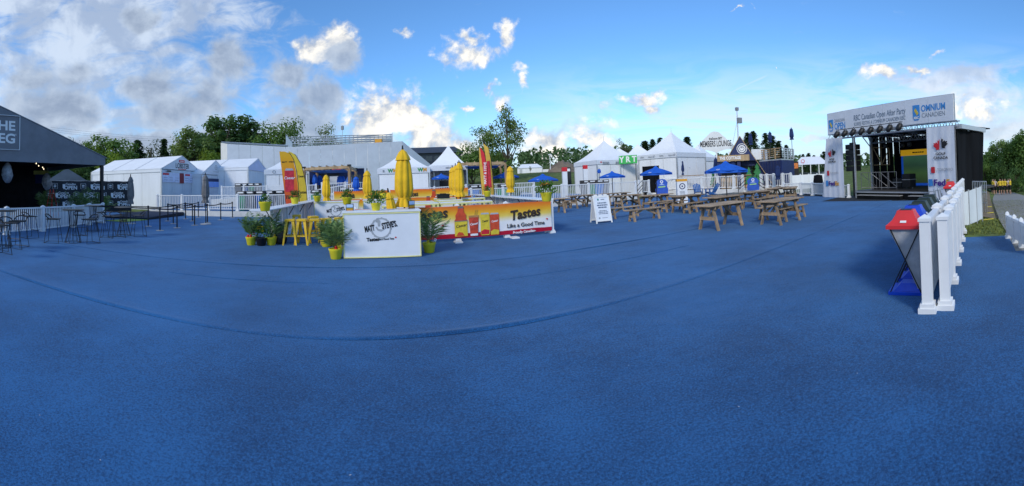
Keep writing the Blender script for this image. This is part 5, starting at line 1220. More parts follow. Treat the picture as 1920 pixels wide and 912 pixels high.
for x, y, a, l in ((1351, 381, 0, 'nearest picnic table, standing without benches'), (1463, 373.5, -2, 'picnic table with bare carpet right of it, beside the rightmost bench'), (1287, 366, 3, 'picnic table in front of the white sign column'),
                   (1357, 367.5, 2, 'picnic table under the largest blue umbrella'), (1364, 363.5, 0, 'picnic table just behind the largest umbrella pole'), (1418, 358.8, -3, 'picnic table in front of the blue board by the steps'),
                   (1456, 352, 10, 'far picnic table at the foot of the planked A frame'), (1482, 351, 25, 'farthest right picnic table by the low white fence'), (1176, 365.5, 2, 'picnic table right behind the A shaped sign'),
                   (1229, 365, 0, 'picnic table under the umbrella left of the sign column'), (1091, 366, 5, 'picnic table left of the A shaped sign'), (1154, 362, -4, 'far dark picnic table under the small umbrella'), (1033, 373, 0, 'picnic table half hidden by the end of the orange banner')):
    picnic_table(onz(x, y, .75), SA + R(a), l)
for x, y, a, l in ((1208, 391, 0, 'bench nearest the A shaped sign, lit on top'), (1170, 388, 2, 'bench directly behind the A shaped sign'), (1484, 386.5, -3, 'rightmost bench with bare carpet around it'), (1449, 385, -2, 'bench on the left side of the right table'),
                   (1179, 375, 2, 'bench between sign and table behind it'), (1240, 377, 0, 'bench in front of the umbrella table'), (1262, 378, 3, 'bench left of the sign column table'), (1304, 379, 4, 'bench right of the sign column table'),
                   (1318, 377, 0, 'bench left of the largest umbrella table'), (1401, 370, -2, 'bench in front of the table by the steps'), (1437, 370, -2, 'bench right of the table by the steps'), (1080, 374.5, 5, 'bench in front of the table left of the sign'),
                   (1442, 360, 10, 'far bench left of the table below the planked A frame'), (1480, 359, 12, 'far bench near the low white fence'), (1042, 378, 0, 'bench half hidden by the end post of the orange banner')):
    bench(onz(x, y, .45), SA + R(a), l)
# A-shaped pavement sign
a_, b_ = G(1112, 420), G(1155, 417.5); L = .66; o = (a_ + b_) / 2
t = thing('sandwich_board', 'white A shaped sandwich board standing on the carpet', 'sign', o, R(10))
M_ABOARD = mat('white_plastic_sign', (.78, .78, .76), .5, .03)
for s, y0 in ((1, -.0), (-1, .62)):
    M_ = Matrix.Rotation(s * R(-15.5), 4, 'X')
    fr = thing('x', 'x', 'x'); del fr['label'], fr['category']; fr.name = 'board_side'; fr.parent = t; fr.location = (0, y0, 0); fr.rotation_euler = (s * R(-15.5), 0, 0)
    for xa, xb, za, zb in ((-L / 2, -L / 2 + .05, .0, 1.06), (L / 2 - .05, L / 2, .0, 1.06), (-L / 2 + .05, L / 2 - .05, .07, .12), (-L / 2 + .05, L / 2 - .05, .98, 1.04)): MB().span((xa, -.02, za), (xb, .02, zb)).build('frame_bar', M_ABOARD, fr, bev=.004)
    MB().span((-L / 2 + .05, -.006, .12), (L / 2 - .05, .006, .98)).build('face', mat('white_poster', (.72, .76, .82), .4, .02), fr)
    for q in (-.2, 0, .2): MB().span((q - .06, -.02, 1.04), (q + .06, .02, 1.10)).build('hinge_lug', M_ABOARD, fr)
    if s == 1:
        M_TXT = mat('slate_blue_ink', (.12, .16, .24), .6)
        dashes(fr, .06, -.008, .90, .16, .03, M_TXT, 1); dashes(fr, .02, -.008, .77, .46, .05, M_TXT, 3, .085, 4); dashes(fr, .02, -.008, .47, .40, .03, M_TXT, 3, .055, 8); dashes(fr, .06, -.008, .2, .24, .015, M_TXT, 1)
        MB().span((-.16, -.010, .87), (-.1, -.007, .94)).build('crest_print', mat('teal_print', (.03, .25, .22), .6), fr); MB().span((-.2, -.010, .17), (-.14, -.007, .23)).build('code_print', M_SPON, fr)
# ---------------------------------------------------------------- second deck with railing, steps, boards
DZ = .40
dk = bpy.data.objects.new('lounge_deck', None); col.objects.link(dk); tag(dk, 'raised timber deck with white fascia behind the picnic tables', kind='structure')
dpts = [PD(1243, 32.4), PD(1315, 31), PD(1392, 29.8), PD(1425, 29.4), PD(1482, 28.8)]
MB().slab(dpts + [PD(1482, 40), PD(1243, 44)], 0.0, DZ - .005).build('deck', M_LUMB, dk)
for a, b in zip(dpts, dpts[1:]): MB().bar(up(a, DZ / 2) * .999, up(b, DZ / 2) * .999, .04, DZ).build('fascia_board', M_FASC, dk)
railing('white_railing', 'white picket railing of the deck left of the steps, behind the blue chairs', [up(p, DZ) for p in (PD(1243, 32.5), PD(1279, 31.8), PD(1315, 31.1), PD(1345, 30.6), PD(1375, 30.1), PD(1392, 29.9))], 1.03, .14, False, .13)
railing('white_railing', 'white picket railing of the deck right of the steps, below the planked leg', [up(p, DZ) for p in (PD(1426, 29.5), PD(1437, 29.4), PD(1450, 29.2), PD(1467, 29), PD(1482, 28.9))], 1.03, .14, False, .13)
railing('white_railing', 'low white picket fence left of the stage column', [PD(1468, 25.6), G(1503, 366), G(1524, 367), G(1546, 368.4)], .80, .12, False, .105)
railing('white_railing', 'short white picket fence piece between stage column and stage', [G(1581, 370.6), G(1592, 371)], .70, .12, False, .10)
railing('white_railing', 'white railing beside the steps left of the sign column', [up(p, PZ) for p in (PD(1197, 30), PD(1216, 30.5))] , 1.02, .12, False, .12)
t = thing('screen_fence', 'plain white screen fence behind the low picket fence', 'fence', PD(1484, 32)); A = PD(1484, 32)
for k in range(4):
    p, q = PD(1484, 32).lerp(PD(1546, 34), k / 4) - A, PD(1484, 32).lerp(PD(1546, 34), (k + 1) / 4) - A
    MB().bar(p + Vector((.03, 0, .62)), q - Vector((.03, 0, -.62)), .03, 1.2).build('panel', M_TWALL, t); MB().span((p.x - .04, p.y - .04, 0), (p.x + .04, p.y + .04, 1.3)).build('post', M_WHITE, t)
c_ = PD(1533, 26.8); tag(MB().lathe([(.42, 0), (.38, .3), (.33, .8), (.27, 1.22), (.05, 1.27)], 14, lambda a, k: 1 + .1 * math.sin(5 * a) + .05 * math.sin(9 * a + 3 * k)).build('covered_equipment', M_BLACKCL, loc=c_, smooth=True), 'black cloth covered equipment behind the low picket fence', 'equipment')
def handrail(label, pts):
    o = Vector(pts[0][0]); t = thing('stair_handrail', label, 'handrail', (o.x, o.y, 0)); o = Vector((o.x, o.y, 0))
    for line in pts: MB().tube([Vector(p) - o for p in line], .025, 6).build('tube', M_BLACKM, t)
for xs_, d, lb in (((1193, 1204), 28.3, 'black stair handrail left of the first blue board'), ((1246, 1231), 29.5, 'black stair handrail right of the first blue board'), ((1383, 1397), 28.4, 'black stair handrail left of the second blue board'), ((1433, 1418), 28.2, 'black stair handrail right of the second blue board')):
    xa, xb = xs_; p0, p1 = PD(xa, d), PD(xb, d + 1.1)
    handrail(lb, [[up(p0, 0), up(p0, .95), up(p1, 1.4), up(p1, .4)], [up(p0, .6), up(p1, 1.05)], [up(p0, .35), up(p1, .8)]])
def steps(label, x, d, w):
    c_ = PD(x, d); t = thing('steps', label, 'steps', c_, math.atan2(c_.y, c_.x) - R(90))
    for k in range(2): MB().span((-w / 2, .3 * k, 0), (w / 2, .3 * k + .3, .14 * (k + 1))).build('tread', M_FASC, t)
steps('white steps up to the deck at the first blue board', 1226, 31.6, 1.3); steps('white steps up to the deck at the second blue board', 1409, 28.9, 1.3)
M_BBOARD = mat('royal_blue_board', (.02, .09, .45), .5, .15, 4)
def blue_board(x, ya, yb, d, w, label):
    z0, z1 = zat(x, yb, d), zat(x, ya, d); c_ = PD(x, d, max(z0, 0)); h = z1 - max(z0, 0); t = thing('event_board', label, 'sign', c_, math.atan2(c_.y, c_.x) - R(90))
    MB().prism([(-w * .5, 0), (w * .5, 0), (w * .55, h * .3), (w * .45, h * .5), (w * .52, h * .75), (w * .3, h * .97), (0, h), (-w * .3, h * .97), (-w * .52, h * .75), (-w * .45, h * .5), (-w * .55, h * .3)], 0, .05).build('board', M_BBOARD, t)
    MB().prism([(-w * .3, h * .42), (w * .3, h * .45), (w * .3, h * .53), (-w * .3, h * .50)], -.01, -.002).build('green_band', mat('lime_print', (.35, .60, .20), .6), t)
    ring_print(t, 0, h * .82, -.006, w * .07, w * .13, M_LET_W); MB().prism([(-w * .25, h * .6), (w * .25, h * .6), (0, h * .72)], -.01, -.002).build('pale_peak', mat('pale_blue_print', (.35, .45, .75), .6), t)
    for s in (-1, 1): MB().bar((s * w * .3, .06, 0), (s * w * .3, .35, 0.03), .03, .03).build('foot', M_BLACKM, t)
blue_board(1240, 336, 364, 27.5, .85, 'blue event board at the steps left of the sign column'); blue_board(1411, 333, 357, 28.4, .85, 'blue event board between the green tree cutouts and table')
# sign column
c_ = PD(1277, 22.5); z1_ = zat(1277, 336, 22.5); t = thing('sign_column', 'white square sign column with orange top and ring emblem', 'sign', c_, math.atan2(c_.y, c_.x) - R(90) + R(8))
MB().span((-.3, -.3, 0), (.3, .3, z1_ - .14)).build('shaft', M_BARW, t); MB().span((-.31, -.31, z1_ - .138), (.31, .31, z1_)).build('cap', M_ORNG, t); ring_print(t, 0, z1_ - .42, -.304, .13, .18, M_NAVY); ring_print(t, 0, z1_ - .42, -.304, .0, .05, M_NAVY); MB().prism([(-.18, .30), (.2, .30), (.05, .5)], -.304, -.302).build('orange_peak', M_ORNG, t)
dashes(t, 0, -.304, z1_ - .72, .34, .035, M_SPON, 3, .075)
for x, y0_, y1_, d, l in ((1059, 314, 352, 27, 'white square totem with red cap beside the black sign'), (1098, 310, 352, 30.5, 'white square totem with red cap left of the bins')):
    c_ = PD(x, d, .2); h = zat(x, y0_, d) - .2; t = thing('sign_totem', l, 'sign', c_, math.atan2(c_.y, c_.x) - R(80)); MB().span((-.17, -.17, 0), (.17, .17, h - .3)).build('shaft', M_BARW, t); MB().span((-.18, -.18, h - .3), (.18, .18, h)).build('cap', M_RED, t)
c_ = PD(1066.5, 28.5, .2); t = thing('notice_board', 'dark notice board between railing gap and white tent', 'sign', c_, math.atan2(c_.y, c_.x) - R(90)); zt = zat(1066, 314, 28.5) - .2; MB().span((-.2, 0, .9), (.2, .05, zt)).build('board', M_BLACKM, t); MB().span((-.13, -.01, zt - .3), (.13, -.002, zt - .1)).build('sheet', M_LET_W, t); MB().span((-.03, .01, 0), (.03, .04, .9)).build('leg', M_BLACKM, t)
# Adirondack chairs
M_CHAIR = mat('blue_chair_paint', (.02, .10, .30), .5, .1)
for x, d, a, l in ((1307, 28.6, 10, 'blue slatted garden chair facing the camera beside the sign column'), (1334, 27.5, -60, 'blue slatted garden chair turned sideways below the deck railing')):
    c_ = PD(x, d); t = thing('garden_chair', l, 'chair', c_, math.atan2(c_.y, c_.x) - R(90) + R(a), 'blue garden chairs')
    for k in range(5):
        MB().bar((-.22 + k * .11, .12, .3), (-.24 + k * .12, .5, .98 - .05 * abs(k - 2)), .095, .02, up=(0, 1, 0)).build('back_slat', M_CHAIR, t)
        MB().span((-.27, -.42 + k * .11, .36 - .02 * k), (.27, -.33 + k * .11, .38 - .02 * k)).build('seat_slat', M_CHAIR, t)
    for s in (-1, 1):
        MB().span((s * .33 - .07, -.45, .56), (s * .33 + .07, .3, .585)).build('arm', M_CHAIR, t); MB().span((s * .29 - .02, -.42, 0), (s * .29 + .02, -.32, .56)).build('front_leg', M_CHAIR, t); MB().bar((s * .28, -.4, .34), (s * .28, .5, .05), .03, .1).build('rear_leg', M_CHAIR, t)
# ---------------------------------------------------------------- the blue cabin front and container bar
c_ = PD(1390, 31.4, DZ); t = thing('cabin_front', 'navy A frame cabin front with planked edge and round emblem', 'cabin', c_, math.atan2(c_.y, c_.x) - R(90))
def az_(x, y): return ((x - 1390) * 31.4 / FPX, zat(1390, y, 31.4) - DZ)
ax, azp = az_(1390, 256); fx = az_(1450, 350)[0]; zlo = az_(1390, 302)[1]
kk = fx / azp
MB().prism([(-kk * (azp - zlo) * .92, zlo), (kk * (azp - zlo), zlo), (0, azp - .05)], 0, .12).build('gable_panel', M_NAVY, t)
MB().prism([(-kk * (azp - 1.9) * .9, 1.8), (kk * (azp - 1.9) * .95, 1.8), (kk * (azp - zlo), zlo - .005), (-kk * (azp - zlo) * .92, zlo - .005)], .5, .6).build('inner_panel', M_NAVY, t)
for s in (-1, 1):
    n = 22
    for k in range(n):
        u, v = k / n, (k + 1) / n - .006; p = Vector((s * fx * u, .0, azp * (1 - u))); q = Vector((s * fx * v, .0, azp * (1 - v)))
        MB().bar(p + Vector((0, .28, .03)), q + Vector((0, .28, .03)), .60, .05, up=(s * azp, 0, fx)).build('edge_plank', M_WOODL, t)
    MB().bar((s * .12, .3, azp - .28), (s * (fx - .12), .3, .02), .12, .10, up=(s * azp, 0, fx)).build('rafter', M_NAVY, t)
cz_ = az_(1393, 279)[1]; cx_ = az_(1393, 0)[0]
ring_print(t, cx_, cz_, -.006, .38, .43, M_LET_W); ring_print(t, cx_, cz_, -.006, .0, .30, M_LET_W, 'disc_print'); ring_print(t, cx_, cz_, -.012, .16, .20, M_NAVY); ring_print(t, cx_, cz_ + .08, -.012, .0, .05, M_NAVY, 'dot_print')
sb = MB().span((az_(1347, 0)[0], -.75, az_(0, 302)[1]), (az_(1406, 0)[0], -.1, az_(0, 291)[1])).build('wood_fascia', M_WOODL, t); text('THE COTTAGE', .34, sb, ((az_(1347, 0)[0] + az_(1390, 0)[0]) / 2 + .1, -.76, az_(0, 296.5)[1]), M_LET_W, bold=.015, sx=.75, depth=.003)
for x in (1349, 1386): MB().span((az_(x, 0)[0] - .14, -.6, 0), (az_(x, 0)[0] + .14, -.35, az_(0, 302)[1] - .01)).build('post', M_NAVY, t)
MB().span((az_(1352, 0)[0], -.3, 0), (az_(1406, 0)[0], -.2, 1.0)).build('bar_front', M_WOODL, t); MB().span((az_(1350, 0)[0], -.5, 1.0), (az_(1408, 0)[0], -.1, 1.06)).build('bar_top', M_WOOD, t); MB().span((az_(1352, 0)[0], 1.2, 0), (az_(1410, 0)[0], 1.3, 2.2)).build('back_wall', M_DKWALL, t)
A, B, C_ = PD(1424, 37), PD(1466, 34), PD(1489, 37.5); t = thing('container_bar', 'navy shipping container with railed roof deck', 'container', up(A, DZ)); zt = zat(1466, 300, 34) - DZ
def corr(p, q, n):
    p, q = p - A, q - A
    for k in range(n):
        u, v = p.lerp(q, k / n), p.lerp(q, (k + 1) / n); w = (v - u).normalized(); nn = Vector((w.y, -w.x, 0)) * .05
        MB().add([u, u + (v - u) * .25 + nn, u + (v - u) * .75 + nn, v] + [z + Vector((0, 0, zt)) for z in (u, u + (v - u) * .25 + nn, u + (v - u) * .75 + nn, v)], [(0, 1, 5, 4), (1, 2, 6, 5), (2, 3, 7, 6)]).build('wall_rib', M_NAVY, t)
corr(A, B, 8); corr(B, C_, 12)
Dv = A + C_ - B; MB().slab([p - A for p in (A, B, C_, Dv)], zt, zt + .12).build('roof', M_ALU, t); corr(C_, Dv, 4); corr(Dv, A, 4)
zr_ = zat(1466, 277, 34) - DZ
for p, q, n in ((A, B, 4), (B, C_, 4)):
    for k in range(n + 1): z = p.lerp(q, k / n) - A; MB().span((z.x - .05, z.y - .05, zt + .12), (z.x + .05, z.y + .05, zr_)).build('rail_post', M_WOODL if p is A else M_ALU, t)
    for j in range(5): zz = zt + .3 + (zr_ - zt - .32) * j / 4; MB().bar(p - A + Vector((0, 0, zz)), q - A + Vector((0, 0, zz)), .04, .07 if j < 4 else .1).build('rail_board', M_WOODL if p is A else M_ALU, t)
mm = MB(); p = PD(1410, 36) - A; q = PD(1440, 37) - A
MB().bar(p + Vector((0, 0, zt + .7)), q + Vector((0, 0, zt + .7)), .03, 1.0).build('windbreak', M_TWALL, t)
for a in ((1410, 250, 272, 35, .36, 2.9, 'closed navy umbrella on the container roof, left of three', M_NUMB, 'closed navy umbrellas'), (1446.5, 247, 267, 35, .36, 2.9, 'closed navy umbrella on the container roof, middle of three', M_NUMB, 'closed navy umbrellas'), (1487, 240, 262, 36.5, .38, 2.9, 'closed navy umbrella on the container roof, right of three', M_NUMB, 'closed navy umbrellas'),
          (1255, 303, 327, 33.5, .36, DZ, 'closed navy umbrella left of the pair on the deck', M_NUMB, 'closed navy umbrellas'), (1278, 299, 328, 32.6, .42, DZ, 'closed navy umbrella right above the sign column', M_NUMB, 'closed navy umbrellas'), (1289, 301, 322, 33.5, .46, DZ, 'closed navy umbrella with white badge right of the sign column one', M_NUMB, 'closed navy umbrellas'),
          (1343, 296, 322, 32, .38, DZ, 'closed navy umbrella at the left cabin post', M_NUMB, 'closed navy umbrellas'), (1375, 296, 320, 31, .40, DZ, 'closed navy umbrella in front of the cabin bar', M_NUMB, 'closed navy umbrellas'), (1458, 310, 337, 28, .36, 0, 'closed navy umbrella in front of the container corner', M_NUMB, 'closed navy umbrellas')): cumb(*a)
M_CUT = mat('green_cutout_paint', (.03, .20, .06), .6, .15, 3)
for x, y0_, y1_, d, w, l in ((1404, 313, 352, 31, .85, 'green wooden pine cutout left of the second blue board'), (1420, 305, 345, 31.6, 1.0, 'taller green wooden pine cutout right of the other'), (1337, 322, 345, 33, .7, 'small green pine cutout behind the deck railing')):
    c_ = PD(x, d, DZ); h = zat(x, y0_, d) - DZ; t = thing('tree_cutout', l, 'tree cutout', c_, math.atan2(c_.y, c_.x) - R(90), 'wooden pine tree cutouts'); pts = [(-.08, 0), (.08, 0)]
    rt = [(w * .5, .18), (w * .25, .36), (w * .42, .38), (w * .18, .56), (w * .32, .58), (w * .1, .78), (w * .2, .8)]
    pts = [(-.08, 0), (.08, 0), (.08, h * .18)] + [(a, h * b) for a, b in rt] + [(0, h)] + [(-a, h * b) for a, b in rt[::-1]] + [(-.08, h * .18)]
    MB().prism(pts, 0, .04).build('cutout', M_CUT, t); MB().bar((0, .05, 0), (0, .6, 0.02), .06, .04).build('prop', M_LUMB, t)
tag(MB().span((-1.1, -.15, 0), (1.1, .15, .06)).build('timber_ledge', M_WOOD, loc=at(1297, 330, 32.2), rz=SA * 0), 'narrow timber drink ledge behind the deck railing', 'ledge')
t = thing('camera_mast', 'slim grey mast with small cameras behind the cabin', 'mast', PD(1387, 42)); hm = zat(1387, 206, 42)
MB().cyl((0, 0, 0), (0, 0, hm), .09, .06, 8).build('pole', M_ALU, t); MB().box((0, 0, hm + .1), (.3, .3, .35)).build('camera_head', M_GREYB, t); MB().box((.2, -.1, zat(1387, 226, 42)), (.5, .35, .6)).build('camera_box', M_GREYB, t); MB().tube([(0, 0, zat(1387, 225, 42)), (-1.3, 0, 3)], .012, 4).build('guy_wire', M_BLACKM, t)
c_ = PD(1520, 62); t = thing('open_marquee', 'low open sided white marquee far behind the low fence', 'tent', c_, math.atan2(c_.y, c_.x) - R(90)); ez, rz_ = zat(1520, 309, 62), zat(1520, 294, 62); hw = 30 * 62 / FPX
MB().add([(-hw, -3, ez), (hw * 1.1, -3, ez), (hw * 1.1, 3, ez), (-hw, 3, ez), (-hw * .55, 0, rz_), (hw * .6, 0, rz_)], [(0, 1, 5, 4), (1, 2, 5), (2, 3, 4, 5), (3, 0, 4)]).build('roof', M_TENT, t)
for k in range(5):
    for y in (-2.9, 2.9): MB().span((-hw + k * hw / 2 - .06, y - .06, 0), (-hw + k * hw / 2 + .06, y + .06, ez)).build('leg', M_TENT, t)
MB().span((-hw, 2.8, 0), (hw, 2.85, ez * .5)).build('rear_wall', M_GREYB, t); MB().span((-hw, -2.95, 0), (hw, -2.9, .9)).build('low_wall', M_TWALL, t); ring_print(t, -hw * .45, ez + .55, -2.6, .22, .3, M_RED)
c_ = PD(1493, 45); t = thing('video_display', 'dark outdoor screen with orange picture right of the container', 'screen', c_, math.atan2(c_.y, c_.x) - R(90)); MB().span((-.35, 0, 0), (.3, .2, zat(1493, 303, 45))).build('case', M_BLACKM, t); MB().span((-.25, -.02, zat(1493, 316, 45)), (.25, -.005, zat(1493, 306, 45))).build('picture', mat('orange_picture', (.6, .18, .04), .5, .5, 2), t)
# ---------------------------------------------------------------- stage
SAp, SBp = PD(1549, 21.9), PD(1792, 17.0); SE = (SBp - SAp).normalized(); SNv = Vector((-SE.y, SE.x, 0))
if SNv.x < 0: SNv = -SNv
def u_of(x):
    a = math.atan2(ray(x, hy(x)).x, ray(x, hy(x)).y); d = Vector((math.sin(a), math.cos(a), 0))
    # SAp + u*SE = k*d
    det = SE.x * (-d.y) + d.x * SE.y
    return (-SAp.x * (-d.y) - d.x * SAp.y) / det if False else ((SAp.x * d.y - SAp.y * d.x) / (SE.y * d.x - SE.x * d.y))
def t_of(u, x):
    a = math.atan2(ray(x, hy(x)).x, ray(x, hy(x)).y); d = Vector((math.sin(a), math.cos(a), 0)); p = SAp + SE * u
    return (p.x * d.y - p.y * d.x) / (SNv.y * d.x - SNv.x * d.y)
st = thing('concert_stage', 'mobile concert stage with white header banner, black drapes and video wall', 'stage', SAp, math.atan2(SE.y, SE.x))
# local frame: x along the front left->right, +y = away from the audience
flip = 1 if (Matrix.Rotation(st.rotation_euler[2], 3, 'Z') @ Vector((0, 1, 0))).dot(SNv) > 0 else -1
def S(u, t_, z): return (u, t_ * flip, z)
LS = (SBp - SAp).length; uL = u_of(1600); t1 = t_of(uL, 1635); t2 = t_of(uL, 1688); uc = u_of(1741); u0 = u_of(1556)
ZT, ZB, ZD = 4.76, 3.60, .40
M_HEAD = mat('white_header_vinyl', (.66, .69, .75), .5, .05, .8, .5, 2.2); M_COLW = mat('white_column_cloth', (.68, .70, .76), .55, .06, 1.2, .8, 2.0, streak=True)
M_TRUSS = mat('truss_aluminium', (.50, .51, .52), .4, .1, metal=.7); M_BLK = mat('black_drape', (.009, .010, .012), .9, .35, 1.5, .6, 3, streak=True, spec=.1)
M_RBLUE = mat('sky_blue_print', (.05, .25, .60), .6); M_GOLDP = mat('gold_print', (.60, .45, .06), .6)
def sbox(a, b, m_, name, par=None, bev=0):
    return MB().span(S(*a), S(*b)).build(name, m_, par or st, bev=bev)
n = 6
for k in range(n): ua, ub = u0 + (LS - u0) * k / n, u0 + (LS - u0) * (k + 1) / n; sbox((ua + .004, -.03, ZB), (ub - .004, 0, ZT), M_HEAD, 'header_panel')
sbox((u0 - .04, .002, ZB), (u0, .06, ZT + .03), M_TRUSS, 'header_frame'); sbox((LS, .002, ZB), (LS + .04, .06, ZT + .03), M_TRUSS, 'header_frame'); sbox((u0, .002, ZT), (LS, .05, ZT + .03), M_TRUSS, 'header_frame')
RT = (R(90), 0, 0) if flip > 0 else (R(90), 0, R(180))
def stext(w, sz, u, z, m_, **k): text(w, sz, st, S(u, -.036, z), m_, rot=(R(90), 0, 0), depth=.002, **k)
uo = u_of
def fu(xa, xb): return uo(xb) - uo(xa)
stext('OPEN', .50, uo(1579), 3.98, M_RBLUE, bold=.012, fit=fu(1569, 1589)); stext('CANADIAN', .26, uo(1578), 4.30, M_SPON, fit=fu(1568, 1588))
stext('RBC Canadian Open After Party', .42, uo(1651), 4.28, mat('slate_print', (.17, .22, .29), .6), shear=.12, bold=.004, fit=fu(1603, 1700)); stext("SOIREE FESTIVE A L'OMNIUM CANADIEN RBC", .27, uo(1651), 3.95, MATS['slate_print'], shear=.12, fit=fu(1603, 1699))
stext('OMNIUM', .42, uo(1754), 4.27, M_RBLUE, bold=.010, fit=fu(1731, 1776)); stext('CANADIEN', .30, uo(1754), 3.95, M_SPON, fit=fu(1732, 1775))
for x, z, s in ((1562.5, 4.08, .9), (1722.5, 4.12, 1.0)):
    u = uo(x); w = .19 * s; h = .36 * s
    MB().prism([(u - w, z + h), (u - w, z - h * .6), (u - w * .6, z - h), (u + w * .6, z - h), (u + w, z - h * .6), (u + w, z + h)], -.045, -.032).build('shield_print', M_RBLUE, st)
    MB().prism([(u - w * .6, z + h * .3), (u + w * .2, z - h * .4), (u + w * .7, z - h * .1), (u - w * .2, z + h * .6)], -.05, -.046).build('gold_band_print', M_GOLDP, st); text('RBC', .15 * s, st, (u, -.052, z - h * .68), M_LET_W, depth=.001, bold=.006)
def truss(a, b, h, dpt, name='truss'):
    a, b = Vector(a), Vector(b); m = MB(); upv = Vector((0, 0, h)); dv = Vector((0, dpt * flip, 0)); L = (b - a).length; n = max(3, int(L / (h * 1.15)))
    for o in (Vector((0, 0, 0)), upv, dv, upv + dv): m.tube([a + o, b + o], .03, 5)
    for k in range(n):
        p, q, mid = a.lerp(b, k / n), a.lerp(b, (k + 1) / n), a.lerp(b, (k + .5) / n)
        for o in (Vector((0, 0, 0)), dv): m.tube([p + o, mid + o + upv, q + o], .018, 4)
        m.tube([p + upv, mid + upv + dv, q + upv], .016, 4)
    return m.build(name, M_TRUSS, st)
truss(S(u0, -.02, 3.32), S(LS + .15, -.02, 3.32), .26, .3); 
truss(S(uL, t1, 3.0), S(LS - .3, t1, 3.0), .38, .3, 'inner_truss')
truss(S(uo(1583), -.42, 3.40), S(uo(1703), -.42, 3.40), .10, .1, 'lamp_truss')
for k in range(8):
    u = uo(1585) + (uo(1702) - uo(1585)) * k / 7
    b = MB(); b.lathe([(.09, 0), (.13, .05), (.14, .22), (.10, .34), (.05, .38)], 12); o = b.build('stage_lamp', M_BLACKM, st, loc=S(u, -.45, 3.62), smooth=True); o.rotation_euler = (R(150) * flip, R(18), 0)
    MB().tube([(0, -.15, .15), (0, -.17, -.05), (0, .17, -.05), (0, .15, .15)], .015, 4).build('yoke', M_BLACKM, o)
MB().tube([S(uo(1583), -.42, 3.72), S(uo(1704), -.42, 3.72)], .02, 5).build('lamp_rail', M_BLACKM, st)
# columns
def drape(pts, m_, name, par=None, amp=1.0):
    """vertical cloth through corner points (u, t, z) given as bottom-left, bottom-right, top-right, top-left"""
    bl, br, tr, tl = [Vector(S(*p)) for p in pts]; N, K = 22, 10; vs = []
    nn = (br - bl).cross(Vector((0, 0, 1))).normalized()
    for i in range(N + 1):
        for j in range(K + 1):
            a, b = i / N, j / K; p = (bl.lerp(br, a)).lerp(tl.lerp(tr, a), b); p = p + nn * amp * (.035 * math.sin(a * 26 + 1.5 * math.sin(b * 3)) * (1 - .5 * b) + .03 * math.sin(a * 9 + b * 2)); vs.append(p)
    m = MB(); m.add(vs, [(i * (K + 1) + j, (i + 1) * (K + 1) + j, (i + 1) * (K + 1) + j + 1, i * (K + 1) + j + 1) for i in range(N) for j in range(K)])
    return m.build(name, m_, par or st, smooth=True)
cl_ = drape([(uo(1543), -.06, .02), (uo(1583), -.06, .02), (uo(1583), -.06, 3.36), (uo(1553), -.06, 3.36)], M_COLW, 'left_banner', amp=.3)
cr_ = drape([(uc, -.10, .02), (LS + .03, -.10, .02), (LS + .03, -.10, 3.36), (uc + .02, -.10, 3.36)], M_COLW, 'right_banner', amp=.3)
for u, s in ((uo(1562.5), .8), ((uc + LS) / 2 + .02, 1.0)):
    y = -.10 if s < 1 else -.14; z0 = 2.42
    pl = [(0, 1), (-.10, .72), (-.27, .80), (-.22, .42), (-.45, .62), (-.52, .48), (-.80, .52), (-.70, .30), (-.86, .20), (-.45, -.12), (-.50, -.30), (-.06, -.24)]
    k = .40 * s; pw = 1.3 * s
    MB().prism([(u - .03 + a * k, z0 + b * k) for a, b in pl], y - .004, y).build('red_half_leaf_print', M_RED, st); MB().prism([(u + .05 - a * k, z0 + .06 + b * k) for a, b in pl][::-1], y - .004, y).build('black_half_leaf_print', M_INK, st)
    text('GOLF', .17 * s, st, (u, y - .004, z0 - .30 * s), M_INK, depth=.001, fit=.5 * s, bold=.004); text('CANADA', .17 * s, st, (u, y - .004, z0 - .48 * s), M_INK, depth=.001, fit=.75 * s, bold=.004)
    text('TORONTO', .19 * s, st, (u + .2 * s, y - .004, 1.40), M_RING, depth=.001, fit=.8 * s)
    MB().prism([(u - .52 * s, 1.26), (u - .32 * s, 1.26), (u - .32 * s, 1.54), (u - .52 * s, 1.54)], y - .003, y).build('crest_print', M_RED, st)
    text('Fed', .40 * s, st, (u - .10 * s, y - .004, .80), mat('purple_print', (.06, .02, .22), .6), depth=.001, bold=.014, fit=.60 * s); text('Ex', .40 * s, st, (u + .42 * s, y - .004, .80), M_ORNG, depth=.001, bold=.014, fit=.38 * s)
    MB().prism([(u - .68 * s, .66), (u - .46 * s, .66), (u - .46 * s, .98), (u - .68 * s, .98)], y - .003, y).build('crest_print', M_RBLUE, st)
# deck, skirt, walls, roof
sbox((uL - .1, .1, ZD - .12), (LS + .1, t2 + .1, ZD), mat('stage_deck_ply', (.05, .045, .042), .6, .2, 3), 'deck')
sbox((uL - .1, .14, .0), (LS, .18, ZD - .13), M_BLK, 'skirt')
for k, (ua, ub) in enumerate(((uL + .35, uL + 3.1), (uL + 3.6, uc + .3))): sbox((ua, -.22, .17), (ub, .08, .205), mat('step_edge_grey', (.32, .31, .30), .6), 'step_tread'); sbox((ua, -.2, 0), (ub, .06, .165), M_BLK, 'step_body')
sbox((uL, .08, ZD - .10), (uc, .098, ZD - .03), M_ALU, 'deck_edge')
rf = MB(); rf.thick([S(uL - .1, .3, 3.36), S(LS, .3, 3.36), S(LS, t2, 3.5), S(uL - .1, t2, 3.5)], (0, 0, .06)); rf.build('roof', M_BLK, st)
for k in range(6): u = uL + (LS - uL) * (k + .5) / 6; MB().bar(S(u, .35, 3.3), S(u, t2, 3.44), .06, .08).build('roof_beam', M_BLACKM, st)
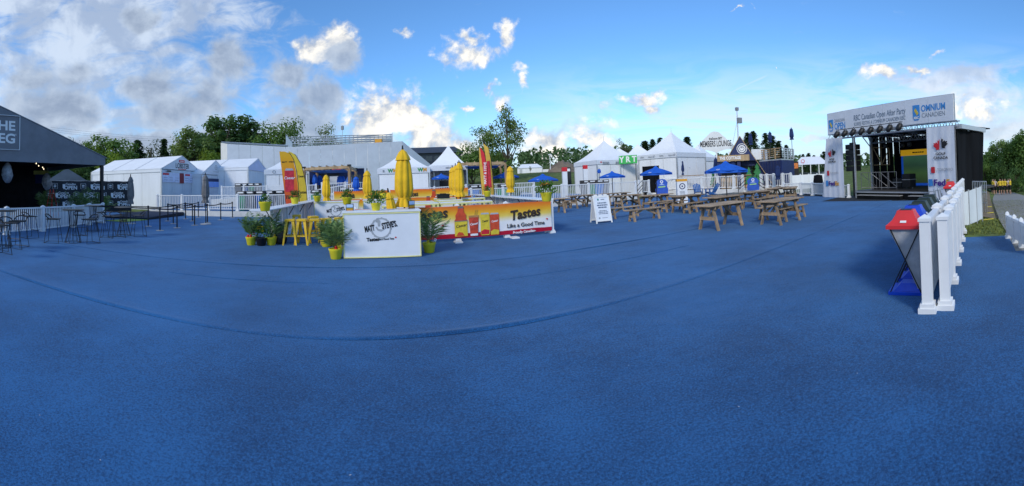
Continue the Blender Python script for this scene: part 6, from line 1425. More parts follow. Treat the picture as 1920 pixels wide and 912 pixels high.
sbox((uL, t2, ZD), (LS - .6, t2 + .06, 3.45), M_BLK, 'back_wall')
nl = 4
for k in range(nl): a, b = t1 + (t2 - t1) * k / nl, t1 + (t2 - t1) * (k + 1) / nl; drape([(uL, a, ZD), (uL, b, ZD), (uL, b, 3.4), (uL, a, 3.4)], M_BLK, 'side_drape')
sbox((uL - .06, t1 - .08, ZD), (uL + .06, t1 + .04, 3.4), M_TRUSS, 'pillar'); sbox((uL - .04, .12, 0), (uL + .04, .2, 3.34), M_ALU, 'front_post')
MB().tube([S(uL - .02, t1, 2.75), S(uL - .02, .9, 3.35)], .03, 5).build('knee_brace', M_ALU, st); MB().tube([S(uL - .02, t1, 2.95), S(uL - .02, 1.4, 3.35)], .03, 5).build('knee_brace', M_ALU, st)
for k, (p, q) in enumerate((((uL + .08, t1 + .1, 1.75), (uL + .08, t1 + 1.6, 1.75)), ((uL + .08, t1 + 1.6, 1.75), (uL + .08, t1 + 1.6, 2.75)), ((uL + .08, t1 + 1.6, 2.75), (uL + .08, t1 + .1, 2.75)), ((uL + .08, t1 + .8, 1.75), (uL + .08, t1 + .8, 3.2)), ((uL + .08, t1 + .1, 2.7), (uL + .08, t1 + .8, 1.8)), ((uL + .08, t1 + .85, 1.8), (uL + .08, t1 + 1.6, 2.7)))):
    MB().tube([S(*p), S(*q)], .03, 5).build('gate_frame', M_WOODL, st)
tr_ = 2.9
drape([(LS - .02, .12, .02), (LS + .23, tr_ * .82, .02), (LS + .25, tr_, 3.2), (LS, .12, 3.2)], M_BLK, 'outer_drape', amp=1.3); sbox((LS - .16, .3, 0), (LS - .14, tr_ - .1, 3.2), M_BLK, 'lining')
sbox((LS + .02, .1, 3.22), (LS + .32, tr_ + .1, 3.42), M_ALU, 'side_ledge'); sbox((LS - .1, .1, 0), (LS - .02, .2, 3.3), M_ALU, 'corner_post')
# video wall
us, ue = u_of(1689), uc
def on_back(x):  # u on the back plane seen at column x
    a = math.atan2(ray(x, hy(x)).x, ray(x, hy(x)).y); d = Vector((math.sin(a), math.cos(a), 0)); p0 = SAp + SNv * (t2 - .35)
    return (p0.x * d.y - p0.y * d.x) / (SE.y * d.x - SE.x * d.y)
ua, ub = on_back(1690), min(LS - .9, on_back(1760)); dW = (SAp + SE * ua + SNv * (t2 - .35)).length
zv0, zv1, zv2 = max(ZD + .02, zat(1692, 357, dW)), zat(1692, 293, dW), zat(1692, 282, dW)
vw = sbox((ua, t2 - .33, zv0), (ub, t2 - .2, zv2), mat('video_wall_blue', (.01, .06, .40), .4, .1, emit=((.01, .08, .5), .35)), 'video_wall')
sbox((ua, t2 - .38, zv1), (ub, t2 - .34, zv2), mat('video_header_gold', (.75, .45, .02), .4, .05, emit=((.9, .5, .02), .25)), 'video_header', vw)
sbox((ua + .17, t2 - .37, zv0 + .15), (ub, t2 - .335, zv1 - .01), ramp_mat('video_green_picture', [(0, (.012, .020, .010)), (.35, (.02, .045, .016)), (.6, (.012, .03, .02)), (1, (.02, .06, .035))], 2, .5, 2.4, .15, .12), 'video_picture', vw)
vb = MATS['video_green_picture'].node_tree.nodes['Principled BSDF']; MATS['video_green_picture'].node_tree.links.new(vb.inputs['Base Color'].links[0].from_socket, vb.inputs['Emission Color']); vb.inputs['Emission Strength'].default_value = 1.0
dashes(vw, ua + 1.3, (t2 - .385) * flip, (zv1 + zv2) / 2, .9, .07, M_INK)
for k in range(7):
    u = uL + .9 + k * .8; b = MB(); b.lathe([(.08, 0), (.12, .06), (.12, .2), (.05, .28)], 10); b.build('hanging_lamp', M_BLACKM, st, loc=S(u, t1 + .15 + .5 * (k % 2), 2.66))
    MB().tube([(0, 0, .28), (0, 0, .5)], .012, 4).build('lamp_hook', M_BLACKM, st, loc=S(u, t1 + .15 + .5 * (k % 2), 2.66))
# things standing on or hanging by the stage
t = thing('speaker_array', 'black line array speaker hanging left of the stage', 'speaker', SAp + SE * uo(1589) + SNv * .5 + Vector((0, 0, 1.45)), st.rotation_euler[2])
for k in range(5): MB().span((-.3, -.3, .30 * k + .01), (.3, .3, .30 * k + .29)).build('cabinet', M_BLACKM, t, bev=.02)
MB().tube([(0, 0, 1.5), (0, 0, 2.0)], .03, 5).build('hoist_chain', M_BLACKM, t); MB().span((-.2, -.05, 1.5), (.2, .05, 1.6)).build('bumper', M_BLACKM, t)
MB().span((-.05, -.05, -1.4), (.05, .05, -.0)).build('support_leg', M_BLACKM, t)
for k in range(3):
    p = SAp + SE * (uL + .05 + .62 * k) + SNv * (.55 + .1 * k); t = thing('crowd_barrier', ['steel barrier with cross braces, leftmost on the stage edge', 'steel barrier with cross braces, middle one on the stage', 'steel barrier with cross braces, nearest the black side drape'][k], 'barrier', (p.x, p.y, ZD), st.rotation_euler[2] + R(60 - 25 * k), 'steel barriers on the stage')
    for a, b in (((0, 0, .02), (0, 0, .95)), ((.9, 0, .02), (.9, 0, .95)), ((0, 0, .95), (.9, 0, .95)), ((0, 0, .12), (.9, 0, .12)), ((0, 0, .9), (.9, 0, .15)), ((.45, 0, .12), (.45, 0, .95))): MB().tube([a, b], .018, 5).build('bar', mat('dull_steel', (.20, .20, .21), .5, .1, metal=.5), t)
for k, (u, q, w, h, l) in enumerate(((uL + 1.5, 2.2, .6, .55, 'black road case on the left of the stage'), (uL + 2.3, 1.9, .5, .8, 'taller black road case right of the first one'))):
    p = SAp + SE * u + SNv * q; t = thing('road_case', l, 'case', (p.x, p.y, ZD), st.rotation_euler[2], 'road cases on the stage'); MB().span((-w / 2, -.3, .08), (w / 2, .3, h)).build('case_body', M_BLACKM, t, bev=.01); MB().span((-w / 2 - .01, -.31, h * .6), (w / 2 + .01, .31, h * .6 + .03)).build('edge_trim', M_ALU, t)
    for sx_ in (-1, 1): MB().cyl((sx_ * w * .4, 0, 0), (sx_ * w * .4, 0, .08), .04).build('caster', M_GREYB, t)
# ---------------------------------------------------------------- right hand fences and recycling stands
n1 = .62; s1 = 4.18
railing('white_fence', 'nearest white picket fence running from the red topped bin to the stage', [SN(s1 + 1.27 * k, n1) for k in range(9)], 1.03, .115, True, .125, bal=.085)
railing('white_fence', 'second white picket fence, parallel and just right of the nearest one', [SN(4.28 + .93 * k, .43) for k in range(6)], 1.03, .115, True, .125, bal=.085)
railing('white_fence', 'low white panel fence at the right edge beside the footpath', [G(1890, 447), G(1903, 456), G(1916, 464.5), G(1935, 478)], .52, .07, True, .06, bal=.052)
t = thing('fabric_screen', 'white fabric screen on posts beside the worn grass', 'screen', G(1802, 423)); o = t.location.copy()
sp_ = [G(1802, 423), G(1818, 420), G(1832, 414), G(1842, 409)]; hs = [.84, .90, .93, .95]
vs = []
N = 24
for i in range(N + 1):
    f = i / N * 3; k = min(2, int(f)); p = sp_[k].lerp(sp_[k + 1], f - k) - o; h = hs[k] + (hs[k + 1] - hs[k]) * (f - k)
    for j in range(7): b = j / 6; vs.append((p.x + .008 * math.sin(i * .9 + b * 3), p.y + .010 * math.sin(i * .7 - b * 2), TZ(p.x + o.x, p.y + o.y) * 0 - .02 + (h + .02) * b))
m = MB(); m.add(vs, [(i * 7 + j, (i + 1) * 7 + j, (i + 1) * 7 + j + 1, i * 7 + j + 1) for i in range(N) for j in range(6)]); m.build('fabric', mat('white_screen_fabric', (.62, .66, .68), .7, .04, 1.5, .4, 2), t, smooth=True)
for p, h in zip(sp_, hs): q = p - o; MB().cyl((q.x, q.y, -.1), (q.x, q.y, h + .03), .02, .02, 6).build('post', M_ALU, t)
t = thing('steel_fence', 'grey steel fence section behind the white fabric screen', 'fence', PD(1822, 14.5)); o = t.location.copy(); q = PD(1848, 14) - o
for z in (.95, .55, .15): MB().tube([(0, 0, z), q + Vector((0, 0, z))], .02, 5).build('rail', M_TRUSS, t)
for k in range(9): p = q * (k / 8); MB().tube([(p.x, p.y, -.2), (p.x, p.y, .95)], .012, 4).build('upright', M_TRUSS, t)
for k, (x, y) in enumerate(((1849, 389), (1850, 400.5), (1847, 413))):
    p = GT(x, y, .03); tag(MB().span((-.3, -.025, 0), (.3, .025, .02)).build('yellow_strip', mat('yellow_marker', (.60, .48, .05), .6), loc=p, rz=SA - R(60)), ['farthest', 'middle', 'nearest'][k] + ' yellow marker strip on the grass beside the fabric screen', 'marker', 'yellow marker strips')
M_TRAY = mat('bright_blue_tray', (.01, .07, .62), .35, .1); M_BAG = mat('translucent_bag', (.44, .45, .47), .35, .12, 6, .7, 10, alpha=.9); M_LIDR = mat('red_lid', (.68, .035, .04), .4, .06); M_LIDB = mat('blue_lid', (.01, .06, .55), .4, .06); M_LIDK = mat('dark_lid', (.015, .03, .025), .4)
def stand(s, n, lid, label, z=0.0, group='recycling stands along the fence'):
    t = thing('recycling_stand', label, 'bin', SN(s, n, z), SA, group)   # local x = away along the fence, y = towards the lot
    y0_, y1_, x0_, x1_ = -.21, .21, -.19, .19
    tr2 = MB(); tr2.add([(x0_, y0_, .0), (x1_, y0_, 0), (x1_, y1_ + .03, 0), (x0_, y1_ + .03, 0), (x0_, y0_, .05), (x1_, y0_, .05), (x1_, y1_ + .03, .05), (x0_, y1_ + .03, .05)], [(0, 1, 5, 4), (1, 2, 6, 5), (2, 3, 7, 6), (3, 0, 4, 7), (3, 2, 1, 0), (4, 5, 6, 7)])
    b = tr2.build('base_tray', M_TRAY, t, bev=.006)
    MB().add([(x0_ + .02, y0_ + .03, .051), (x1_ - .02, y0_ + .03, .051), (x1_ - .02, y1_ - .04, .051), (x0_ + .02, y1_ - .04, .051), (x0_ + .10, y0_ + .12, .13), (x1_ - .10, y0_ + .12, .13), (x1_ - .10, y1_ - .12, .13), (x0_ + .10, y1_ - .12, .13)], [(0, 1, 5, 4), (1, 2, 6, 5), (2, 3, 7, 6), (3, 0, 4, 7), (4, 5, 6, 7)]).build('tray_ridge', M_TRAY, b)
    for x in (x0_ + .005, x1_ - .005):
        MB().tube([(x, y1_, .04), (x, y0_ + .005, .87)], .008, 5).build('cross_rod', M_BLACKM, t); MB().tube([(x, y0_ + .02, .04), (x, y1_ - .02, .87)], .008, 5).build('cross_rod', M_BLACKM, t)
    rows = [(.87, y0_ + .01, y1_ - .01, .17), (.80, y0_ + .012, y1_ - .03, .172), (.62, y0_ + .012, y1_ - .11, .165), (.45, y0_ + .01, y1_ - .19, .155), (.28, y0_ + .01, y1_ - .27, .15), (.06, y0_ + .012, y1_ - .36, .14)]
    vs = []; N = 6
    for z, a, c_, hx in rows:
        ring = [(-hx, a + (c_ - a) * i / N) for i in range(N)] + [(-hx + 2 * hx * i / N, c_) for i in range(N)] + [(hx, c_ + (a - c_) * i / N) for i in range(N)] + [(hx - 2 * hx * i / N, a) for i in range(N)]
        for i, (x, y) in enumerate(ring): w = .008 * math.sin(i * 2.1 + z * 9); vs.append((x * (1 + w * 3), y + w, z))
    K = 4 * N
    MB().add(vs, [(j * K + i, j * K + (i + 1) % K, (j + 1) * K + (i + 1) % K, (j + 1) * K + i) for j in range(len(rows) - 1) for i in range(K)] + [tuple(range((len(rows) - 1) * K, len(rows) * K))]).build('bag', M_BAG, t, smooth=True)
    l = MB(); vs = []
    for z, a, b_ in ((.85, .215, .235), (.90, .215, .235), (.905, .205, .222), (.96, .145, .16), (1.03, .115, .12), (1.075, .10, .105)): vs += [(-a, -b_, z), (a, -b_, z), (a, b_, z), (-a, b_, z)]
    fs = []
    for j in range(5): fs += [(j * 4 + i, j * 4 + (i + 1) % 4, j * 4 + 4 + (i + 1) % 4, j * 4 + 4 + i) for i in range(4)]
    l.add(vs, fs + [(20, 21, 22, 23)]); lo = l.build('lid', lid, t, bev=.006)
    MB().span((-.07, -.075, 1.073), (.07, .075, 1.08)).build('lid_opening', M_BLACKM, lo)
    q = MB().quad((-.188, .05, .93), (-.188, -.03, .93), (-.168, -.03, .955), (-.168, .05, .955)).build('lid_emblem', M_LET_W, lo, loc=(-.004, 0, 0))
    q = MB().quad((-.05, -.208, .925), (.08, -.208, .925), (.08, -.176, .96), (-.05, -.176, .96)).build('lid_sticker', M_LET_W, lo, loc=(0, -.006, .002))
stand(4.85, .96, M_LIDR, 'nearest recycling stand with a bright red lid'); stand(5.42, .96, M_LIDB, 'recycling stand with a blue lid behind the red one'); stand(5.99, .96, M_LIDK, 'dark lidded recycling stand, third from the camera'); stand(6.56, .96, M_LIDK, 'dark lidded recycling stand, fourth from the camera'); stand(7.2, .96, M_LIDK, 'dark lidded recycling stand, farthest of the row')
p = PD(1781, 12.4); s_, n_ = sn(p); stand(s_, n_, M_LIDR, 'far recycling stand with red lid in front of the stage column', z=.0)
for k, (x, d) in enumerate(((1746, 7.2), (1757, 7.6), (1766, 8.2))):
    p = PD(x, d); t = thing('folded_stand', ['leftmost', 'middle', 'rightmost'][k] + ' folded metal stand leaning by the white fence', 'stand', p, SA + R(70 - 20 * k), 'folded metal stands by the fence'); h = zat(x, 353 + (4 - 2 * k), d)
    for sx_ in (-.07, .07): MB().tube([(sx_, -.1, 0), (sx_, .0 + .05 * k, h)], .012, 5).build('upright', M_TRUSS, t)
    for z in (.25, .5, .75, .98): MB().tube([(-.07, -.1 + .1 * z, h * z), (.07, -.1 + .1 * z, h * z)], .010, 5).build('cross_bar', M_TRUSS, t)
    MB().tube([(-.07, -.08, h * .2), (.07, 0, h * .9)], .008, 4).build('diagonal', M_BLACKM, t)
# ---------------------------------------------------------------- people on the path
M_SKIN = mat('skin', (.46, .27, .19), .6, .06); M_SHIRT = mat('yellow_shirt', (.72, .50, .04), .8, .1, 6); M_SHORT = mat('black_shorts', (.015, .015, .018), .85); M_HAIR = mat('dark_hair', (.04, .028, .02), .7); M_SHOE = mat('shoe_grey', (.3, .3, .3), .7); M_WSHIRT = mat('pale_shirt', (.55, .45, .42), .8)
def person_mesh(seed, shirt, arms, stride):
    J = {'pel': (0, 0, .96, .15, .11), 'wai': (0, 0, 1.10, .145, .10), 'che': (0, 0, 1.30, .175, .115), 'nck': (0, 0, 1.47, .055, .055), 'hd0': (0, -.01, 1.56, .075, .085), 'hd1': (0, -.01, 1.65, .085, .10), 'hd2': (0, 0, 1.72, .06, .07), 'nos': (0, -.105, 1.62, .016, .016)}
    E = [('pel', 'wai'), ('wai', 'che'), ('che', 'nck'), ('nck', 'hd0'), ('hd0', 'hd1'), ('hd1', 'hd2'), ('hd1', 'nos')]
    for s, k in ((-1, 'l'), (1, 'r')):
        a = arms[0 if s < 0 else 1]; f = stride * s
        J['sh' + k] = (s * .19, 0, 1.40, .065, .06); J['el' + k] = (s * .25, -.06 - a * .05, 1.13, .042, .042); J['wr' + k] = (s * (.25 - a * .12), -.08 - a * .24, .90 + a * .22, .03, .03); J['ha' + k] = (s * (.25 - a * .16), -.10 - a * .30, .83 + a * .26, .034, .02)
        J['hp' + k] = (s * .10, 0, .90, .095, .095); J['kn' + k] = (s * .11, -.03 + f * .6, .50, .06, .06); J['an' + k] = (s * .11, .02 + f, .10, .04, .045); J['to' + k] = (s * .12, -.12 + f, .045, .04, .035)
        E += [('che', 'sh' + k), ('sh' + k, 'el' + k), ('el' + k, 'wr' + k), ('wr' + k, 'ha' + k), ('pel', 'hp' + k), ('hp' + k, 'kn' + k), ('kn' + k, 'an' + k), ('an' + k, 'to' + k)]
    names = list(J); me = bpy.data.meshes.new('tmp'); me.from_pydata([J[n][:3] for n in names], [(names.index(a), names.index(b)) for a, b in E], [])
    o = bpy.data.objects.new('tmp', me); col.objects.link(o); md = o.modifiers.new('s', 'SKIN'); md.use_smooth_shade = True
    for i, n in enumerate(names): me.skin_vertices[0].data[i].radius = J[n][3:]
    me.skin_vertices[0].data[0].use_root = True
    sb = o.modifiers.new('b', 'SUBSURF'); sb.levels = 1; sb.render_levels = 1
    bpy.context.view_layer.update(); r = bpy.data.meshes.new_from_object(o.evaluated_get(bpy.context.evaluated_depsgraph_get())); bpy.data.objects.remove(o)
    r.materials.clear()
    for m_ in (M_SKIN, shirt, M_SHORT, M_HAIR, M_SHOE): r.materials.append(m_)
    for p in r.polygons:
        c_ = p.center; p.use_smooth = True; out = abs(c_.x) > .215
        if c_.z < .085: k = 4
        elif c_.z < .52: k = 0
        elif c_.z < .98 and abs(c_.x) < .215 and c_.y > -.16: k = 2
        elif c_.z > 1.655 or (c_.z > 1.56 and c_.y > .035): k = 3
        elif c_.z > 1.455: k = 0
        elif out and c_.z < 1.14 or c_.y < -.16: k = 0
        else: k = 1
        p.material_index = k
    r.name = 'body'; return r
PB = [person_mesh(1, M_SHIRT, (.2, .9), .05), person_mesh(2, M_SHIRT, (.1, .1), .12), person_mesh(3, M_WSHIRT, (.7, .3), .0)]
for x, y, a, k, l in ((1862, 366.5, 120, 0, 'leftmost person, yellow shirt and black shorts, turned to the group'), (1866, 363, 160, 2, 'person half hidden behind the leftmost one, pale top'), (1875.5, 366.5, 10, 1, 'person in yellow shirt seen from behind, second in the group'), (1885, 366.5, -10, 1, 'person in yellow shirt and black shorts, middle of the group'), (1891, 365.5, 190, 2, 'person in pale top between two yellow shirts'), (1895, 367, -100, 0, 'rightmost person in yellow shirt facing the group'), (1880, 362.5, 175, 0, 'person mostly hidden behind the middle yellow shirt')):
    p = at(x, y, 40.0); p.z = TZ(p.x, p.y) + .03; o = bpy.data.objects.new('person', PB[k]); col.objects.link(o); o.location = p; o.rotation_euler = (0, 0, math.atan2(p.y, p.x) - R(90) + R(a)); tag(o, l, 'person', 'people standing on the footpath')
# ---------------------------------------------------------------- trees
def leafmat(name, c):
    m = mat(name, c, .65, .45, .9, spec=.2)
    b = m.node_tree.nodes['Principled BSDF']
    q = NG(m.node_tree); tr = q.n('ShaderNodeBsdfTranslucent'); tr.inputs[0].default_value = (c[0] * 1.6, c[1] * 1.5, c[2] * .8, 1)
    mx = q.n('ShaderNodeMixShader'); mx.inputs[0].default_value = .38; out = m.node_tree.nodes['Material Output']
    m.node_tree.links.new(b.outputs[0], mx.inputs[1]); m.node_tree.links.new(tr.outputs[0], mx.inputs[2]); m.node_tree.links.new(mx.outputs[0], out.inputs[0])
    return m
M_L = {'green': leafmat('leaf_green', (.13, .22, .055)), 'dark': leafmat('leaf_dark', (.085, .155, .050)), 'lime': leafmat('leaf_lime', (.18, .26, .035)), 'willow': leafmat('leaf_willow', (.16, .225, .065)), 'pine': leafmat('needle_dark', (.055, .11, .055)), 'grey': leafmat('leaf_greyish', (.11, .135, .075))}
M_BARK = mat('bark', (.085, .065, .048), .9, .3, 6, .6, 20)
def card(m, p, u, size, rnd):
    u = u.normalized(); a = u.orthogonal().normalized(); a.rotate(Matrix.Rotation(rnd.uniform(0, 6.28), 3, u)); b = u.cross(a)
    s = size * rnd.uniform(.6, 1.25)
    m.add([p - a * s * .5, p + b * s * .28, p + a * s * .5, p - b * s * .28], [(0, 1, 2, 3)])
def broad(seed, W=.5, trunk=.22, clumps=46, per=75, leaf=.034, sparse=0.0, topbias=0.0):
    """unit-height tree: returns (trunk mesh, crown mesh builder lists)"""
    rnd = random.Random(seed); tb = MB(); cb = MB()
    tb.tube([(0, 0, 0), (.01, .005, trunk * .6), (-.005, .01, trunk * 1.3), (.01, 0, .62), (0, .01, .86)], [.030, .024, .019, .011, .004], 7)
    cz = (trunk + 1) / 2; rz_ = (1 - trunk) / 2
    for k in range(clumps):
        while True:
            p = Vector((rnd.uniform(-1, 1), rnd.uniform(-1, 1), rnd.uniform(-1, 1)))
            if p.length < 1 and p.length > .35: break
        lump = .78 + .34 * mnoise.noise(p * 1.7 + Vector((seed, 0, 0)))
        q = Vector((p.x * W * lump, p.y * W * lump, cz + p.z * rz_ * (lump + .12) + topbias * p.z))
        q.z = max(q.z, trunk * .8)
        if k % 2 == 0:
            s0 = Vector((0, 0, max(trunk * .7, q.z - .22 - .25 * rnd.random()))); mid = s0.lerp(q, .5) + Vector((0, 0, -.02)); tb.tube([s0, mid, q], [.010, .006, .0025], 4)
        r_ = (.105 + .06 * rnd.random()) * (W / .45)
        for i in range(int(per * (1 - sparse))):
            d = Vector((rnd.gauss(0, 1), rnd.gauss(0, 1), rnd.gauss(0, 1))).normalized() * r_ * rnd.random() ** .45; d.z *= .75
            card(cb, q + d, d + Vector((0, 0, .6 * r_)) + Vector((rnd.uniform(-1, 1), rnd.uniform(-1, 1), rnd.uniform(-1, 1))) * r_ * .5, leaf, rnd)
    return tb, cb
def conifer(seed, W=.25, n=30):
    rnd = random.Random(seed); tb = MB(); cb = MB(); tb.tube([(0, 0, 0), (0, 0, .5), (0, 0, .98)], [.022, .014, .003], 6)
    for k in range(n):
        z = .10 + .88 * k / n; rr = W * (1 - (z - .05)) ** .85 * rnd.uniform(.75, 1.15) + .012
        for b in range(9):
            a = rnd.uniform(0, 6.28); tip = Vector((math.cos(a) * rr, math.sin(a) * rr, z - rr * .35)); base = Vector((0, 0, z + .01))
            for i in range(9):
                t_ = .18 + .82 * i / 8; p = base.lerp(tip, t_); card(cb, p + Vector((rnd.uniform(-.01, .01), rnd.uniform(-.01, .01), rnd.uniform(-.012, .012))), Vector((rnd.uniform(-.6, .6), rnd.uniform(-.6, .6), 1)), .060 * (1.15 - .5 * t_), rnd)
    return tb, cb
def bare(seed):
    rnd = random.Random(seed); tb = MB()
    def br(p, d, L, r_, lv):
        q = p + d * L; tb.tube([p, p.lerp(q, .5) + Vector((rnd.uniform(-1, 1), rnd.uniform(-1, 1), 0)) * L * .05, q], [r_, r_ * .8, r_ * .55], 4)
        if lv: 
            for i in range(3): br(p.lerp(q, rnd.uniform(.55, 1)), (d + Vector((rnd.uniform(-.6, .6), rnd.uniform(-.6, .6), rnd.uniform(0, .45)))).normalized(), L * .62, r_ * .55, lv - 1)
    br(Vector((0, 0, 0)), Vector((0, 0, 1)), .38, .014, 4); return tb, None
PROT = {}
def proto(key):
    if key in PROT: return PROT[key]
    kind, seed = key
    if kind == 'broad': tb, cb = broad(seed, .38, .10, 70, 85, .046)
    elif kind == 'tall': tb, cb = broad(seed, .31, .20, 66, 85, .044)
    elif kind == 'open': tb, cb = broad(seed, .38, .30, 38, 66, .038, .08)
    elif kind == 'shrub': tb, cb = broad(seed, .56, .02, 60, 80, .058)
    elif kind == 'sparse': tb, cb = broad(seed, .33, .2, 36, 52, .036, .2)
    elif kind == 'conifer': tb, cb = conifer(seed)
    elif kind == 'bare': tb, cb = bare(seed)
    PROT[key] = (tb.mesh('trunk', M_BARK), cb); return PROT[key]
CM = {}
def tree(kind, seed, leafc, x, ytop, d, label, wx=1.0, group='trees behind the event lot', zlow=None):
    tm, cb = proto((kind, seed)); c_ = PD(x, d); z0 = TZ(c_.x, c_.y); h = zat(x, ytop, d) - z0
    t = thing({'conifer': 'conifer_tree', 'bare': 'bare_tree', 'shrub': 'shrub'}.get(kind, 'tree'), label, 'shrub' if kind == 'shrub' else 'tree', (c_.x, c_.y, z0), random.uniform(0, 6.28), group); t.scale = (h * wx, h * wx, h)
    part('trunk', tm, t)
    if cb is not None:
        k = (kind, seed, leafc)
        if k not in CM: CM[k] = cb.mesh('crown', M_L[leafc])
        part('crown', CM[k], t)
    return t
T = tree
T('broad', 1, 'green', 205, 246, 66, 'broad green tree rising behind the black tent roof end', 1.1); T('broad', 2, 'green', 165, 258, 70, 'round green tree left of the broad one by the black tent', 1.0)
T('shrub', 1, 'lime', 214, 286, 56, 'lime green shrub above the left end of the LOBSTER tent', .75); T('conifer', 1, 'pine', 259, 259, 68, 'dark conifer above the LOBSTER tent ridge', 1.2); T('conifer', 2, 'pine', 308, 257, 70, 'slim conifer below the bare twigs', 1.0)
T('sparse', 1, 'grey', 285, 261, 70, 'thin grey leaved tree between the two conifers', 1.2); T('bare', 1, 'grey', 319, 234, 76, 'leafless tree with pale twigs left of the willow', 1.0); T('broad', 3, 'willow', 362, 237, 72, 'yellow green willow like tree above the small white tents', 1.0)
T('tall', 1, 'dark', 416, 205, 84, 'tall dark tree, left of the pair above the clad stand', 1.05); T('tall', 2, 'dark', 463, 212, 86, 'tall dark tree, right of the pair above the clad stand', 1.15); T('shrub', 2, 'lime', 398, 278, 64, 'yellow green bush left of the clad stand corner', .8)
T('open', 1, 'green', 531, 209, 84, 'open crowned tree standing alone above the stand rail', 1.0); T('sparse', 2, 'willow', 613, 230, 92, 'small sparse tree behind the stand seating', .9); T('shrub', 3, 'green', 500, 258, 76, 'low bush line tree between tall pair and open tree', .9)
for i, (x, y, d, w, c_) in enumerate(((140, 262, 78, 1.0, 'dark'), (238, 268, 76, .9, 'green'), (338, 262, 80, .9, 'green'), (110, 270, 82, 1.0, 'green'), (280, 282, 74, 1.1, 'dark'), (390, 262, 88, 1.0, 'dark'))): T('broad', 4 + i % 3, c_, x, y, d, ['dark tree peeking over the black tent slope', 'green tree between broad tree and dark conifer', 'green tree right of the leafless tree', 'leftmost tree above the black tent slope', 'low dark tree right under the thin grey one', 'dark tree joining willow and tall pair'][i], w)
for i, x in enumerate((70, 100, 130, 160, 185)): T('shrub', 4 + i % 2, 'dark', x, 296 + 5 * (i % 3), 58 + i, '%s dark bush from the left behind the black banner wall' % ['first', 'second', 'third', 'fourth', 'fifth'][i], 1.0)
T('open', 2, 'willow', 955, 193, 74, 'tallest lone tree with visible trunk right of the red flag', .80); T('open', 3, 'green', 912, 235, 78, 'smaller tree just left of the tall lone tree', .9); T('shrub', 5, 'green', 885, 268, 70, 'bush left of the lone trees behind the pergola', .9); T('shrub', 2, 'green', 935, 284, 74, 'bush under the tall lone tree', .9); T('sparse', 3, 'grey', 995, 311, 98, 'little tree in front of the far white tent', .8)
for i, (x, y, d, w) in enumerate(((1212, 262, 76, 1.6), (1226, 259, 80, 1.3), (1240, 256, 82, 1.2), (1291, 254, 72, 1.5), (1404, 246, 72, 1.3), (1416, 243, 76, 1.1), (1438, 247, 74, 1.3), (1450, 252, 78, 1.3), (1462, 262, 76, 1.3), (1476, 270, 80, 1.3), (1507, 288, 130, 1.6), (1517, 286, 135, 1.6), (1527, 290, 132, 1.6), (1546, 283, 110, 1.5))):
    T('conifer', 3 + i % 3, 'pine', x, y, d, 'dark conifer %s' % ['left of three behind the tallest tent', 'middle of three behind the tallest tent', 'right of three behind the tallest tent', 'between tallest tent and lounge front', 'leftmost behind the container roof', 'tallest behind the container roof', 'right of the middle roof umbrella', 'fourth from left behind the container roof', 'fifth from left behind the container roof', 'rightmost behind the container roof', 'first of three above the open marquee', 'second of three above the open marquee', 'third of three above the open marquee', 'beside the left stage column'][i], w)
T('sparse', 4, 'grey', 1172, 263, 70, 'half bare tree between the two tent peaks', .9); T('shrub', 1, 'green', 1228, 282, 68, 'green bush under the three conifers', .9)
for i, (x, y, d, w, k, c_) in enumerate(((1846, 300, 54, 1.0, 'shrub', 'green'), (1858, 282, 58, .9, 'broad', 'green'), (1872, 262, 60, .95, 'broad', 'green'), (1893, 254, 56, .95, 'broad', 'willow'), (1914, 248, 54, 1.0, 'broad', 'green'), (1938, 240, 52, 1.0, 'broad', 'green'), (1880, 300, 52, .9, 'shrub', 'dark'), (1903, 312, 48, .9, 'shrub', 'dark'), (1925, 315, 42, .9, 'shrub', 'green'), (1864, 318, 56, .9, 'shrub', 'dark'), (1835, 322, 60, 1.0, 'shrub', 'green'))):
    T(k, 1 + i % 3, c_, x, y, d, ['leftmost bush of the right hand trees', 'tree just left of the people, behind them', 'tree above the people on the path', 'lighter tree right above the people', 'tree at the right frame edge above the path', 'tree cut by the right frame edge', 'dark undergrowth behind the people', 'dark undergrowth right of the people', 'bush at the right edge of the path', 'dark undergrowth left of the people', 'low bush beside the stage drape'][i], w, 'trees beside the footpath')
T('bare', 2, 'grey', 1908, 232, 62, 'leafless twigs rising above the right hand trees', .8)
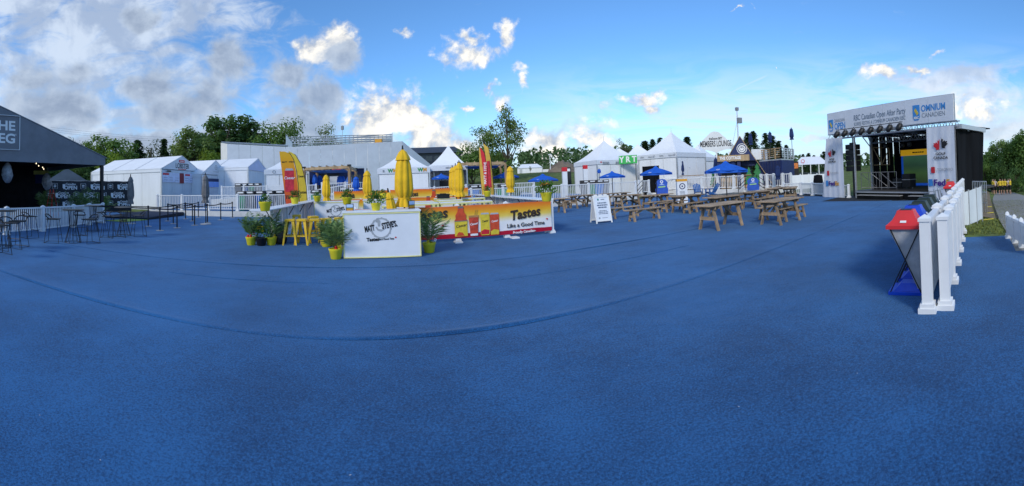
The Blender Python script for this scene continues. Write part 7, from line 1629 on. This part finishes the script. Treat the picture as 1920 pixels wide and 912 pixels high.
# far wooded ridge, one mass
rnd = random.Random(11); cb = MB()
for i in range(620):
    a = rnd.uniform(-1.42, 1.42); d = rnd.uniform(150, 250)
    if a > .42 and rnd.random() < .35: continue
    x, y = d * math.sin(a), d * math.cos(a); z = TZ(x, y); h = rnd.uniform(6, 10.5) * (1.0 if a < .45 else .7); w = rnd.uniform(2.6, 4.4); pine = rnd.random() < .4
    for k in range(42):
        t_ = rnd.random() ** .7; rr = w * ((1 - t_) if pine else math.sqrt(max(0, 1 - (2 * t_ - 1) ** 2)) * .95 + .1) * rnd.random() ** .4; b = rnd.uniform(0, 6.28)
        card(cb, Vector((x + rr * math.cos(b), y + rr * math.sin(b), z + .4 + h * t_)), Vector((math.cos(b), math.sin(b), .7 + rnd.uniform(-.4, .4))), 2.1, rnd)
tag(cb.build('wooded_ridge', leafmat('leaf_far', (.080, .140, .055))), 'far wooded ridge behind the event lot', 'wood', kind='stuff')
# earth bank on the rise, light poles, overhead wires
M_EARTH = mat('earth_bank', (.20, .15, .10), .95, .3, .3, .5, 2)
m = MB(); n = 30; vs = []
for i in range(n + 1):
    for j in range(7):
        x = 1028 + (1085 - 1028) * i / n; d = 92 + j * 4; p = PD(x, d); vs.append((p.x, p.y, TZ(p.x, p.y) + .03 + 3.4 * math.sin(math.pi * min(1, j / 6)) * math.sin(math.pi * i / n) ** .6 * (.8 + .3 * mnoise.noise(Vector((i * .3, j, 0))))))
m.add(vs, [(i * 7 + j, (i + 1) * 7 + j, (i + 1) * 7 + j + 1, i * 7 + j + 1) for i in range(n) for j in range(6)]); tag(m.build('earth_bank', M_EARTH, smooth=True), kind='structure')
c_ = PD(1033, 96); t = thing('light_pole', 'white light pole on the rise right of the far tent', 'pole', (c_.x, c_.y, TZ(c_.x, c_.y))); h = zat(1033, 290, 96) - TZ(c_.x, c_.y); MB().cyl((0, 0, 0), (0, 0, h), .11, .08, 8).build('shaft', M_BARW, t); MB().box((0, 0, h), (.8, .25, .3)).build('lamp_head', M_BARW, t)
for i, (ya, yb) in enumerate(((247, 257), (251, 261), (255, 264))):
    a, b = at(95, ya - 8, 100), at(420, yb + 2, 110); m = MB(); m.tube([(a.lerp(b, k / 10)) - a - Vector((0, 0, 1.2 * math.sin(math.pi * k / 10))) for k in range(11)], .02, 4); tag(m.build('overhead_wire', M_BLACKM, loc=a), ['upper', 'middle', 'lower'][i] + ' of three thin overhead wires above the left trees', 'wire', 'overhead wires')
finish_text()
